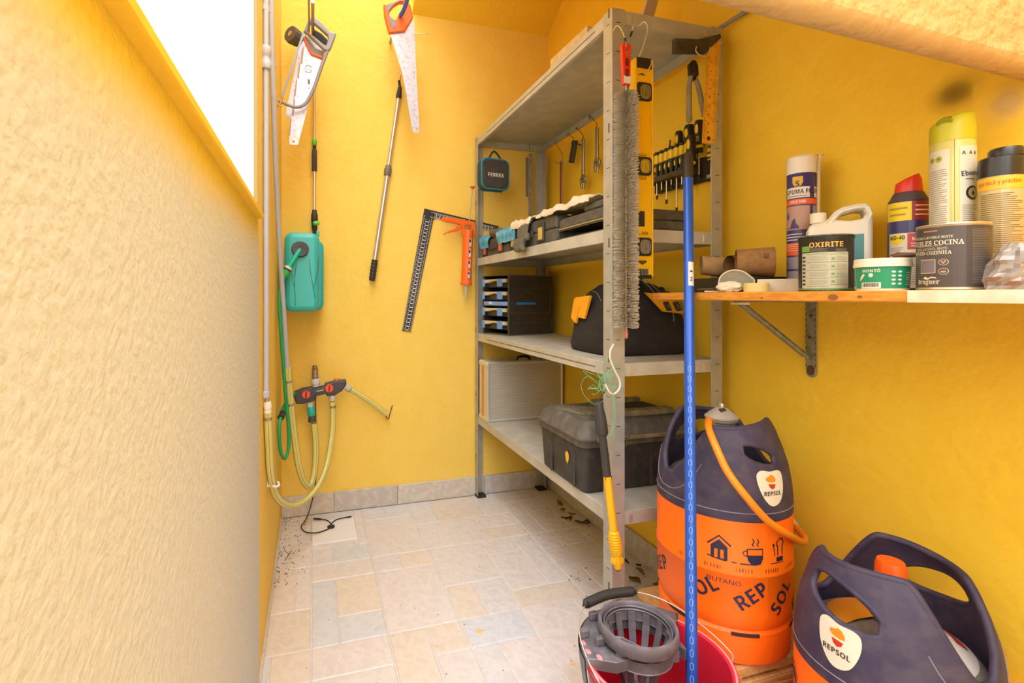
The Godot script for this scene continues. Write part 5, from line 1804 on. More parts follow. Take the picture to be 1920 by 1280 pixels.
func make_aluminium_case():
	var t := thing("aluminium_case", "ribbed aluminium case standing on edge on the lowest steel shelf", "case", Vector3(0.985, 0.4065, -2.235))
	var alu := mat("case_alu", "c9c4b6", 0.38, 0.45)
	var b := MB.new()
	# ribbed skin: one folded profile drawn across the width
	var pr := [Vector2(-0.05, 0.012)]
	var y := 0.012
	while y < 0.27:
		pr.append(Vector2(0.05, y))
		pr.append(Vector2(0.0515, y + 0.002))
		pr.append(Vector2(0.0515, y + 0.005))
		pr.append(Vector2(0.05, y + 0.007))
		y += 0.0075
	pr.append(Vector2(-0.05, y))
	b.x = Transform3D(Basis(Vector3(0, 0, 1), Vector3.UP, Vector3(-1, 0, 0)), Vector3.ZERO)
	b.prism(pr, -0.19, 0.19)
	part("ribbed_shell", b, alu, t)
	var fr := mat("case_frame", "d6d2c8", 0.35, 0.5)
	for x in [-0.193, 0.193]:
		b = MB.new()
		b.box(Vector3(x, 0.14, 0.0), Vector3(0.016, 0.28, 0.112), 0.006)
		part("side_frame", b, fr, t)
	for yy in [0.006, 0.276]:
		b = MB.new()
		b.box(Vector3(0, yy, 0), Vector3(0.385, 0.014, 0.112), 0.005)
		part("edge_frame", b, fr, t)
	for x in [-0.192, 0.192]:
		for yy in [0.012, 0.27]:
			b = MB.new()
			b.box(Vector3(x, yy, 0.0), Vector3(0.024, 0.03, 0.118), 0.008)
			part("corner_cap", b, fr, t)
	b = MB.new()
	b.box(Vector3(-0.2015, 0.14, 0.0), Vector3(0.002, 0.24, 0.03), 0.0005)
	part("tan_band", b, mat("case_tan", "c98f3e", 0.5), t)
	b = MB.new()
	b.tube(spl(P3([-0.035, 0.28, 0.02, -0.028, 0.297, 0.02, 0.0, 0.302, 0.02, 0.028, 0.297, 0.02, 0.035, 0.28, 0.02]), 5), 0.006, 8)
	part("handle", b, mat("case_handle", "292422", 0.5), t)

func make_toolbox():
	var t := thing("toolbox", "big black plastic toolbox with grey dusty lid on the lowest steel shelf", "toolbox", Vector3(0.975, 0.4065, -1.45))
	var blk := dirty("toolbox_body", "353331", "45423d", 0.6)
	var lidm := dirty("toolbox_lid", "55514b", "6f685b", 0.7, 0.0, 6.0)
	var b := MB.new()
	var ring := func(w: float, d: float, y: float, r: float) -> Array:
		var o := []
		for p in rrect(w, d, r, 4):
			o.append(Vector3(p.x, y, -p.y))
		return o
	b.loft([ring.call(0.38, 0.27, 0.0, 0.02), ring.call(0.39, 0.28, 0.006, 0.022), ring.call(0.405, 0.292, 0.13, 0.022), ring.call(0.405, 0.292, 0.16, 0.022)])
	var body := part("body", b, blk, t)
	b = MB.new()
	for x in [-0.1, 0.04, 0.12]:
		b.box(Vector3(x, 0.07, 0.143), Vector3(0.012, 0.13, 0.008), 0.003)
	for z in [0.09, -0.06]:
		b.box(Vector3(-0.1995, 0.07, z), Vector3(0.008, 0.13, 0.012), 0.003)
	stuff(part("ribs", b, blk, body))
	b = MB.new()
	b.loft([ring.call(0.416, 0.302, 0.14, 0.024), ring.call(0.42, 0.306, 0.145, 0.026), ring.call(0.42, 0.306, 0.158, 0.026), ring.call(0.426, 0.312, 0.16, 0.028), ring.call(0.426, 0.312, 0.166, 0.028), ring.call(0.416, 0.302, 0.17, 0.028), ring.call(0.405, 0.29, 0.195, 0.03), ring.call(0.38, 0.262, 0.207, 0.03), ring.call(0.36, 0.245, 0.21, 0.03)])
	var lid := part("lid", b, lidm, t)
	b = MB.new()
	for k in 9:
		b.at(Vector3(-0.155 + k * 0.017, 0.2105, -0.02), 0, 0.45, 0)
		b.box(Vector3.ZERO, Vector3(0.007, 0.003, 0.17 - absf(k - 4) * 0.012), 0.001)
	stuff(part("tread_ribs", b, dirty("tread", "6c6656", "9c8b66", 0.8), lid))
	b = MB.new()
	b.box(Vector3(0.08, 0.2112, -0.03), Vector3(0.19, 0.003, 0.1), 0.001)
	part("lid_recess", b, mat("recess_dark", "3c382f", 0.7), lid)
	b = MB.new()
	b.box(Vector3(0.075, 0.215, 0.07), Vector3(0.2, 0.02, 0.05), 0.006)
	b.box(Vector3(0.075, 0.215, -0.1), Vector3(0.2, 0.02, 0.03), 0.006)
	stuff(part("lid_rails", b, dirty("toolbox_rail", "7b6f52", "a08d60", 0.8), lid))
	b = MB.new()
	b.box(Vector3(0.02, 0.163, 0.156), Vector3(0.36, 0.012, 0.008), 0.002)
	part("lid_lip", b, dirty("toolbox_rail", "7b6f52", "a08d60", 0.8), lid)
	b = MB.new()
	wire(b, [-0.1, 0.172, 0.16, -0.1, 0.168, 0.172, -0.06, 0.17, 0.172, -0.06, 0.174, 0.16], 0.0018)
	wire(b, [-0.092, 0.17, 0.17, -0.092, 0.145, 0.17, -0.07, 0.145, 0.17, -0.07, 0.17, 0.17], 0.0018)
	b.box(Vector3(-0.08, 0.142, 0.157), Vector3(0.03, 0.02, 0.006), 0.002)
	stuff(part("latch", b, mat("rust_latch", "7f6d4e", 0.5, 0.5), t))
	b = MB.new().at(Vector3(-0.2038, 0.085, 0.055), 0, -PI / 2, 0)
	b.prism(P([-0.009, 0.016, 0.0, 0.02, 0.006, 0.014, 0.01, 0.006, 0.008, -0.006, 0.004, -0.012, 0.001, -0.02, -0.003, -0.014, -0.008, -0.012, -0.01, 0.0, -0.012, 0.008]), 0.0, 0.0012)
	part("paint_spot", b, mat("spot_yellow", "e6b437", 0.7), body, "yellow paint spot")

func make_tool_cases():
	var gr := dirty("tool_case", "514d43", "625d51", 0.7)
	var tan := mat("case_trim_tan", "a08f4f", 0.6)
	var specs := [
		["charcoal tool case with orange latches at the back end of the second shelf", -2.29, -1.95, 0.082, "latch_orange", [-2.24, -2.035]],
		["charcoal tool case with tan yellow latches in the middle of the second shelf", -1.935, -1.52, 0.094, "latch_tan", [-1.89, -1.635]],
		["charcoal tool case with a tan seam at the front end of the second shelf", -1.505, -1.215, 0.07, "", []]]
	var cols := {"latch_orange": "e0612f", "latch_tan": "c9ae5a"}
	for s in specs:
		var z0: float = s[1]
		var z1: float = s[2]
		var h: float = s[3]
		var t := thing("tool_case", s[0], "tool case", Vector3(0.94, 1.1875, (z0 + z1) / 2), 0, "charcoal tool cases on the second shelf")
		var b := MB.new()
		var hw := (z1 - z0) / 2
		b.x = Transform3D(Basis(Vector3(0, 0, -1), Vector3.UP, Vector3(1, 0, 0)), Vector3.ZERO)
		b.prism(P([-hw + 0.008, 0.0, hw - 0.008, 0.0, hw, 0.01, hw, h * 0.46, hw - 0.004, h * 0.5, -hw + 0.004, h * 0.5, -hw, h * 0.46, -hw, 0.01]), -0.14, 0.14, 0.006)
		part("base", b, gr, t)
		b = MB.new()
		b.x = Transform3D(Basis(Vector3(0, 0, -1), Vector3.UP, Vector3(1, 0, 0)), Vector3.ZERO)
		b.prism(P([-hw + 0.003, h * 0.52, hw - 0.003, h * 0.52, hw, h * 0.6, hw - 0.006, h * 0.93, hw - 0.02, h, -hw + 0.02, h, -hw + 0.006, h * 0.93, -hw, h * 0.6]), -0.14, 0.14, 0.006)
		part("lid", b, gr, t)
		if s[5].size() == 0:
			b = MB.new()
			b.box(Vector3(-0.141, h * 0.51, 0), Vector3(0.004, 0.005, hw * 1.98), 0.0015)
			part("seam", b, tan, t, "tan seam")
			b = MB.new()
			b.box(Vector3(-0.1, h + 0.012, hw - 0.075), Vector3(0.07, 0.03, 0.14), 0.01)
			part("raised_lid", b, gr, t)
		else:
			b = MB.new()
			b.box(Vector3(-0.142, h * 0.5, (s[5][0] + s[5][1]) / 2 - (z0 + z1) / 2), Vector3(0.012, 0.03, 0.11), 0.004)
			part("grip", b, mat("case_grip", "3d3a34", 0.7), t)
		for z in s[5]:
			b = MB.new()
			b.box(Vector3(-0.1445, h * 0.42, z - (z0 + z1) / 2), Vector3(0.008, 0.048, 0.036), 0.003)
			part("latch", b, mat(s[4], cols[s[4]], 0.45), t)
			b = MB.new()
			b.box(Vector3(-0.144, h * 0.48, z - (z0 + z1) / 2), Vector3(0.006, 0.07, 0.056), 0.004)
			part("latch_plate", b, mat("case_grip", "3d3a34", 0.7), t)
	# cloths, lump and glove on the cases
	var plaid := mat("plaid_blue", "ffffff", 0.9)
	var im := Image.create(64, 64, false, Image.FORMAT_RGB8)
	for x in 64:
		for y in 64:
			var c := Color("3c8fb5")
			if x % 32 < 9:
				c = c.lerp(Color("7fc0d2"), 0.55)
			if y % 32 < 9:
				c = c.lerp(Color("8fcad8"), 0.5)
			if x % 16 == 12 or y % 16 == 12:
				c = c.lerp(Color("d5e3df"), 0.5)
			im.set_pixel(x, y, c)
	plaid.albedo_texture = ImageTexture.create_from_image(im)
	plaid.uv1_triplanar = true
	plaid.uv1_scale = Vector3.ONE * 12.0
	cloth("blue_cloth", "blue checked cloth draped over the far end of the orange latched case", plaid, -2.3, -2.17, 1.273, 0.05, 1)
	cloth("blue_cloth", "larger blue checked cloth draped beside the yellow latched case", plaid, -2.06, -1.86, 1.28, 0.055, 2)
	cloth("cream_cloth", "cream cloth folded on the tool case above the grey glove", dirty("cream_rag", "d9c9a8", "e2d4b8", 0.9), -1.9, -1.72, 1.288, 0.02, 3)
	cloth("cream_cloth", "long cream cloth spread between the tool cases near the front post", dirty("cream_rag", "d9c9a8", "e2d4b8", 0.9), -1.66, -1.3, 1.292, 0.012, 4)
	var t := thing("grey_pouch", "dusty brown pouch squeezed between the two blue checked cloths", "pouch", Vector3(0.83, 1.272, -2.13))
	var b := MB.new()
	b.ball(Vector3(0, 0.018, 0), Vector3(0.05, 0.024, 0.055), 14, 8)
	part("body", b, dirty("pouch_brown", "5f503c", "6d5d47", 0.85), t)
	b = MB.new()
	b.tube(spl(P3([-0.03, 0.03, 0.03, -0.02, 0.044, 0.0, -0.03, 0.032, -0.03]), 5), 0.004, 6)
	part("strap", b, mat("strap_black", "2c2a28", 0.8), t)
	t = thing("work_glove", "dusty grey work glove hanging over the edge of the second shelf", "glove", Vector3(0.79, 1.19, -1.76))
	b = MB.new()
	b.loft(glove_rings())
	part("palm", b, dirty("glove_grey", "5d5849", "6f6855", 0.9), t)
	for k in 4:
		b = MB.new()
		var z := -0.04 + k * 0.022
		b.tube(spl(P3([-0.012, 0.03, z, -0.024, 0.012, z + 0.004, -0.027, -0.004 - 0.004 * (k % 2), z + 0.012, -0.02, -0.016, z + 0.022]), 4), [0.011, 0.0115, 0.0118, 0.0118, 0.0115, 0.0112, 0.011, 0.0108, 0.0104, 0.0098, 0.009, 0.0075, 0.004], 10)
		part("finger", b, dirty("glove_grey", "5d5849", "6f6855", 0.9), t)
	b = MB.new()
	b.tube(spl(P3([-0.012, 0.04, 0.045, -0.024, 0.03, 0.07, -0.024, 0.022, 0.085]), 4), [0.012, 0.0122, 0.012, 0.0118, 0.0115, 0.011, 0.01, 0.0085, 0.005], 10)
	part("thumb", b, dirty("glove_grey", "5d5849", "6f6855", 0.9), t)

func glove_rings() -> Array:
	var out := []
	for r in [[0.07, 0.113, 0.022, 0.05], [0.05, 0.113, 0.026, 0.052], [0.018, 0.107, 0.024, 0.05], [-0.008, 0.078, 0.022, 0.048], [-0.01, 0.045, 0.016, 0.046], [-0.016, 0.025, 0.01, 0.04]]:
		var ring := []
		for i in 16:
			var a := TAU * i / 16
			ring.append(Vector3(r[0] + r[2] * 0.6 * sin(a), r[1] + r[2] * 0.5 * sin(a), r[3] * cos(a)))
		out.append(ring)
	return out

# thin crumpled sheet lying over a case and hanging down its front
func cloth(called: String, label: String, m: Material, z0: float, z1: float, y: float, drop: float, sd: int):
	var t := thing(called, label, "cloth", Vector3(0.86, y, (z0 + z1) / 2))
	var rng := FastNoiseLite.new()
	rng.seed = sd
	rng.frequency = 9.0
	var n := 22
	var rows := []
	for side in [0.0, -0.003]:
		var grid := []
		for i in n + 1:
			var row := []
			for j in n + 1:
				var u := float(i) / n
				var v := float(j) / n
				var z := lerpf(z0, z1, u) - (z0 + z1) / 2
				var s := lerpf(-0.064 - drop, 0.14, v)
				var x := maxf(s, -0.064)
				var yy := 0.0 if s > -0.064 else (s + 0.064)
				x -= 0.004 if s < -0.064 else 0.0
				var w := 0.02 * (0.45 + rng.get_noise_2d(u * 0.6 + sd, v * 0.45))
				row.append(Vector3(x - (w * 0.5 if s < -0.05 else 0.0), yy + (w if s > -0.06 else w * 0.4) + 0.004 + side, z + 0.004 * rng.get_noise_2d(v * 0.4, u)))
			grid.append(row)
		rows.append(grid)
	var b := MB.new()
	for i in n:
		for j in n:
			b.quad(rows[0][i][j], rows[0][i][j + 1], rows[0][i + 1][j + 1], rows[0][i + 1][j], 1)
			b.quad(rows[1][i][j], rows[1][i + 1][j], rows[1][i + 1][j + 1], rows[1][i][j + 1], 2)
	for i in n:
		for e in [0, n]:
			b.quad(rows[0][i][e], rows[0][i + 1][e], rows[1][i + 1][e], rows[1][i][e])
			b.quad(rows[0][e][i], rows[0][e][i + 1], rows[1][e][i + 1], rows[1][e][i])
	part("sheet", b, m, t)

func make_board():
	var t := thing("wall_board", "long orange pine board fixed to the right wall at eye level", "shelf", Vector3(1.042, 0.99, -0.72))
	var pine := wood_mat("pine_board", "c97c26", "de9638", 0.5)
	var b := nb(t)
	b.box(Vector3(1.0415, 0.9995, -0.55), Vector3(0.303, 0.019, 1.18), 0.002)
	part("board", b, pine, t)
	b = nb(t)
	b.box(Vector3(0.8893, 0.9993, -0.25), Vector3(0.0012, 0.0184, 0.58), 0.0004)
	part("pale_paint", b, dirty("pale_paint", "d9c3a2", "e6d3b6", 0.6), t, "pale painted stretch of the front edge")
	b = nb(t)
	for k in [[-0.655, 0.998, 0.009], [-0.61, 0.999, 0.004], [-1.02, 1.0, 0.004], [-0.8, 0.996, 0.003]]:
		b.x = b.o * Transform3D(Basis.from_euler(Vector3(0, -PI / 2, 0)), Vector3(0.8899, k[1], k[0]))
		b.prism(disc(k[2], k[2] * 0.6, 14), 0, 0.0005)
	stuff(part("knots", b, mat("knot_brown", "8b5520", 0.6), t))
	t = thing("shelf_bracket", "flaking grey green iron bracket under the pine board", "bracket", Vector3(1.18, 0.8, -0.93))
	var iron := dirty("bracket_iron", "8f8d74", "7a7458", 0.7, 0.1, 9.0)
	var rust := mat("rust_brown2", "5a3f26", 0.8)
	b = nb(t)
	b.x = b.o * Transform3D(Basis(Vector3(0, 0, 1), Vector3.UP, Vector3(-1, 0, 0)), Vector3(1.193, 0.892, -0.928))
	var leg := [Vector2(0.013, 0.098), Vector2(-0.013, 0.098)]
	for i in 9:
		var a := PI + PI * i / 8.0
		leg.append(Vector2(0.013 * cos(a), -0.081 + 0.013 * sin(a)))
	b.prism(leg, 0.0, 0.006, 0.0015)
	part("wall_leg", b, iron, t)
	b = nb(t)
	b.x = b.o * Transform3D(Basis(Vector3(0, 0, 1), Vector3.UP, Vector3(-1, 0, 0)), Vector3(1.187, 0.892, -0.928))
	b.prism(disc(0.01, 0.013, 12, Vector2(0, -0.076)), 0, 0.0008)
	b.prism(disc(0.004, 0.004, 10, Vector2(0.001, 0.06)), 0, 0.002)
	b.prism(disc(0.004, 0.004, 10, Vector2(-0.002, 0.006)), 0, 0.002)
	for k in 12:
		var y := -0.07 + k * 0.014
		b.prism([Vector2(-0.0128, y), Vector2(-0.0105 - 0.0015 * (k % 3), y + 0.004), Vector2(-0.0112, y + 0.009), Vector2(-0.0128, y + 0.012)], 0, 0.0006)
		b.prism([Vector2(0.0128, y), Vector2(0.0128, y + 0.012), Vector2(0.0112, y + 0.009), Vector2(0.0108 + 0.001 * (k % 2), y + 0.003)], 0, 0.0006)
	stuff(part("rust_patches", b, rust, t))
	b = nb(t)
	b.x = b.o * Transform3D(Basis.from_euler(Vector3(0, 0, -0.575)), Vector3(1.077, 0.917, -0.934))
	b.box(Vector3.ZERO, Vector3(0.245, 0.005, 0.022), 0.001)
	b.box(Vector3(0, -0.004, 0.009), Vector3(0.245, 0.01, 0.004), 0.001)
	stuff(part("brace", b, iron, t))
	b = nb(t)
	b.box(Vector3(1.075, 0.987, -0.928), Vector3(0.23, 0.004, 0.026), 0.001)
	part("arm", b, iron, t)
	b = nb(t)
	b.box(Vector3(0.975, 0.983, -0.935), Vector3(0.03, 0.006, 0.03), 0.002)
	part("packing", b, mat("packing_white", "e3d9c2", 0.7), t, "white packing under the board")

func round_item(called: String, label: String, cat: String, x: float, z: float, y := 1.0092, group := "") -> Node3D:
	return thing(called, label, cat, Vector3(x, y, z), atan2(-x, -z), group)

func lines(b: MB, r: float, a0: float, a1: float, y0: float, y1: float, n: int, sd := 1):
	var rng := RandomNumberGenerator.new()
	rng.seed = sd
	for k in n:
		var y := lerpf(y1, y0, (k + 0.5) / n)
		var h := (y1 - y0) / n * 0.3
		var e := lerpf(a1, a0, 0.35 * pow(rng.randf(), 3.0))
		b.wrap(r, a0, e, y - h / 2, y + h / 2)

func band(t: Node, called: String, m: Material, r: float, a0: float, a1: float, y0: float, y1: float, label := "") -> MeshInstance3D:
	var b := MB.new()
	b.wrap(r, a0, a1, y0, y1)
	return part(called, b, m, t, label)

func make_foam_can():
	var t := round_item("foam_can", "tall blue and orange foam spray can with white cap on the board", "can", 1.12, -0.899)
	var r := 0.0292
	var navy := mat("foam_navy", "3b3170", 0.35)
	var b := MB.new()
	b.lathe([Vector2(0, 0), Vector2(r - 0.003, 0), Vector2(r, 0.004), Vector2(r, 0.281), Vector2(r - 0.003, 0.286), Vector2(0, 0.287)], 28)
	var body := part("body", b, navy, t)
	b = MB.new()
	b.lathe([Vector2(r + 0.0008, 0.28), Vector2(r + 0.0012, 0.284), Vector2(r + 0.0002, 0.318), Vector2(r - 0.004, 0.323), Vector2(0, 0.325)], 28)
	part("cap", b, mat("cap_white", "e9dfd0", 0.4), t, "white cap")
	var u := r + 0.0003
	var white := mat("print_white", "e2d8d0", 0.5)
	var orange := mat("print_orange", "e6622d", 0.45)
	var dk := mat("print_dark", "2b2530", 0.5)
	b = MB.new()
	b.wrap_poly(P([-0.011, 0.272, 0.011, 0.272, 0.011, 0.258, 0.007, 0.25, 0.0, 0.246, -0.007, 0.25, -0.011, 0.258]), u, -0.25)
	var em := part("emblem", b, mat("print_gold", "d5a62d", 0.45), body, "gold shield with letter S")
	b = MB.new()
	b.text("S", 0.013, Vector3(-0.25, 0.2545, 0), u + 0.0002)
	part("lettering", b, dk, em)
	var bx := band(body, "name_box", white, u, -1.2, 0.6, 0.222, 0.247)
	b = MB.new()
	b.text("ESPUMA PU", 0.0105, Vector3(-0.28, 0.236, 0), u + 0.0003, 0.0, true, "Droid Sans", 0.78)
	lines(b, u + 0.0003, -1.0, 0.4, 0.224, 0.2285, 1)
	stuff(part("lettering", b, dk, bx))
	var bx2 := band(body, "name_box", white, u, 1.0, 2.2, 0.222, 0.247)
	b = MB.new()
	b.text("ESPUMA PU", 0.0105, Vector3(1.73, 0.236, 0), u + 0.0003, 0.0, true, "Droid Sans", 0.78)
	stuff(part("lettering", b, dk, bx2))
	var st := band(body, "orange_band", orange, u, -1.5, 1.6, 0.206, 0.219)
	b = MB.new()
	b.text("PRO 100", 0.006, Vector3(-0.25, 0.2125, 0), u + 0.0003)
	stuff(part("lettering", b, white, st))
	var pic := band(body, "picture_panel", mat("panel_pink", "b58f80", 0.5), u, -1.5, 0.6, 0.147, 0.203)
	b = MB.new()
	b.wrap_poly(P([-0.02, 0.002, -0.008, 0.002, -0.002, 0.02, 0.004, 0.024, 0.006, 0.012, 0.012, 0.005, 0.012, 0.0, -0.02, 0.0]), u + 0.0003, -0.55)
	b.wrap_poly(P([-0.018, 0.03, -0.012, 0.042, -0.01, 0.028, -0.004, 0.034, -0.014, 0.02]), u + 0.0003, -0.6)
	var pa := part("picture", b, mat("panel_navy", "433c6e", 0.5), pic)
	pa.position.y = 0.15
	band(body, "picture_panel", mat("panel_grey", "9c8f94", 0.5), u, 0.85, 2.0, 0.15, 0.203)
	var tx := band(body, "text_band", mat("panel_navy", "433c6e", 0.5), u + 0.0001, -1.5, 1.6, 0.118, 0.143)
	b = MB.new()
	lines(b, u + 0.0003, -1.3, 0.5, 0.12, 0.14, 3, 4)
	stuff(part("text_lines", b, white, tx))
	var ob := band(body, "orange_band", orange, u, -1.5, 0.9, 0.087, 0.116)
	b = MB.new()
	lines(b, u + 0.0003, -1.2, 0.3, 0.096, 0.115, 4, 5)
	stuff(part("text_lines", b, mat("panel_peach", "efb49b", 0.5), ob))
	for k in 4:
		band(body, "picture_panel", mat("panel_grey", "9c8f94", 0.5), u, [-1.5, 0.02, -1.5, 0.02][k], [-0.1, 1.3, -0.1, 1.3][k], [0.055, 0.055, 0.022, 0.022][k], [0.083, 0.083, 0.05, 0.05][k])
	var rb := band(body, "red_band", mat("print_red", "b8402c", 0.45), u, -1.5, 1.6, 0.004, 0.019)
	b = MB.new()
	b.text("MULTIUSO", 0.0085, Vector3(-0.2, 0.0115, 0), u + 0.0003)
	stuff(part("lettering", b, mat("panel_peach", "efb49b", 0.5), rb))
	b = MB.new()
	b.tube(P3([r + 0.003, 0.07, 0.004, r + 0.004, 0.29, 0.003, r + 0.006, 0.312, 0.002, r + 0.0075, 0.322, 0.001]), [0.004, 0.004, 0.0042, 0.006], 10)
	b.tube(P3([r + 0.0075, 0.3215, 0.001, r + 0.0077, 0.324, 0.001]), 0.0072, 10)
	part("nozzle_straw", b, mat("straw_cream", "d5bd8f", 0.4), t, "cream nozzle straw")
	b = MB.new()
	b.box(Vector3(r + 0.003, 0.288, 0.003), Vector3(0.014, 0.003, 0.012), 0.001)
	part("straw_clip", b, mat("straw_cream", "d5bd8f", 0.4), t)

func make_jerrycan():
	var t := thing("jerrycan", "white plastic jerrycan with moulded handle behind the dark green paint tin", "jerrycan", Vector3(1.1, 1.0092, -0.80), atan2(-1.1, 0.8) + 0.1)
	var m := mat("jerry_white", "e6dcc8", 0.4)
	var b := MB.new()
	b.prism(P([-0.056, 0.004, -0.052, 0, 0.053, 0, 0.057, 0.004, 0.057, 0.16, 0.054, 0.176, 0.047, 0.185, 0.032, 0.186, 0.005, 0.181, -0.008, 0.172, -0.018, 0.158, -0.026, 0.152, -0.05, 0.146, -0.055, 0.135]), -0.032, 0.032, 0.01, P([-0.004, 0.155, 0.006, 0.166, 0.03, 0.172, 0.041, 0.17, 0.044, 0.162, 0.04, 0.154, 0.02, 0.151]))
	part("body", b, m, t)
	b = MB.new().at(Vector3(-0.034, 0.146, 0))
	b.lathe([Vector2(0, 0), Vector2(0.012, 0), Vector2(0.012, 0.005), Vector2(0.0155, 0.006), Vector2(0.0155, 0.026), Vector2(0.0145, 0.028), Vector2(0, 0.028)], 20)
	part("screw_cap", b, mat("cap_cream", "e9dcc2", 0.4), t)
	b = MB.new()
	b.box(Vector3(0.006, 0.066, 0.0325), Vector3(0.07, 0.11, 0.0008))
	part("label", b, mat("jerry_label", "4f8c8d", 0.5), t, "teal label")

func make_oxirite():
	var t := round_item("paint_tin", "black and green paint tin with pale label lettered OXIRITE", "paint tin", 0.975, -0.732)
	var r := 0.0444
	var b := MB.new()
	b.lathe([Vector2(0, 0), Vector2(r - 0.001, 0), Vector2(r + 0.0008, 0.002), Vector2(r, 0.004), Vector2(r, 0.1), Vector2(r + 0.0012, 0.102), Vector2(r + 0.0012, 0.105), Vector2(r - 0.002, 0.1065), Vector2(r - 0.005, 0.1035), Vector2(r - 0.012, 0.103), Vector2(0, 0.103)], 36)
	var body := part("body", b, dirty("tin_black", "262620", "2f2f27", 0.4), t)
	b = MB.new()
	b.lathe([Vector2(r - 0.002, 0.1055), Vector2(r + 0.0016, 0.1062), Vector2(r + 0.0014, 0.109), Vector2(r - 0.004, 0.1085), Vector2(r - 0.006, 0.104)], 30)
	part("rim", b, dirty("tin_rim", "4f4a3c", "77705c", 0.6, 0.3, 40.0), t, "paint crusted rim")
	var u := r + 0.0003
	b = MB.new()
	b.text("OXIRITE", 0.0095, Vector3(0.02, 0.0895, 0), u, 0.0, true, "Droid Sans", 1.12)
	part("lettering", b, mat("oxi_amber", "d9a34a", 0.45), body, "amber lettering")
	var pl := band(body, "label", mat("oxi_paper", "b9b39d", 0.55), u, -0.98, 0.88, 0.006, 0.075)
	band(body, "green_tab", mat("oxi_green", "6f9c45", 0.5), u, -1.0, -0.6, 0.077, 0.088)
	band(body, "green_foot", mat("oxi_foot", "6f8d52", 0.5), u, -1.4, 1.3, 0.001, 0.006)
	b = MB.new()
	for k in 5:
		b.wrap(u + 0.0003, -0.7, 0.1, 0.009 + k * 0.0155, 0.0102 + k * 0.0155)
		b.wrap(u + 0.0003, 0.16, 0.8, 0.012 + k * 0.0145, 0.0132 + k * 0.0145)
	for k in 4:
		b.wrap(u + 0.0003, 0.2, 0.32, 0.0165 + k * 0.0145, 0.021 + k * 0.0145)
	stuff(part("green_rules", b, mat("oxi_green", "6f9c45", 0.5), pl))
	b = MB.new()
	for k in 8:
		b.wrap(u + 0.0003, -0.94, -0.78, 0.012 + k * 0.0075, 0.016 + k * 0.0075)
	stuff(part("colour_swatches", b, mat("oxi_swatch", "4a3f33", 0.5), pl))
	b = MB.new()
	for k in 5:
		lines(b, u + 0.0003, -0.6, 0.08, 0.012 + k * 0.0155, 0.022 + k * 0.0155, 5, k)
		lines(b, u + 0.0003, 0.36, 0.8, 0.0145 + k * 0.0145, 0.0235 + k * 0.0145, 5, k + 9)
	stuff(part("text_lines", b, mat("oxi_text", "8f8973", 0.6), pl))

func make_tub():
	var t := round_item("filler_tub", "white lidded tub with green label lettered MONTO on the board", "tub", 0.965, -0.624)
	var r := 0.0385
	var b := MB.new()
	b.lathe([Vector2(0, 0), Vector2(r * 0.92, 0), Vector2(r * 0.93, 0.003), Vector2(r * 0.985, 0.042), Vector2(0, 0.042)], 32)
	var body := part("body", b, mat("tub_white", "e2d7bf", 0.45), t)
	b = MB.new()
	b.lathe([Vector2(r * 0.97, 0.0415), Vector2(r * 1.05, 0.0415), Vector2(r * 1.05, 0.047), Vector2(r * 1.03, 0.0475), Vector2(r * 1.03, 0.0545), Vector2(r * 1.0, 0.056), Vector2(0, 0.056)], 32)
	part("lid", b, mat("tub_lid", "e8dcc3", 0.45), t)
	b = MB.new()
	b.lathe([Vector2(r * 0.938, 0.004), Vector2(r * 0.9885, 0.0412)], 30, -1.35, 1.5)
	var lb := part("label", b, mat("tub_green", "1f8f63", 0.45), body, "green label")
	var pr := func(y: float) -> float: return lerpf(r * 0.938, r * 0.9885, (y - 0.004) / 0.0372) + 0.0004
	b = MB.new()
	b.text("MONTÓ", 0.0048, Vector3(-0.42, 0.0345, 0), pr.call(0.0345), 0.0, true, "Droid Sans", 1.1)
	b.wrap_poly(disc(0.0035, 0.0035, 12, Vector2(0, 0.027)), pr.call(0.027), -0.42)
	b.wrap_poly(P([-0.006, 0.017, -0.003, 0.019, 0.003, 0.028, 0.0, 0.03, -0.005, 0.024]), pr.call(0.024), -0.75)
	for k in 8:
		b.wrap_poly(disc(0.0032, 0.0018, 10, Vector2(0, 0.012 + (k / 2) * 0.0068)), pr.call(0.012 + (k / 2) * 0.0068), 0.4 + 0.25 * (k % 2))
	for k in 6:
		b.wrap(pr.call(0.01 + k * 0.004), 0.95, 1.35, 0.01 + k * 0.004, 0.011 + k * 0.004)
	stuff(part("lettering", b, mat("print_cream", "d9d3bd", 0.5), lb))
	b = MB.new()
	b.wrap(pr.call(0.009), -0.85, -0.05, 0.004, 0.0145)
	var bc := part("barcode_box", b, mat("print_cream", "d9d3bd", 0.5), lb)
	b = MB.new()
	for k in 12:
		b.wrap(pr.call(0.009) + 0.0003, -0.78 + k * 0.055, -0.755 + k * 0.055 + 0.012 * (k % 2), 0.007, 0.0135)
	stuff(part("barcode", b, mat("print_dark", "2b2530", 0.5), bc))
	# old paint brush across the tub
	var p := thing("paint_brush", "old paint brush with dark handle lying across the white tub lid", "paint brush", Vector3(1.0, 1.0665, -0.615), atan2(-0.965, 0.624))
	b = MB.new()
	b.tube(spl(P3([-0.012, 0.0055, -0.006, 0.002, 0.006, -0.008, 0.03, 0.0065, -0.01, 0.048, 0.007, -0.012]), 4), [0.003, 0.0045, 0.0055, 0.0055, 0.005, 0.0045, 0.004, 0.004, 0.0045, 0.005, 0.0055, 0.006, 0.006], 8)
	part("handle", b, mat("brush_handle", "5b3a22", 0.5), p)
	b = MB.new()
	b.box(Vector3(0.056, 0.007, -0.013), Vector3(0.018, 0.009, 0.024), 0.002)
	part("ferrule", b, mat("ferrule_gold", "a9853d", 0.4, 0.6), p)

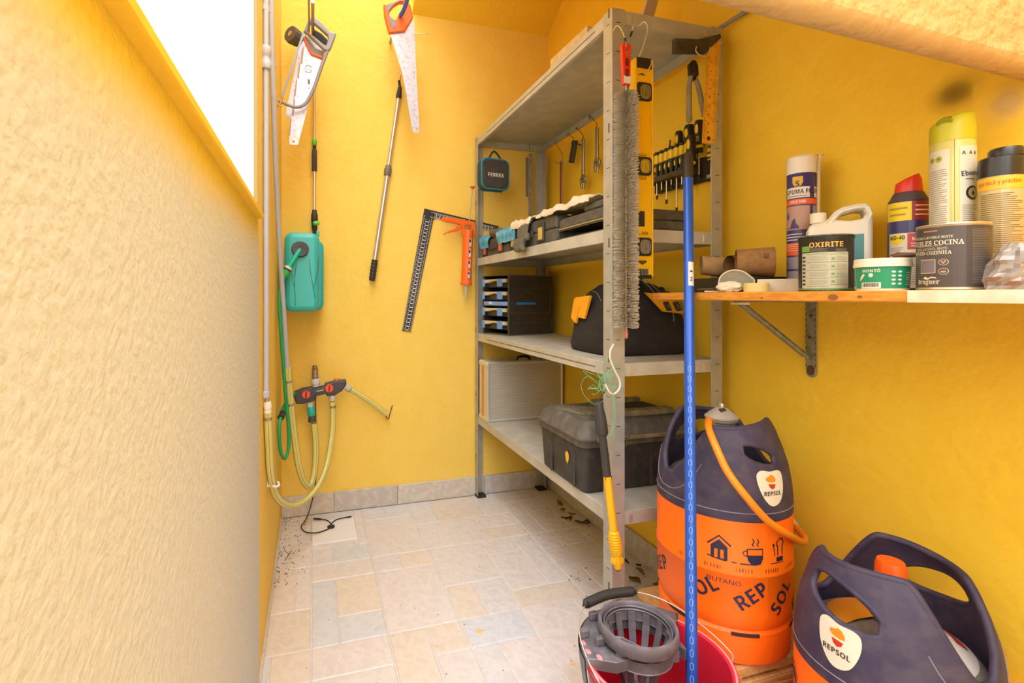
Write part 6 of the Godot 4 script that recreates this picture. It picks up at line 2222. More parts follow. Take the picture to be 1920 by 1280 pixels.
func make_oil_can():
	var t := round_item("spray_can", "small blue and yellow oil spray can with red cap lettered WD-40", "can", 1.12, -0.678)
	var r := 0.0316
	var b := MB.new()
	b.lathe([Vector2(0, 0), Vector2(r - 0.002, 0), Vector2(r, 0.003), Vector2(r, 0.172), Vector2(r - 0.002, 0.176), Vector2(r * 0.62, 0.188), Vector2(r * 0.6, 0.194), Vector2(0, 0.194)], 32)
	var body := part("body", b, mat("oil_navy", "2f2a5c", 0.35), t)
	b = MB.new()
	b.lathe([Vector2(r * 0.98, 0.1745), Vector2(r * 0.75, 0.19), Vector2(r * 0.7, 0.193)], 28)
	part("shoulder", b, mat("oil_shoulder", "4a3d3f", 0.5), t)
	b = MB.new()
	b.loft([oval(0.021, 0.021, 0.191, 0.0), oval(0.021, 0.021, 0.197, 0.0), oval(0.0195, 0.0195, 0.214, 0.003), oval(0.017, 0.0165, 0.219, 0.006), oval(0.0155, 0.013, 0.221, 0.0075)])
	part("cap", b, mat("oil_red", "d8331f", 0.4), t, "red cap")
	var u := r + 0.0003
	var ye := band(body, "yellow_panel", mat("oil_yellow", "e3c31d", 0.45), u, -1.3, 0.15, 0.136, 0.172)
	b = MB.new()
	lines(b, u + 0.0003, -1.0, 0.0, 0.142, 0.166, 2, 3)
	stuff(part("text_lines", b, mat("oil_ochre", "a5871c", 0.5), ye))
	var rd := band(body, "red_panel", mat("oil_darkred", "8f2a20", 0.45), u, 0.15, 1.5, 0.136, 0.172)
	b = MB.new()
	lines(b, u + 0.0003, 0.3, 1.2, 0.142, 0.168, 3, 8)
	stuff(part("text_lines", b, mat("panel_peach", "efb49b", 0.5), rd))
	var wp := band(body, "white_panel", mat("oil_white", "d3c8b4", 0.5), u, -1.05, 1.2, 0.006, 0.112)
	b = MB.new()
	b.wrap_poly(P([-0.013, 0.109, 0.011, 0.109, 0.0115, 0.099, 0.006, 0.092, 0.0, 0.09, -0.007, 0.092, -0.0135, 0.099]), u + 0.0002, -0.55)
	var ys := part("yellow_shield", b, mat("oil_yellow", "e3c31d", 0.45), wp)
	b = MB.new()
	b.text("WD-40", 0.0075, Vector3(-0.57, 0.1035, 0), u + 0.0005, 0.0, true, "Droid Sans", 0.85)
	part("lettering", b, mat("print_dark", "2b2530", 0.5), ys)
	var rb := band(wp, "red_box", mat("oil_redbox", "b8413a", 0.45), u + 0.0002, -0.05, 1.2, 0.08, 0.111)
	b = MB.new()
	b.text("MULTI", 0.006, Vector3(0.55, 0.1, 0), u + 0.0005)
	lines(b, u + 0.0005, 0.1, 1.1, 0.084, 0.094, 2, 2)
	stuff(part("lettering", b, mat("print_white", "e2d8d0", 0.5), rb))
	band(wp, "red_rule", mat("oil_redbox", "b8413a", 0.45), u + 0.0003, -0.95, 1.2, 0.069, 0.0725)
	b = MB.new()
	lines(b, u + 0.0003, -0.95, 1.0, 0.012, 0.066, 13, 6)
	lines(b, u + 0.0003, -0.95, -0.2, 0.075, 0.086, 3, 7)
	stuff(part("text_lines", b, mat("oil_text", "8d8577", 0.6), wp))

func oval(rx: float, rz: float, y: float, slant: float) -> Array:
	var o := []
	for i in 24:
		var a := TAU * i / 24
		o.append(Vector3(cos(a) * rx, y + slant * cos(a), -sin(a) * rz))
	return o

func make_brown_tin():
	var t := round_item("paint_tin", "wide dark brown paint tin with white lettering in front of the spray cans", "paint tin", 0.985, -0.535)
	var r := 0.0431
	var met := mat("tin_metal", "b8a888", 0.35, 0.6)
	var b := MB.new()
	b.lathe([Vector2(0, 0.0), Vector2(r - 0.002, 0), Vector2(r + 0.001, 0.0015), Vector2(r, 0.0045), Vector2(r, 0.1), Vector2(r + 0.001, 0.1025), Vector2(r, 0.1045), Vector2(r - 0.003, 0.1045), Vector2(r - 0.005, 0.1015), Vector2(0, 0.1015)], 40)
	var body := part("body", b, met, t)
	b = MB.new()
	b.lathe([Vector2(r + 0.0003, 0.005), Vector2(r + 0.0003, 0.0995)], 48)
	var lb := part("label", b, mat("brown_label", "4b423e", 0.4), body, "dark brown label")
	var u := r + 0.0006
	var cream := mat("print_cream2", "d8ccb0", 0.5)
	b = MB.new()
	b.text("MUEBLES COCINA", 0.0075, Vector3(-0.62, 0.0745, 0), u, 0.0, true, "Droid Serif", 0.82)
	b.text("PINTURA LAVABLE MATE", 0.0036, Vector3(-0.66, 0.0835, 0), u, 0.0, true, "Droid Serif", 0.9)
	b.text("MÓVEIS-COZINHA", 0.0055, Vector3(-0.72, 0.0592, 0), u, 0.0, true, "Droid Serif", 0.85)
	b.text("TINTA LAVÁVEL MATE", 0.0026, Vector3(-0.68, 0.0655, 0), u, 0.0, false, "Droid Serif", 0.9)
	b.text("Bruguer", 0.007, Vector3(-0.74, 0.0135, 0), u, 0.0, true, "Droid Serif", 0.85)
	b.wrap(u, -1.1, -0.3, 0.0698, 0.0702)
	b.wrap_poly(P([-0.008, 0.019, -0.004, 0.022, 0.0, 0.0195, 0.005, 0.0215, 0.011, 0.0205, 0.012, 0.0165, 0.0105, 0.0195, 0.004, 0.0195, 0.0, 0.017, -0.004, 0.0175]), u, -0.7)
	stuff(part("lettering", b, cream, lb))
	b = MB.new()
	lines(b, u, -0.85, -0.4, 0.09, 0.097, 1)
	stuff(part("gold_line", b, mat("gold_print", "a97a4a", 0.5), lb))
	b = MB.new()
	b.wrap(u, -0.98, -0.46, 0.027, 0.049)
	var fr := part("swatch_frame", b, cream, lb)
	b = MB.new()
	b.wrap(u + 0.0002, -0.965, -0.475, 0.0278, 0.0482)
	part("colour_swatch", b, mat("swatch_mauve", "75686c", 0.5), fr)
	b = MB.new()
	for y in [0.044, 0.0295]:
		b.wrap_poly(disc(0.0062, 0.005, 18, Vector2(0, y)), u, -0.24)
	var rg := part("round_badges", b, cream, lb)
	stuff(rg)
	b = MB.new()
	for y in [0.044, 0.0295]:
		b.wrap_poly(disc(0.0056, 0.0044, 18, Vector2(0, y)), u + 0.0002, -0.24)
	stuff(part("badge_centres", b, mat("brown_label", "4b423e", 0.4), rg))
	b = MB.new()
	b.wrap_poly(disc(0.0017, 0.0015, 8, Vector2(-0.002, 0.045)), u + 0.0004, -0.24)
	b.wrap_poly(disc(0.0017, 0.0015, 8, Vector2(0.002, 0.045)), u + 0.0004, -0.24)
	b.wrap_poly(disc(0.0017, 0.0015, 8, Vector2(0.0, 0.0425)), u + 0.0004, -0.24)
	b.wrap_poly(disc(0.0035, 0.0016, 10, Vector2(0, 0.029)), u + 0.0004, -0.24)
	stuff(part("badge_marks", b, mat("gold_print2", "b7906a", 0.5), rg))
	var pan := band(lb, "side_panel", mat("brown_panel", "3f3733", 0.45), u - 0.0002, 0.35, 1.5, 0.005, 0.0995)
	b = MB.new()
	lines(b, u + 0.0002, 0.5, 1.25, 0.01, 0.094, 34, 12)
	stuff(part("text_lines", b, mat("brown_text", "756a5f", 0.6), pan))

func make_tall_sprays():
	var t := round_item("spray_can", "tall white spray can with lime green cap, tallest thing on the board", "can", 1.1, -0.598)
	var r := 0.0303
	var lime := mat("lime_cap", "bdb520", 0.4)
	var b := MB.new()
	b.lathe([Vector2(0, 0), Vector2(r - 0.002, 0), Vector2(r, 0.003), Vector2(r, 0.266), Vector2(r - 0.004, 0.272), Vector2(0, 0.272)], 32)
	var body := part("body", b, mat("lime_body", "cbbf6a", 0.3), t)
	b = MB.new()
	var top := []
	for q in [[r + 0.0004, 0.264, 0.0], [r + 0.0004, 0.27, 0.0], [r, 0.292, 0.001], [r - 0.0015, 0.304, 0.006], [r - 0.006, 0.309, 0.007], [r - 0.016, 0.3105, 0.004]]:
		top.append(oval(q[0], q[0], q[1], q[2]))
	b.loft(top)
	var cp := part("cap", b, lime, t, "lime green cap")
	b = MB.new().at(Vector3(-0.009, 0.2985, 0.0245), 0.5, -0.35, 0.12)
	b.prism(disc(0.011, 0.0085, 20), -0.004, 0.004, 0.001)
	part("finger_hollow", b, mat("lime_dark", "8b8a12", 0.5), cp)
	b = MB.new().at(Vector3(-0.003, 0.3035, 0.027))
	b.ball(Vector3.ZERO, Vector3(0.003, 0.003, 0.003), 8, 5)
	part("nozzle", b, mat("nozzle_dark", "4b4a12", 0.5), cp)
	var u := r + 0.0003
	var pw := mat("paper_white", "d6cdb5", 0.5)
	var dk := mat("print_dark", "2b2530", 0.5)
	var p1 := band(body, "left_label", pw, u, -1.5, -0.1, 0.02, 0.25)
	var p2 := band(body, "right_label", pw, u, 0.3, 1.5, 0.02, 0.252)
	band(body, "red_seam", mat("seam_red", "8e5b3a", 0.5), u, 0.075, 0.095, 0.0, 0.265)
	b = MB.new()
	lines(b, u + 0.0003, -1.1, -0.2, 0.05, 0.216, 46, 3)
	stuff(part("text_lines", b, mat("oil_text", "8d8577", 0.6), p1))
	b = MB.new()
	for a in [-1.0, -0.6]:
		b.wrap_poly(disc(0.0052, 0.0052, 14, Vector2(0, 0.234)), u + 0.0003, a)
	var ic := stuff(part("icons", b, mat("icon_lime", "a3a028", 0.5), p1))
	b = MB.new()
	for a in [-1.0, -0.6]:
		b.text("+" if a < -0.8 else "=", 0.005, Vector3(a, 0.234, 0), u + 0.0005)
	stuff(part("icon_marks", b, dk, ic))
	b = MB.new()
	for a in [0.48, 0.82, 1.1]:
		b.text("A", 0.006, Vector3(a, 0.2395, 0), u + 0.0003)
	b.text("Eboots", 0.0085, Vector3(0.85, 0.204, 0), u + 0.0003, 0.08, true, "Droid Sans", 0.8)
	lines(b, u + 0.0003, 0.55, 1.1, 0.192, 0.196, 1)
	var seal := []
	for i in 24:
		seal.append(Vector2(cos(TAU * i / 24) * 0.012, 0.17 + sin(TAU * i / 24) * 0.0125))
	b.wrap_poly(seal, u + 0.0003, 0.95)
	stuff(part("lettering", b, dk, p2))
	b = MB.new()
	b.wrap_poly(disc(0.0085, 0.009, 20, Vector2(0, 0.17)), u + 0.0006, 0.95)
	var sc := part("seal_centre", b, mat("seal_olive", "a09a6a", 0.5), p2)
	b = MB.new()
	b.wrap_poly(P([-0.001, 0.174, 0.003, 0.17, 0.001, 0.165, -0.003, 0.168]), u + 0.0008, 0.95)
	part("seal_mark", b, dk, sc)
	b = MB.new()
	lines(b, u + 0.0003, 0.42, 1.2, 0.05, 0.15, 30, 5)
	stuff(part("text_lines", b, mat("oil_text", "8d8577", 0.6), p2))
	# black capped spray
	t = round_item("spray_can", "cream spray can with black cap at the right end of the board", "can", 1.1, -0.533)
	r = 0.0272
	b = MB.new()
	b.lathe([Vector2(0, 0), Vector2(r - 0.002, 0), Vector2(r, 0.003), Vector2(r, 0.19), Vector2(r - 0.003, 0.194), Vector2(0, 0.194)], 32)
	body = part("body", b, mat("cream_body", "b59a63", 0.35), t)
	b = MB.new()
	b.lathe([Vector2(r + 0.0006, 0.188), Vector2(r + 0.0006, 0.21), Vector2(r * 0.98, 0.219), Vector2(r * 0.85, 0.2215), Vector2(0, 0.2215)], 32)
	cp = part("cap", b, mat("cap_black", "24201d", 0.3), t, "black cap")
	b = MB.new().at(Vector3(0.006, 0, -0.002))
	b.lathe([Vector2(0.0, 0.221), Vector2(r * 0.79, 0.221), Vector2(r * 0.79, 0.232), Vector2(r * 0.7, 0.2355), Vector2(0, 0.236)], 28)
	part("cap_hood", b, mat("cap_black", "24201d", 0.3), cp)
	u = r + 0.0003
	var yb := band(body, "yellow_band", mat("band_yellow", "dfae2b", 0.45), u, -1.6, 1.6, 0.166, 0.186)
	b = MB.new()
	b.text("Uso fácil y práctico", 0.0062, Vector3(-0.1, 0.177, 0), u + 0.0003, 0.03, true, "Droid Sans", 0.72)
	part("lettering", b, mat("print_orange2", "d05a1f", 0.5), yb)
	b = MB.new()
	lines(b, u, -1.0, 1.1, 0.062, 0.16, 30, 6)
	lines(b, u, -0.9, 0.4, 0.018, 0.055, 7, 9)
	b.text("400 ml", 0.0045, Vector3(0.1, 0.0585, 0), u)
	b.wrap_poly(disc(0.0045, 0.0045, 14, Vector2(0, 0.02)), u, -0.75)
	stuff(part("text_lines", b, mat("cream_text", "6f5d38", 0.6), body))
	band(body, "green_foot", mat("foot_green", "1f4a2b", 0.4), u, -1.6, 1.6, 0.003, 0.0095)
	# crumpled clear bag at the edge of the picture
	t = thing("plastic_bag", "crumpled grey see-through plastic bag at the right end of the board", "bag", Vector3(0.99, 1.0092, -0.46))
	b = MB.new()
	var nz := FastNoiseLite.new()
	nz.frequency = 22.0
	nz.seed = 5
	var rings := []
	for i in 12:
		var f := i / 11.0
		var ring := []
		for k in 26:
			var a := TAU * k / 26
			var q := 0.038 * (1.0 - 0.65 * f * f) * (1.0 + 0.5 * nz.get_noise_3d(cos(a) * 0.06, f * 0.1, sin(a) * 0.06))
			ring.append(Vector3(cos(a) * q, f * 0.068, -sin(a) * q))
		rings.append(ring)
	b.loft(rings, true, true, 0xFFFFFFFF)
	part("film", b, mat("bag_film", "8d8378", 0.18), t)

func make_board_clutter():
	# sanding paper rolls
	var paper := dirty("sand_paper", "8a6238", "9d7446", 0.9, 0.0, 12.0)
	var back := dirty("sand_back", "a47f52", "b58f60", 0.9, 0.0, 12.0)
	var specs := [["wide roll of brown sandpaper with a printed number beside the foam can", 1.04, 1.0835, -0.955, 0.036, 0.08, 0.12, 0.0],
		["curled sheet of brown sandpaper in the middle of the rolls", 1.05, 1.079, -1.005, 0.031, 0.06, 0.75, 0.05],
		["dark brown roll of sandpaper lying leftmost on the board", 1.06, 1.078, -1.07, 0.029, 0.11, 0.2, -0.06]]
	for s in specs:
		var t := thing("sandpaper_roll", s[0], "sandpaper", Vector3(s[1], s[2], s[3]), atan2(-s[1], -s[3]) + s[6], "sandpaper rolls on the board")
		var b := MB.new()
		var r: float = s[4]
		var L: float = s[5]
		for side in [0.0, 0.0006]:
			var p := []
			for i in 60:
				var a := i / 59.0 * TAU * 2.3
				var q: float = r - 0.0028 * a / TAU - side
				var row := []
				for j in 7:
					var f := j / 6.0 - 0.5
					row.append(Vector3(f * L, (q + 0.004 * f) * sin(a + 2.0) + s[7] * f * L * 2.0, (q + 0.004 * f) * cos(a + 2.0)))
				p.append(row)
			for i in 59:
				for j in 6:
					if side == 0.0:
						b.quad(p[i][j], p[i][j + 1], p[i + 1][j + 1], p[i + 1][j], 1)
					else:
						b.quad(p[i][j], p[i + 1][j], p[i + 1][j + 1], p[i][j + 1], 2)
		part("paper", b, back if s[4] < 0.03 else paper, t)
		if s[4] > 0.035:
			b = MB.new().at(Vector3(0.02, 0.012, 0.035), -0.4, 0, PI / 2)
			b.text("80", 0.011, Vector3.ZERO, 0.0, 0.0, false)
			part("print", b, mat("sand_print", "4b3520", 0.8), t)
	# dark tray under the rolls
	var t := thing("black_tray", "shallow black tray under the sandpaper rolls", "tray", Vector3(1.075, 1.0092, -1.032), 0.0)
	var b := MB.new()
	b.x = Transform3D(Basis(Vector3(1, 0, 0), Vector3(0, 0, -1), Vector3(0, 1, 0)), Vector3.ZERO)
	b.prism(rrect(0.15, 0.2, 0.012), 0.0, 0.004, 0.001)
	part("base", b, mat("tray_black", "2b2620", 0.4), t)
	b = MB.new()
	b.x = Transform3D(Basis(Vector3(1, 0, 0), Vector3(0, 0, -1), Vector3(0, 1, 0)), Vector3.ZERO)
	b.prism(rrect(0.15, 0.2, 0.012), 0.003, 0.038, 0.001, rrect(0.14, 0.19, 0.01))
	part("rim", b, mat("tray_black", "2b2620", 0.4), t)
	# white box
	t = thing("white_box", "low off-white cardboard box beside the foam can", "box", Vector3(0.985, 1.0092, -0.835), -0.95)
	b = MB.new()
	b.box(Vector3(0, 0.014, 0), Vector3(0.09, 0.028, 0.03), 0.001)
	part("carton", b, dirty("box_white", "c9bb9f", "d6c9ae", 0.7), t)
	# roll of masking tape
	t = thing("tape_roll", "roll of pale masking tape lying at the front of the board", "tape", Vector3(0.925, 1.0092, -0.845))
	b = MB.new()
	b.lathe([Vector2(0.017, 0), Vector2(0.0245, 0), Vector2(0.0245, 0.019), Vector2(0.017, 0.019), Vector2(0.017, 0)], 28)
	part("roll", b, mat("masking_tape", "d8c07a", 0.7), t)
	# white putty lump
	t = thing("putty_lump", "crumpled lump of white paper beside the masking tape", "paper", Vector3(0.915, 1.0092, -0.905))
	b = MB.new()
	var nz := FastNoiseLite.new()
	nz.frequency = 30.0
	var rings := []
	for i in 9:
		var f := -PI / 2 + PI * i / 8.0
		var ring := []
		for k in 18:
			var a := TAU * k / 18
			var d := Vector3(cos(a) * cos(f), sin(f), -sin(a) * cos(f))
			var q := 1.0 + 0.45 * nz.get_noise_3dv(d * 0.08)
			ring.append(Vector3(d.x * 0.024 * q, maxf(0.0, 0.011 + d.y * 0.013 * q), d.z * 0.03 * q))
		rings.append(ring)
	b.loft(rings, true, true, 0xFFFFFFFF)
	part("crumple", b, mat("paper_lump", "dccfb4", 0.8), t)
	# clear safety glasses
	t = thing("safety_glasses", "clear safety glasses with a cream frame lying on the board", "glasses", Vector3(0.95, 1.0092, -0.93), atan2(-0.95, 0.93))
	var fr := mat("glasses_frame", "e2d2ae", 0.35)
	b = MB.new()
	var ring := []
	for p in spl(P([-0.03, 0.012, -0.027, 0.036, -0.008, 0.05, 0.016, 0.049, 0.034, 0.036, 0.042, 0.024, 0.03, 0.012, 0.006, 0.004, -0.014, 0.002]), 5, true):
		ring.append(Vector3(p.x, p.y, 0.01 * cos(p.x * 20.0)))
	b.tube(ring, 0.0017, 6, true)
	part("frame", b, fr, t)
	b = MB.new()
	var lens := []
	for p in ring:
		lens.append(Vector2(p.x * 0.97, p.y))
	b.prism(lens, 0.0075, 0.0087)
	var gm := mat("lens_clear", Color(0.8, 0.78, 0.7, 0.25), 0.12)
	gm.transparency = BaseMaterial3D.TRANSPARENCY_ALPHA
	part("lens", b, gm, t, "clear lens")
	b = MB.new()
	b.tube(spl(P3([-0.03, 0.012, 0.0, -0.02, 0.003, 0.012, 0.0, 0.0035, 0.018, -0.03, 0.002, 0.022, -0.06, 0.002, 0.026]), 6), 0.0016, 6)
	part("cord", b, fr, t)
	# scrap of metal at the far end
	t = thing("metal_scrap", "small dark metal hinge lying at the far end of the board", "hinge", Vector3(0.935, 1.0092, -1.0))
	b = MB.new()
	b.box(Vector3(0, 0.003, 0), Vector3(0.03, 0.006, 0.05), 0.002)
	part("leaf", b, mat("hinge_dark", "4a3f33", 0.4, 0.6), t)
	b = MB.new()
	b.tube(P3([0.0, 0.0065, -0.025, 0.0, 0.0065, 0.025]), 0.004, 8)
	part("knuckle", b, mat("hinge_steel", "8d8373", 0.3, 0.7), t)

# shroud of a gas bottle: radius at height h, two ears with hand holes at angle 0 and PI
func shroud_r(h: float) -> float:
	var t := [[0.325, 0.1472], [0.345, 0.147], [0.38, 0.144], [0.42, 0.137], [0.46, 0.1255], [0.49, 0.1135], [0.515, 0.101], [0.56, 0.08]]
	for i in t.size() - 1:
		if h <= t[i + 1][0]:
			return lerpf(t[i][1], t[i + 1][1], clampf((h - t[i][0]) / (t[i + 1][0] - t[i][0]), 0.0, 1.0))
	return 0.08

func shroud_p(a: float, h: float, d := 0.0) -> Vector3:
	var r := shroud_r(h) + d
	return Vector3(sin(a) * r, h, cos(a) * r)

func ear(a: float) -> float:      # height of the rim at angle a
	var w := absf(wrapf(a, -PI / 2, PI / 2)) / (PI / 2)
	var s := smoothstep(0.97, 0.5, w)
	return lerpf(0.386, 0.512 + 0.006 * sin(a * 2.0), s)

# outline on the shroud as a patch; points are arc metres round angle a0 and height h0
func shroud_patch(b: MB, pts: Array, a0: float, h0: float, d: float):
	var c := Vector2.ZERO
	for p in pts:
		c += p / pts.size()
	var at := func(p: Vector2) -> Vector3: return shroud_p(a0 + p.x / 0.14, h0 + p.y, d)
	var k := 4
	for i in pts.size():
		var p: Vector2 = pts[i]
		var q: Vector2 = pts[(i + 1) % pts.size()]
		for j in k:
			var f0 := float(j) / k
			var f1 := float(j + 1) / k
			var s := [at.call(c.lerp(p, f0)), at.call(c.lerp(q, f0)), at.call(c.lerp(q, f1)), at.call(c.lerp(p, f1))]
			if (q - c).cross(p - c) > 0:
				s.reverse()
			if j > 0:
				b.tri(s[0], s[1], s[2], 1)
				b.tri(s[0], s[2], s[3], 1)
			else:
				if (q - c).cross(p - c) > 0:
					b.tri(s[0], s[1], s[3], 1)
				else:
					b.tri(s[0], s[2], s[3], 1)

func bottle(label: String, at: Vector3, turn: float, halves: Array, heights: Array) -> Node3D:
	var t := thing("gas_bottle", label, "gas bottle", at, turn, "orange gas bottles")
	var orange := mat("bottle_orange", "ff7000", 0.5)
	var purple := dirty("bottle_purple", "352e48", "4a4150", 0.62, 0.0, 7.0)
	var navy := mat("bottle_print", "2b2440", 0.5)
	var r := 0.1468
	var b := MB.new()
	b.lathe([Vector2(0.1, 0.0), Vector2(0.13, 0.0), Vector2(0.138, 0.004), Vector2(0.1415, 0.012), Vector2(0.143, 0.055), Vector2(0.1435, 0.072), Vector2(0.138, 0.078), Vector2(0.1425, 0.088), Vector2(0.1455, 0.1), Vector2(r, 0.115), Vector2(r, 0.197), Vector2(r + 0.0022, 0.2), Vector2(r + 0.0022, 0.203), Vector2(r, 0.206), Vector2(r, 0.33), Vector2(0.14, 0.335), Vector2(0.0, 0.335)], 72)
	var body := part("body", b, orange, t, "orange cylinder body")
	b = MB.new()
	for k in 6:
		var a := TAU * k / 6 - 0.32
		b.wrap(0.1452, a - 0.2, a + 0.2, 0.068, 0.0765)
	stuff(part("foot_slots", b, mat("slot_brown", "3d1f0c", 0.8), body))
	# lettering and pictures printed round the orange body
	var u := r + 0.0005
	b = MB.new()
	b.text("BUTANO", 0.0095, Vector3(-0.62, 0.184, 0), u, -0.03, false, "Droid Sans", 1.35)
	for w in [["SOL", -0.93, 0.155, 0.6], ["REP", -0.24, 0.158, 0.62], ["SOL", 0.27, 0.15, 0.9], ["REPSOL", 1.05, 0.15, 0.6], ["SOL", 1.75, 0.15, 0.7], ["REPSOL", 2.5, 0.15, 0.6], ["REP", 3.3, 0.155, 0.6], ["SOL", 3.8, 0.15, 0.9], ["REP", 4.5, 0.15, 0.5]]:
		b.text(w[0], 0.031, Vector3(w[1], w[2], 0), u, w[3], true, "Droid Sans", 1.0)
	stuff(part("lettering", b, navy, body))
	for rep in 2:
		var o := rep * PI
		b = MB.new()
		var hp := func(pts: Array, a: float, bb: MB = b, uu := u): bb.wrap_poly(P(pts), uu, o + a)
		# house
		hp.call([-0.024, 0.262, 0.0, 0.284, 0.024, 0.264, 0.022, 0.261, 0.0, 0.28, -0.022, 0.259], -0.68)
		hp.call([-0.0165, 0.231, -0.0165, 0.259, 0.0, 0.274, 0.0165, 0.259, 0.0165, 0.23, 0.012, 0.228], -0.68)
		hp.call([-0.024, 0.233, -0.024, 0.2355, -0.016, 0.2345, -0.016, 0.232], -0.68)
		hp.call([0.024, 0.228, 0.034, 0.227, 0.034, 0.2295, 0.024, 0.2305], -0.68)
		# cup
		hp.call([-0.017, 0.262, 0.018, 0.263, 0.018, 0.24, 0.012, 0.228, -0.008, 0.228, -0.014, 0.236, -0.017, 0.25], -0.2)
		hp.call([-0.016, 0.258, -0.022, 0.257, -0.026, 0.252, -0.022, 0.246, -0.015, 0.244, -0.015, 0.2465, -0.021, 0.248, -0.0235, 0.252, -0.021, 0.255, -0.016, 0.2555], -0.2)
		hp.call([-0.03, 0.2295, -0.008, 0.2285, 0.006, 0.228, 0.006, 0.226, -0.03, 0.2265], -0.2)
		for x in [-0.004, 0.006]:
			hp.call([x, 0.267, x - 0.003, 0.272, x + 0.001, 0.277, x - 0.002, 0.284, x + 0.0005, 0.284, x + 0.004, 0.277, x, 0.272, x + 0.003, 0.267], -0.2)
		# spoon, chef hat and pot
		hp.call([-0.022, 0.268, -0.018, 0.272, -0.015, 0.268, -0.0165, 0.264, -0.014, 0.244, -0.016, 0.244, -0.019, 0.264], 0.22)
		hp.call([-0.008, 0.244, -0.008, 0.262, -0.012, 0.27, -0.007, 0.278, 0.0, 0.282, 0.008, 0.28, 0.013, 0.272, 0.009, 0.262, 0.009, 0.244, 0.006, 0.244, 0.006, 0.264, 0.0095, 0.271, 0.005, 0.277, 0.0, 0.279, -0.005, 0.276, -0.009, 0.27, -0.005, 0.264, -0.005, 0.244], 0.22)
		hp.call([-0.01, 0.231, -0.01, 0.241, 0.01, 0.241, 0.01, 0.231], 0.22)
		hp.call([-0.025, 0.2275, 0.012, 0.2275, 0.012, 0.2295, -0.025, 0.2295], 0.22)
		# flame
		hp.call([-0.008, 0.24, -0.012, 0.255, -0.005, 0.268, -0.002, 0.285, 0.008, 0.268, 0.011, 0.252, 0.006, 0.24], 0.85)
		var pg := stuff(part("pictograms", b, navy, body))
		b = MB.new()
		u += 0.0003
		for q in [[-0.0095, -0.003], [0.0025, 0.009]]:
			hp.call([q[0], 0.233, q[0], 0.252, q[1], 0.252, q[1], 0.233], -0.68, b, u)
		hp.call([-0.0145, 0.26, 0.0155, 0.26, 0.0155, 0.248, -0.0145, 0.248], -0.2, b, u)
		u -= 0.0003
		stuff(part("cut_outs", b, orange, pg))
	b = MB.new()
	var rng := RandomNumberGenerator.new()
	rng.seed = 5
	for k in 60:
		var a := -1.3 + k * 0.042
		if k % 10 < 6:
			b.wrap(u, a, a + rng.randf_range(0.006, 0.02), 0.209, 0.2175)
	stuff(part("barcodes", b, mat("barcode_brown", "a34610", 0.5), body))
	# shroud with two ears
	b = MB.new()
	var N := 200
	var outer := []
	var inner := []
	var nlow := 8
	var nup := 5
	for i in N + 1:
		var a := TAU * i / N
		var w := wrapf(a, -PI / 2, PI / 2)
		var top := ear(a)
		var e := 0 if cos(a) > 0 else 1
		var half: float = halves[e]
		var hole := 0.0
		var mid := 0.455 - 0.012 * (w / half) * (1.0 if absf(w) < half else 0.0)
		if absf(w) < half:
			hole = heights[e] * pow(1.0 - pow(absf(w) / half, 2.4), 0.5)
		var hb := minf(mid - hole, top - 0.004)
		var ht := minf(mid + hole, top - 0.004)
		for s in 2:
			var row := []
			var d := 0.0 if s == 0 else -0.011
			for k in nlow + 1:
				row.append(shroud_p(a, lerpf(0.318, hb, float(k) / nlow), d))
			for k in nup + 1:
				row.append(shroud_p(a, lerpf(ht, top, float(k) / nup), d))
			(outer if s == 0 else inner).append(row)
	for i in N:
		for k in nlow + nup + 1:
			if k == nlow:
				continue
			b.quad(outer[i][k], outer[i + 1][k], outer[i + 1][k + 1], outer[i][k + 1], 1)
			b.quad(inner[i][k], inner[i][k + 1], inner[i + 1][k + 1], inner[i + 1][k], 2)
	var sh := part("shroud", b, purple, t, "dark purple plastic shroud with two hand holes")
	# rounded rims
	b = MB.new()
	var rim := []
	for i in N:
		rim.append((outer[i][nlow + nup + 1] + inner[i][nlow + nup + 1]) / 2)
	b.tube(rim, 0.0066, 8, true)
	for e in 2:
		var lp := []
		for i in N + 1:
			var a := TAU * i / N
			if absf(wrapf(a - e * PI, -PI, PI)) < halves[e]:
				lp.append([wrapf(a - e * PI, -PI, PI), (outer[i][nlow] + inner[i][nlow]) / 2, (outer[i][nlow + 1] + inner[i][nlow + 1]) / 2])
		lp.sort_custom(func(p, q): return p[0] < q[0])
		var loop := []
		for q in lp:
			loop.append(q[1])
		lp.reverse()
		for q in lp:
			loop.append(q[2])
		b.tube(loop, 0.006, 8, true)
	stuff(part("rim", b, purple, sh))
	b = MB.new()
	var ln := []
	for i in 96:
		ln.append(shroud_p(TAU * i / 96, 0.337, 0.0))
	b.tube(ln, 0.0011, 5, true)
	b.at(Vector3.ZERO)
	for e in 2:
		var vl := []
		for i in 17:
			var f := -0.62 + 1.24 * i / 16.0
			vl.append(shroud_p(PI / 2 + e * PI + f, 0.352 + 0.075 * pow(absf(f) / 0.62, 2.5), 0.0005))
		b.tube(vl, 0.001, 5)
	stuff(part("mould_lines", b, mat("mould_line", "8a7f8d", 0.5), sh))
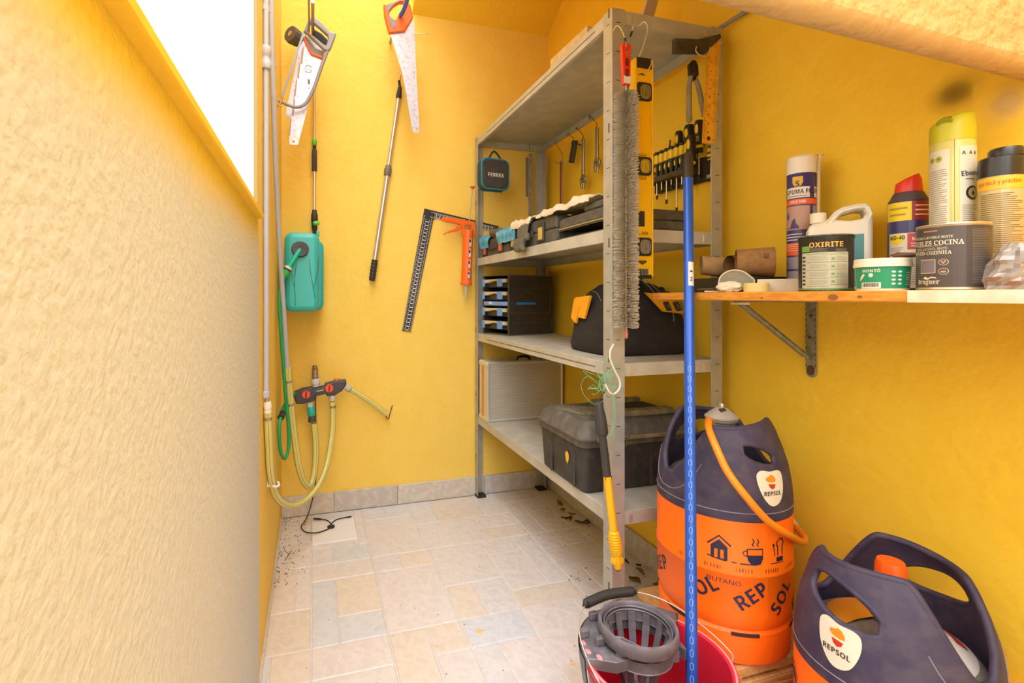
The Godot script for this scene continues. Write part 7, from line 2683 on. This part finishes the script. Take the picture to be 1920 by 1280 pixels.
	# badge on each ear
	for e in 2:
		var o := e * PI + 0.1
		b = MB.new()
		shroud_patch(b, spl(P([-0.034, 0.022, -0.022, 0.033, 0.0, 0.03, 0.022, 0.031, 0.034, 0.024, 0.034, 0.0, 0.022, -0.03, 0.004, -0.041, -0.012, -0.036, -0.028, -0.01]), 4, true), o, 0.394, 0.0012)
		var bd := part("badge", b, mat("badge_cream", "ddd3bd", 0.45), sh, "cream shield badge")
		b = MB.new()
		shroud_patch(b, P([-0.014, 0.014, -0.012, 0.019, -0.006, 0.02, 0.0, 0.024, 0.006, 0.022, 0.011, 0.016, 0.012, 0.01, 0.004, 0.008, -0.008, 0.009]), o, 0.394, 0.0018)
		part("sun_top", b, mat("badge_orange", "e58a1c", 0.45), bd)
		b = MB.new()
		shroud_patch(b, P([-0.009, 0.005, 0.01, 0.004, 0.007, -0.003, 0.001, -0.006, -0.005, -0.003]), o, 0.394, 0.0018)
		part("sun_base", b, mat("badge_red", "b8331c", 0.45), bd)
		b = MB.new()
		var rr := shroud_r(0.38)
		var m0 := MB.new()
		b.x = Transform3D(Basis(), Vector3.ZERO)
		b.text("REPSOL", 0.0092, Vector3(o, 0.3795, 0), rr + 0.0022, 0.0, true, "Droid Sans", 1.0)
		part("lettering", b, mat("badge_dark", "3a2b2b", 0.5), bd)
	# domed top of the steel bottle inside
	b = MB.new()
	b.lathe([Vector2(0.136, 0.33), Vector2(0.132, 0.352), Vector2(0.115, 0.373), Vector2(0.085, 0.39), Vector2(0.05, 0.399), Vector2(0.03, 0.401), Vector2(0.0, 0.401)], 36)
	part("dome", b, dirty("dome_dust", "8d8378", "6f665f", 0.8), t)
	b = MB.new()
	b.lathe([Vector2(0.112, 0.3755), Vector2(0.086, 0.3905), Vector2(0.066, 0.3965)], 30, 0.2, 3.6)
	var lab := part("safety_label", b, mat("safety_white", "ddd3c6", 0.5), t, "white safety label")
	b = MB.new()
	b.lathe([Vector2(0.104, 0.3812), Vector2(0.088, 0.3905)], 8, 0.9, 1.35)
	b.lathe([Vector2(0.104, 0.3812), Vector2(0.088, 0.3905)], 8, 2.4, 2.9)
	stuff(part("red_marks", b, mat("safety_red", "c8382a", 0.5), lab))
	b = MB.new()
	b.lathe([Vector2(0.03, 0.4), Vector2(0.03, 0.412), Vector2(0.02, 0.415), Vector2(0.02, 0.435), Vector2(0.0, 0.436)], 20)
	part("valve", b, mat("valve_brass", "a8926a", 0.4, 0.6), t)
	return t

func make_gas_bottles():
	var t := bottle("orange gas bottle on the wooden pallet with a grey regulator and orange hose", Vector3(0.965, 0.1915, -0.981), -0.13, [0.34, 0.5], [0.02, 0.028])
	# regulator clipped on the valve, and its hose
	var g := thing("gas_regulator", "grey dome topped gas regulator on the bottle that stands on the pallet", "regulator", Vector3(0.965, 0.6275, -0.981))
	var grey := mat("regulator_grey", "9f968c", 0.45, 0.3)
	var b := MB.new()
	b.lathe([Vector2(0.0, 0.0), Vector2(0.024, 0.0), Vector2(0.026, 0.01), Vector2(0.026, 0.05), Vector2(0.03, 0.064), Vector2(0.036, 0.068), Vector2(0.036, 0.073), Vector2(0.0, 0.073)], 28)
	part("body", b, grey, g)
	b = MB.new()
	b.lathe([Vector2(0.034, 0.0725), Vector2(0.038, 0.074), Vector2(0.038, 0.078), Vector2(0.03, 0.085), Vector2(0.013, 0.098), Vector2(0.0, 0.099)], 28)
	part("dome_cap", b, mat("regulator_light", "b9b0a3", 0.4, 0.3), g)
	b = MB.new()
	b.lathe([Vector2(0.0, 0.097), Vector2(0.0065, 0.097), Vector2(0.0065, 0.106), Vector2(0.005, 0.109), Vector2(0.0, 0.11)], 14)
	part("vent_knob", b, mat("rod_steel", "b9b4aa", 0.35, 0.8), g)
	b = MB.new().at(Vector3(-0.008, 0.095, 0.012), 0.5, 0, 0)
	b.box(Vector3.ZERO, Vector3(0.016, 0.006, 0.01), 0.001)
	part("vent_slot", b, mat("slot_dark", "3a352c", 0.8), g)
	b = MB.new()
	b.tube(P3([-0.02, 0.048, 0.006, -0.045, 0.066, 0.012]), 0.009, 12)
	part("outlet", b, grey, g)
	var h := thing("gas_hose", "bright orange gas hose curling from the regulator over the front of the bottle", "hose", Vector3(0.9, 0.6, -0.85))
	b = nb(h)
	b.tube(spl(P3([0.925, 0.69, -0.97, 0.905, 0.705, -0.957, 0.885, 0.708, -0.938, 0.858, 0.7, -0.908, 0.838, 0.675, -0.868, 0.84, 0.63, -0.838, 0.862, 0.585, -0.813, 0.915, 0.53, -0.81, 0.99, 0.482, -0.82, 1.085, 0.432, -0.868, 1.13, 0.424, -0.9, 1.155, 0.43, -0.95]), 7), 0.0078, 12)
	part("tube", b, mat("hose_orange", "f08a1d", 0.4), h)
	b = nb(h)
	b.tube(P3([1.15, 0.429, -0.94, 1.16, 0.435, -0.965]), 0.0105, 10)
	part("clamp", b, mat("clamp_white", "d9cdb8", 0.4), h)
	var t2 := bottle("nearest orange gas bottle, cut by the lower right edge, with an orange valve cap", Vector3(1.014, 0.006, -0.642), -1.62, [0.56, 0.55], [0.03, 0.03])
	b = MB.new()
	b.lathe([Vector2(0.022, 0.42), Vector2(0.0235, 0.43), Vector2(0.023, 0.502), Vector2(0.02, 0.511), Vector2(0.0, 0.513)], 24)
	part("valve_cap", b, mat("cap_orange", "f05a14", 0.4), t2, "orange valve cap")
	b = MB.new()
	b.lathe([Vector2(0.095, 0.386), Vector2(0.06, 0.402), Vector2(0.03, 0.408), Vector2(0.03, 0.4), Vector2(0.09, 0.382)], 30, 3.4, 6.0)
	part("collar_tag", b, mat("tag_amber", "dd8a1f", 0.45), t2)

func make_pallet():
	var t := thing("wooden_pallet", "low pallet of ridged pine decking boards under the gas bottle", "pallet", Vector3(1.026, 0, -1.01))
	var m := wood_mat("decking", "c08a4c", "d6a768", 0.6)
	for k in 2:
		var z: float = -0.933 - k * 0.16
		var b := nb(t)
		b.box(Vector3(1.026, 0.178, z), Vector3(0.326, 0.024, 0.154), 0.003)
		for r in 11:
			b.box(Vector3(1.026, 0.1904, z - 0.07 + r * 0.014), Vector3(0.326, 0.0022, 0.007), 0.001)
		part("plank", b, m, t)
	for k in 3:
		var b := nb(t)
		b.box(Vector3(0.884 + k * 0.14, 0.125, -1.013), Vector3(0.042, 0.08, 0.306), 0.003)
		part("bearer", b, m, t)
	for k in 2:
		var b := nb(t)
		b.box(Vector3(1.026, 0.11, -0.862 - k * 0.296), Vector3(0.326, 0.1, 0.02), 0.002)
		for r in 7:
			b.box(Vector3(1.026, 0.068 + r * 0.014, -0.8515 if k == 0 else -1.1685), Vector3(0.326, 0.007, 0.0022), 0.001)
		part("plank", b, m, t)
	for k in 2:
		var b := nb(t)
		b.box(Vector3(1.026, 0.031, -0.94 - k * 0.15), Vector3(0.326, 0.058, 0.1), 0.003)
		part("runner", b, m, t)

func make_bucket():
	var t := thing("mop_bucket", "red plastic mop bucket with grey wringer basket at the bottom edge", "bucket", Vector3(0.66, 0.0015, -0.835))
	var red := mat("bucket_red", "d3243a", 0.35)
	var grey := dirty("wringer_grey", "5f5a5f", "77727a", 0.45)
	var b := MB.new()
	b.lathe([Vector2(0.0, 0.0), Vector2(0.104, 0.0), Vector2(0.108, 0.006), Vector2(0.136, 0.262), Vector2(0.145, 0.267), Vector2(0.146, 0.276), Vector2(0.142, 0.279), Vector2(0.134, 0.276), Vector2(0.13, 0.26), Vector2(0.103, 0.01), Vector2(0.0, 0.008)], 56)
	part("pail", b, red, t)
	b = MB.new()
	b.lathe([Vector2(0.1455, 0.2755), Vector2(0.142, 0.2798), Vector2(0.139, 0.279)], 56)
	part("rim_edge", b, mat("bucket_pink", "ec9096", 0.4), t, "paler pink rim")  # pink band, lighter than the pail
	# wringer: a half plate over the rear of the rim, skirt outside, and a basket of slats
	b = MB.new()
	b.x = Transform3D(Basis(Vector3(1, 0, 0), Vector3(0, 0, -1), Vector3(0, 1, 0)), Vector3.ZERO)
	var pl := []
	for i in 23:
		var a := 0.62 + (PI - 0.74) * i / 22.0
		pl.append(Vector2(cos(a) * 0.149, sin(a) * 0.149))
	pl.append_array(P([-0.13, 0.012, -0.095, -0.008, -0.07, -0.006, -0.06, -0.01, -0.048, 0.002, -0.03, 0.0, 0.0, -0.006, 0.022, -0.008, 0.034, -0.016, 0.042, -0.016, 0.046, -0.002, 0.052, -0.002, 0.056, -0.016, 0.062, -0.012, 0.066, 0.02, 0.072, 0.046, 0.09, 0.058, 0.1, 0.06]))
	b.prism(pl, 0.268, 0.291, 0.0014, disc(0.067, 0.067, 28, Vector2(-0.017, 0.036)))
	var pt := part("wringer_plate", b, grey, t, "grey wringer plate")
	b = MB.new()
	b.lathe([Vector2(0.152, 0.288), Vector2(0.151, 0.27), Vector2(0.145, 0.225), Vector2(0.143, 0.225), Vector2(0.148, 0.27), Vector2(0.148, 0.288)], 40, PI / 2 + 0.6, PI * 1.5 - 0.12)
	part("skirt", b, grey, pt)
	b = MB.new()
	b.at(Vector3(-0.058, 0.287, -0.002), 0.0, -0.32, 0)
	b.prism(P([-0.03, 0.0, 0.055, 0.0, 0.045, 0.01, -0.02, 0.042, -0.03, 0.042]), 0.0, 0.006, 0.001)
	part("side_wing", b, grey, pt)
	for s in [[-0.1, -0.045], [-0.118, -0.075], [0.062, -0.062], [0.05, -0.02], [0.06, -0.1], [-0.07, -0.118]]:
		b = MB.new()
		b.box(Vector3(s[0], 0.299, s[1]), Vector3(0.02, 0.018, 0.012), 0.003)
		part("clip", b, grey, pt)
	b = MB.new()
	for p in [[-0.13, -0.06], [-0.12, -0.015], [-0.133, -0.035]]:
		b.ball(Vector3(p[0], 0.2905, p[1]), Vector3(0.006, 0.0015, 0.009), 8, 5)
	stuff(part("pink_spots", b, mat("bucket_pink", "ec9096", 0.4), pt))
	var c := Vector3(-0.017, 0, -0.036)
	b = MB.new().at(c)
	b.lathe([Vector2(0.069, 0.3), Vector2(0.077, 0.3), Vector2(0.079, 0.304), Vector2(0.079, 0.322), Vector2(0.077, 0.326), Vector2(0.073, 0.327), Vector2(0.071, 0.324), Vector2(0.0695, 0.31), Vector2(0.069, 0.3)], 44)
	var bk := part("basket_ring", b, grey, t, "grey basket ring")
	for q in [[0.067, 0.319], [0.0625, 0.315]]:
		b = MB.new().at(c)
		b.lathe([Vector2(q[0] - 0.003, q[1] - 0.022), Vector2(q[0], q[1] - 0.022), Vector2(q[0] + 0.001, q[1]), Vector2(q[0] - 0.0015, q[1] + 0.002), Vector2(q[0] - 0.003, q[1])], 44)
		part("inner_ring", b, grey, bk)
	for k in 12:
		var a := TAU * k / 12 + 0.1
		b = MB.new()
		b.x = Transform3D(Basis(Vector3.UP, a), c)
		b.loft([P3([-0.007, 0.312, 0.06, 0.007, 0.312, 0.06, 0.007, 0.312, 0.0575, -0.007, 0.312, 0.0575]), P3([-0.0075, 0.29, 0.058, 0.0075, 0.29, 0.058, 0.0075, 0.29, 0.0555, -0.0075, 0.29, 0.0555]), P3([-0.006, 0.2, 0.032, 0.006, 0.2, 0.032, 0.006, 0.2, 0.0295, -0.006, 0.2, 0.0295]), P3([-0.004, 0.185, 0.02, 0.004, 0.185, 0.02, 0.004, 0.185, 0.0175, -0.004, 0.185, 0.0175])], true, true, 0xFFFFFFFF)
		part("slat", b, grey, bk)
	b = MB.new().at(c)
	b.lathe([Vector2(0.014, 0.186), Vector2(0.022, 0.186), Vector2(0.022, 0.19), Vector2(0.014, 0.19), Vector2(0.014, 0.186)], 20)
	part("bottom_ring", b, grey, bk)
	# bail
	b = MB.new().at(Vector3(0.012, -0.006, 0.028))
	b.tube(spl(P3([-0.128, 0.272, 0.022, -0.146, 0.274, 0.018, -0.157, 0.285, -0.02, -0.148, 0.312, -0.09, -0.11, 0.33, -0.14, -0.04, 0.337, -0.155, 0.03, 0.334, -0.152, 0.09, 0.32, -0.12, 0.13, 0.298, -0.06, 0.146, 0.278, 0.0, 0.13, 0.272, 0.015]), 7), 0.0016, 7)
	part("wire_bail", b, mat("bail_wire", "cdc5bb", 0.3, 0.6), t)
	b = MB.new().at(Vector3(0.012, -0.006, 0.028))
	b.tube(spl(P3([-0.098, 0.333, -0.146, -0.094, 0.334, -0.148, -0.04, 0.338, -0.156, 0.02, 0.336, -0.154, 0.024, 0.3355, -0.153]), 4), [0.006, 0.009, 0.0098, 0.0102, 0.0102, 0.0102, 0.0102, 0.0102, 0.0102, 0.0102, 0.0102, 0.0102, 0.0102, 0.0098, 0.009, 0.008, 0.006], 12)
	part("grip", b, mat("grip_black", "2b2927", 0.6), t, "black hand grip")

func make_mop_handle():
	var t := thing("mop", "long blue metal mop handle with black end leaning against the pine board", "mop", Vector3(0.7, 0.02, -0.78))
	var a := Vector3(0.6965, 0.025, -0.777)
	var z := Vector3(0.935, 1.367, -1.06)
	var at := func(f: float) -> Vector3: return a.lerp(z, f)
	var blue := mat("mop_blue", "2f5fc4", 0.28, 0.25)
	var b := nb(t)
	b.tube([at.call(0.02), at.call(0.955)], 0.0116, 18)
	part("tube", b, blue, t)
	b = nb(t)
	b.tube([at.call(0.95), at.call(0.952), at.call(0.99), at.call(1.0)], [0.0118, 0.0132, 0.0128, 0.0105], 16)
	part("end_grip", b, mat("grip_brown", "352a20", 0.6), t)
	# pale hexagon print along the lower half
	b = nb(t)
	var d := (z - a).normalized()
	var toc: Vector3 = (Vector3(0, 1, 0) - at.call(0.4)).normalized()
	var side := d.cross(toc).normalized()
	var up := side.cross(d).normalized()
	for k in 34:
		var f := 0.05 + k * 0.0165
		var cc: Vector3 = at.call(f)
		for s in [-1.0, 1.0]:
			var q := []
			for p in [[0.0, 0.0], [0.003, 0.0035], [0.012, 0.0035], [0.015, 0.0], [0.0135, 0.0], [0.0115, 0.0022], [0.0035, 0.0022], [0.0015, 0.0]]:
				var an: float = s * p[1] / 0.0117
				q.append(cc + d * p[0] + (up * cos(an) + side * sin(an)) * 0.01175)
			for i in 3:
				if s > 0:
					b.quad(q[i], q[i + 1], q[6 - i], q[7 - i])
				else:
					b.quad(q[7 - i], q[6 - i], q[i + 1], q[i])
		b.tube([cc + d * 0.015 + up * 0.01165, cc + d * 0.0222 + up * 0.01165], 0.0004, 4)
	stuff(part("hexagon_print", b, mat("mop_print", "7ea4e6", 0.35), t))
	b = nb(t)
	b.x = b.o * Transform3D(Basis(side, d, up).orthonormalized(), at.call(0.765))
	b.wrap(0.0119, -0.1, 1.1, -0.03, 0.03)
	var lb := part("sticker", b, mat("sticker_white", "e4dfd6", 0.5), t, "white sticker")
	b = nb(t)
	b.x = b.o * Transform3D(Basis(side, d, up).orthonormalized(), at.call(0.765))
	b.text("2", 0.01, Vector3(0.45, -0.014, 0), 0.0122)
	b.wrap(0.0122, 0.2, 0.75, 0.004, 0.008)
	stuff(part("sticker_print", b, mat("print_dark", "2b2530", 0.5), lb))
	b = nb(t)
	b.tube([at.call(0.0), at.call(0.03)], 0.016, 12)
	part("mop_socket", b, mat("mop_socket", "3a4a6a", 0.5), t)

func make_debris():
	var rng := RandomNumberGenerator.new()
	rng.seed = 21
	var leafm := [dirty("leaf_a", "9c7a34", "7d5f2a", 0.85), dirty("leaf_b", "6d5730", "57452a", 0.85)]
	var spots := [[1.111, -2.054], [1.106, -1.971], [1.13, -1.93], [1.16, -1.927], [1.141, -2.137], [1.083, -1.484], [1.133, -1.521], [1.12, -1.6], [1.15, -1.44], [1.09, -1.99], [1.14, -2.02], [1.155, -1.56]]
	for i in spots.size():
		var t := thing("dry_leaf", "curled dry brown leaf scrap on the floor by the back right post" if spots[i][1] < -1.8 else "curled dry brown leaf scrap on the floor beside the front right post", "leaf", Vector3(spots[i][0], 0.0015, spots[i][1]), rng.randf() * TAU, "leaf scraps by the back post" if spots[i][1] < -1.8 else "leaf scraps by the front post")
		var b := MB.new()
		var s := rng.randf_range(0.014, 0.03)
		var rings := []
		for k in 7:
			var f := k / 6.0
			var w := s * 0.55 * sin(PI * clampf(f, 0.06, 0.97)) * rng.randf_range(0.7, 1.2)
			var z := (f - 0.5) * 2.0 * s
			var y := 0.004 + 0.006 * sin(f * 3.0 + i)
			rings.append([Vector3(-w, y + 0.004, z), Vector3(0, y, z), Vector3(w, y + 0.005, z), Vector3(0, y - 0.0012, z)])
		b.loft(rings)
		part("blade", b, leafm[i % 2], t)
	# drops of wall paint on the tiles
	var drops := [[0.478, -1.395, 0.011], [0.34, -1.37, 0.005], [0.68, -1.2, 0.007], [0.72, -1.26, 0.005]]
	for i in drops.size():
		var b := MB.new()
		b.at(Vector3(drops[i][0], 0.0004, drops[i][1]), -PI / 2, 0, 0)
		var o := []
		for k in 16:
			var q: float = drops[i][2] * rng.randf_range(0.8, 1.1)
			o.append(Vector2(cos(TAU * k / 16) * q, sin(TAU * k / 16) * q))
		b.prism(o, 0.0, 0.0006)
		solo("paint_drop", b, mat("drop_yellow", "e6c078", 0.6), ["yellow paint drop on the grey stone in the middle of the floor", "faint yellow paint drop left of the larger one", "small yellow paint drop on the floor left of the bucket", "small yellow paint drop just left of the bucket handle"][i], "paint drop", "yellow paint drops on the floor")
	var tw := thing("twig", "thin forked dark twig on the floor beside the left wall", "twig", Vector3(-0.1, 0.002, -2.02))
	var b := MB.new()
	b.tube(spl(P3([0.0, 0.001, 0.05, 0.012, 0.002, 0.01, 0.02, 0.001, -0.02]), 4), 0.0012, 5)
	b.tube(spl(P3([0.012, 0.002, 0.01, -0.004, 0.001, -0.03, -0.006, 0.001, -0.05]), 4), 0.001, 5)
	part("stem", b, mat("twig_dark", "4a3a35", 0.8), tw)
	b = MB.new()
	for k in 150:
		var z := -2.35 + 0.55 * pow(rng.randf(), 1.3)
		var x := -0.128 + 0.11 * pow(rng.randf(), 1.8)
		b.box(Vector3(x, 0.0012, z), Vector3(rng.randf_range(0.0012, 0.005), 0.0014, rng.randf_range(0.001, 0.004)))
	for k in 60:
		b.box(Vector3(rng.randf_range(0.85, 1.16), 0.0012, rng.randf_range(-2.2, -1.2)), Vector3(rng.randf_range(0.0015, 0.006), 0.0014, rng.randf_range(0.001, 0.005)))
	for k in 40:
		b.box(Vector3(rng.randf_range(-0.1, 0.8), 0.0008, rng.randf_range(-2.2, -1.2)), Vector3(rng.randf_range(0.001, 0.003), 0.001, rng.randf_range(0.001, 0.003)))
	var d := solo("floor_grit", b, mat("grit_dark", "4d4038", 0.9), "dark grit and crumbs scattered over the floor tiles", "grit")
	stuff(d)
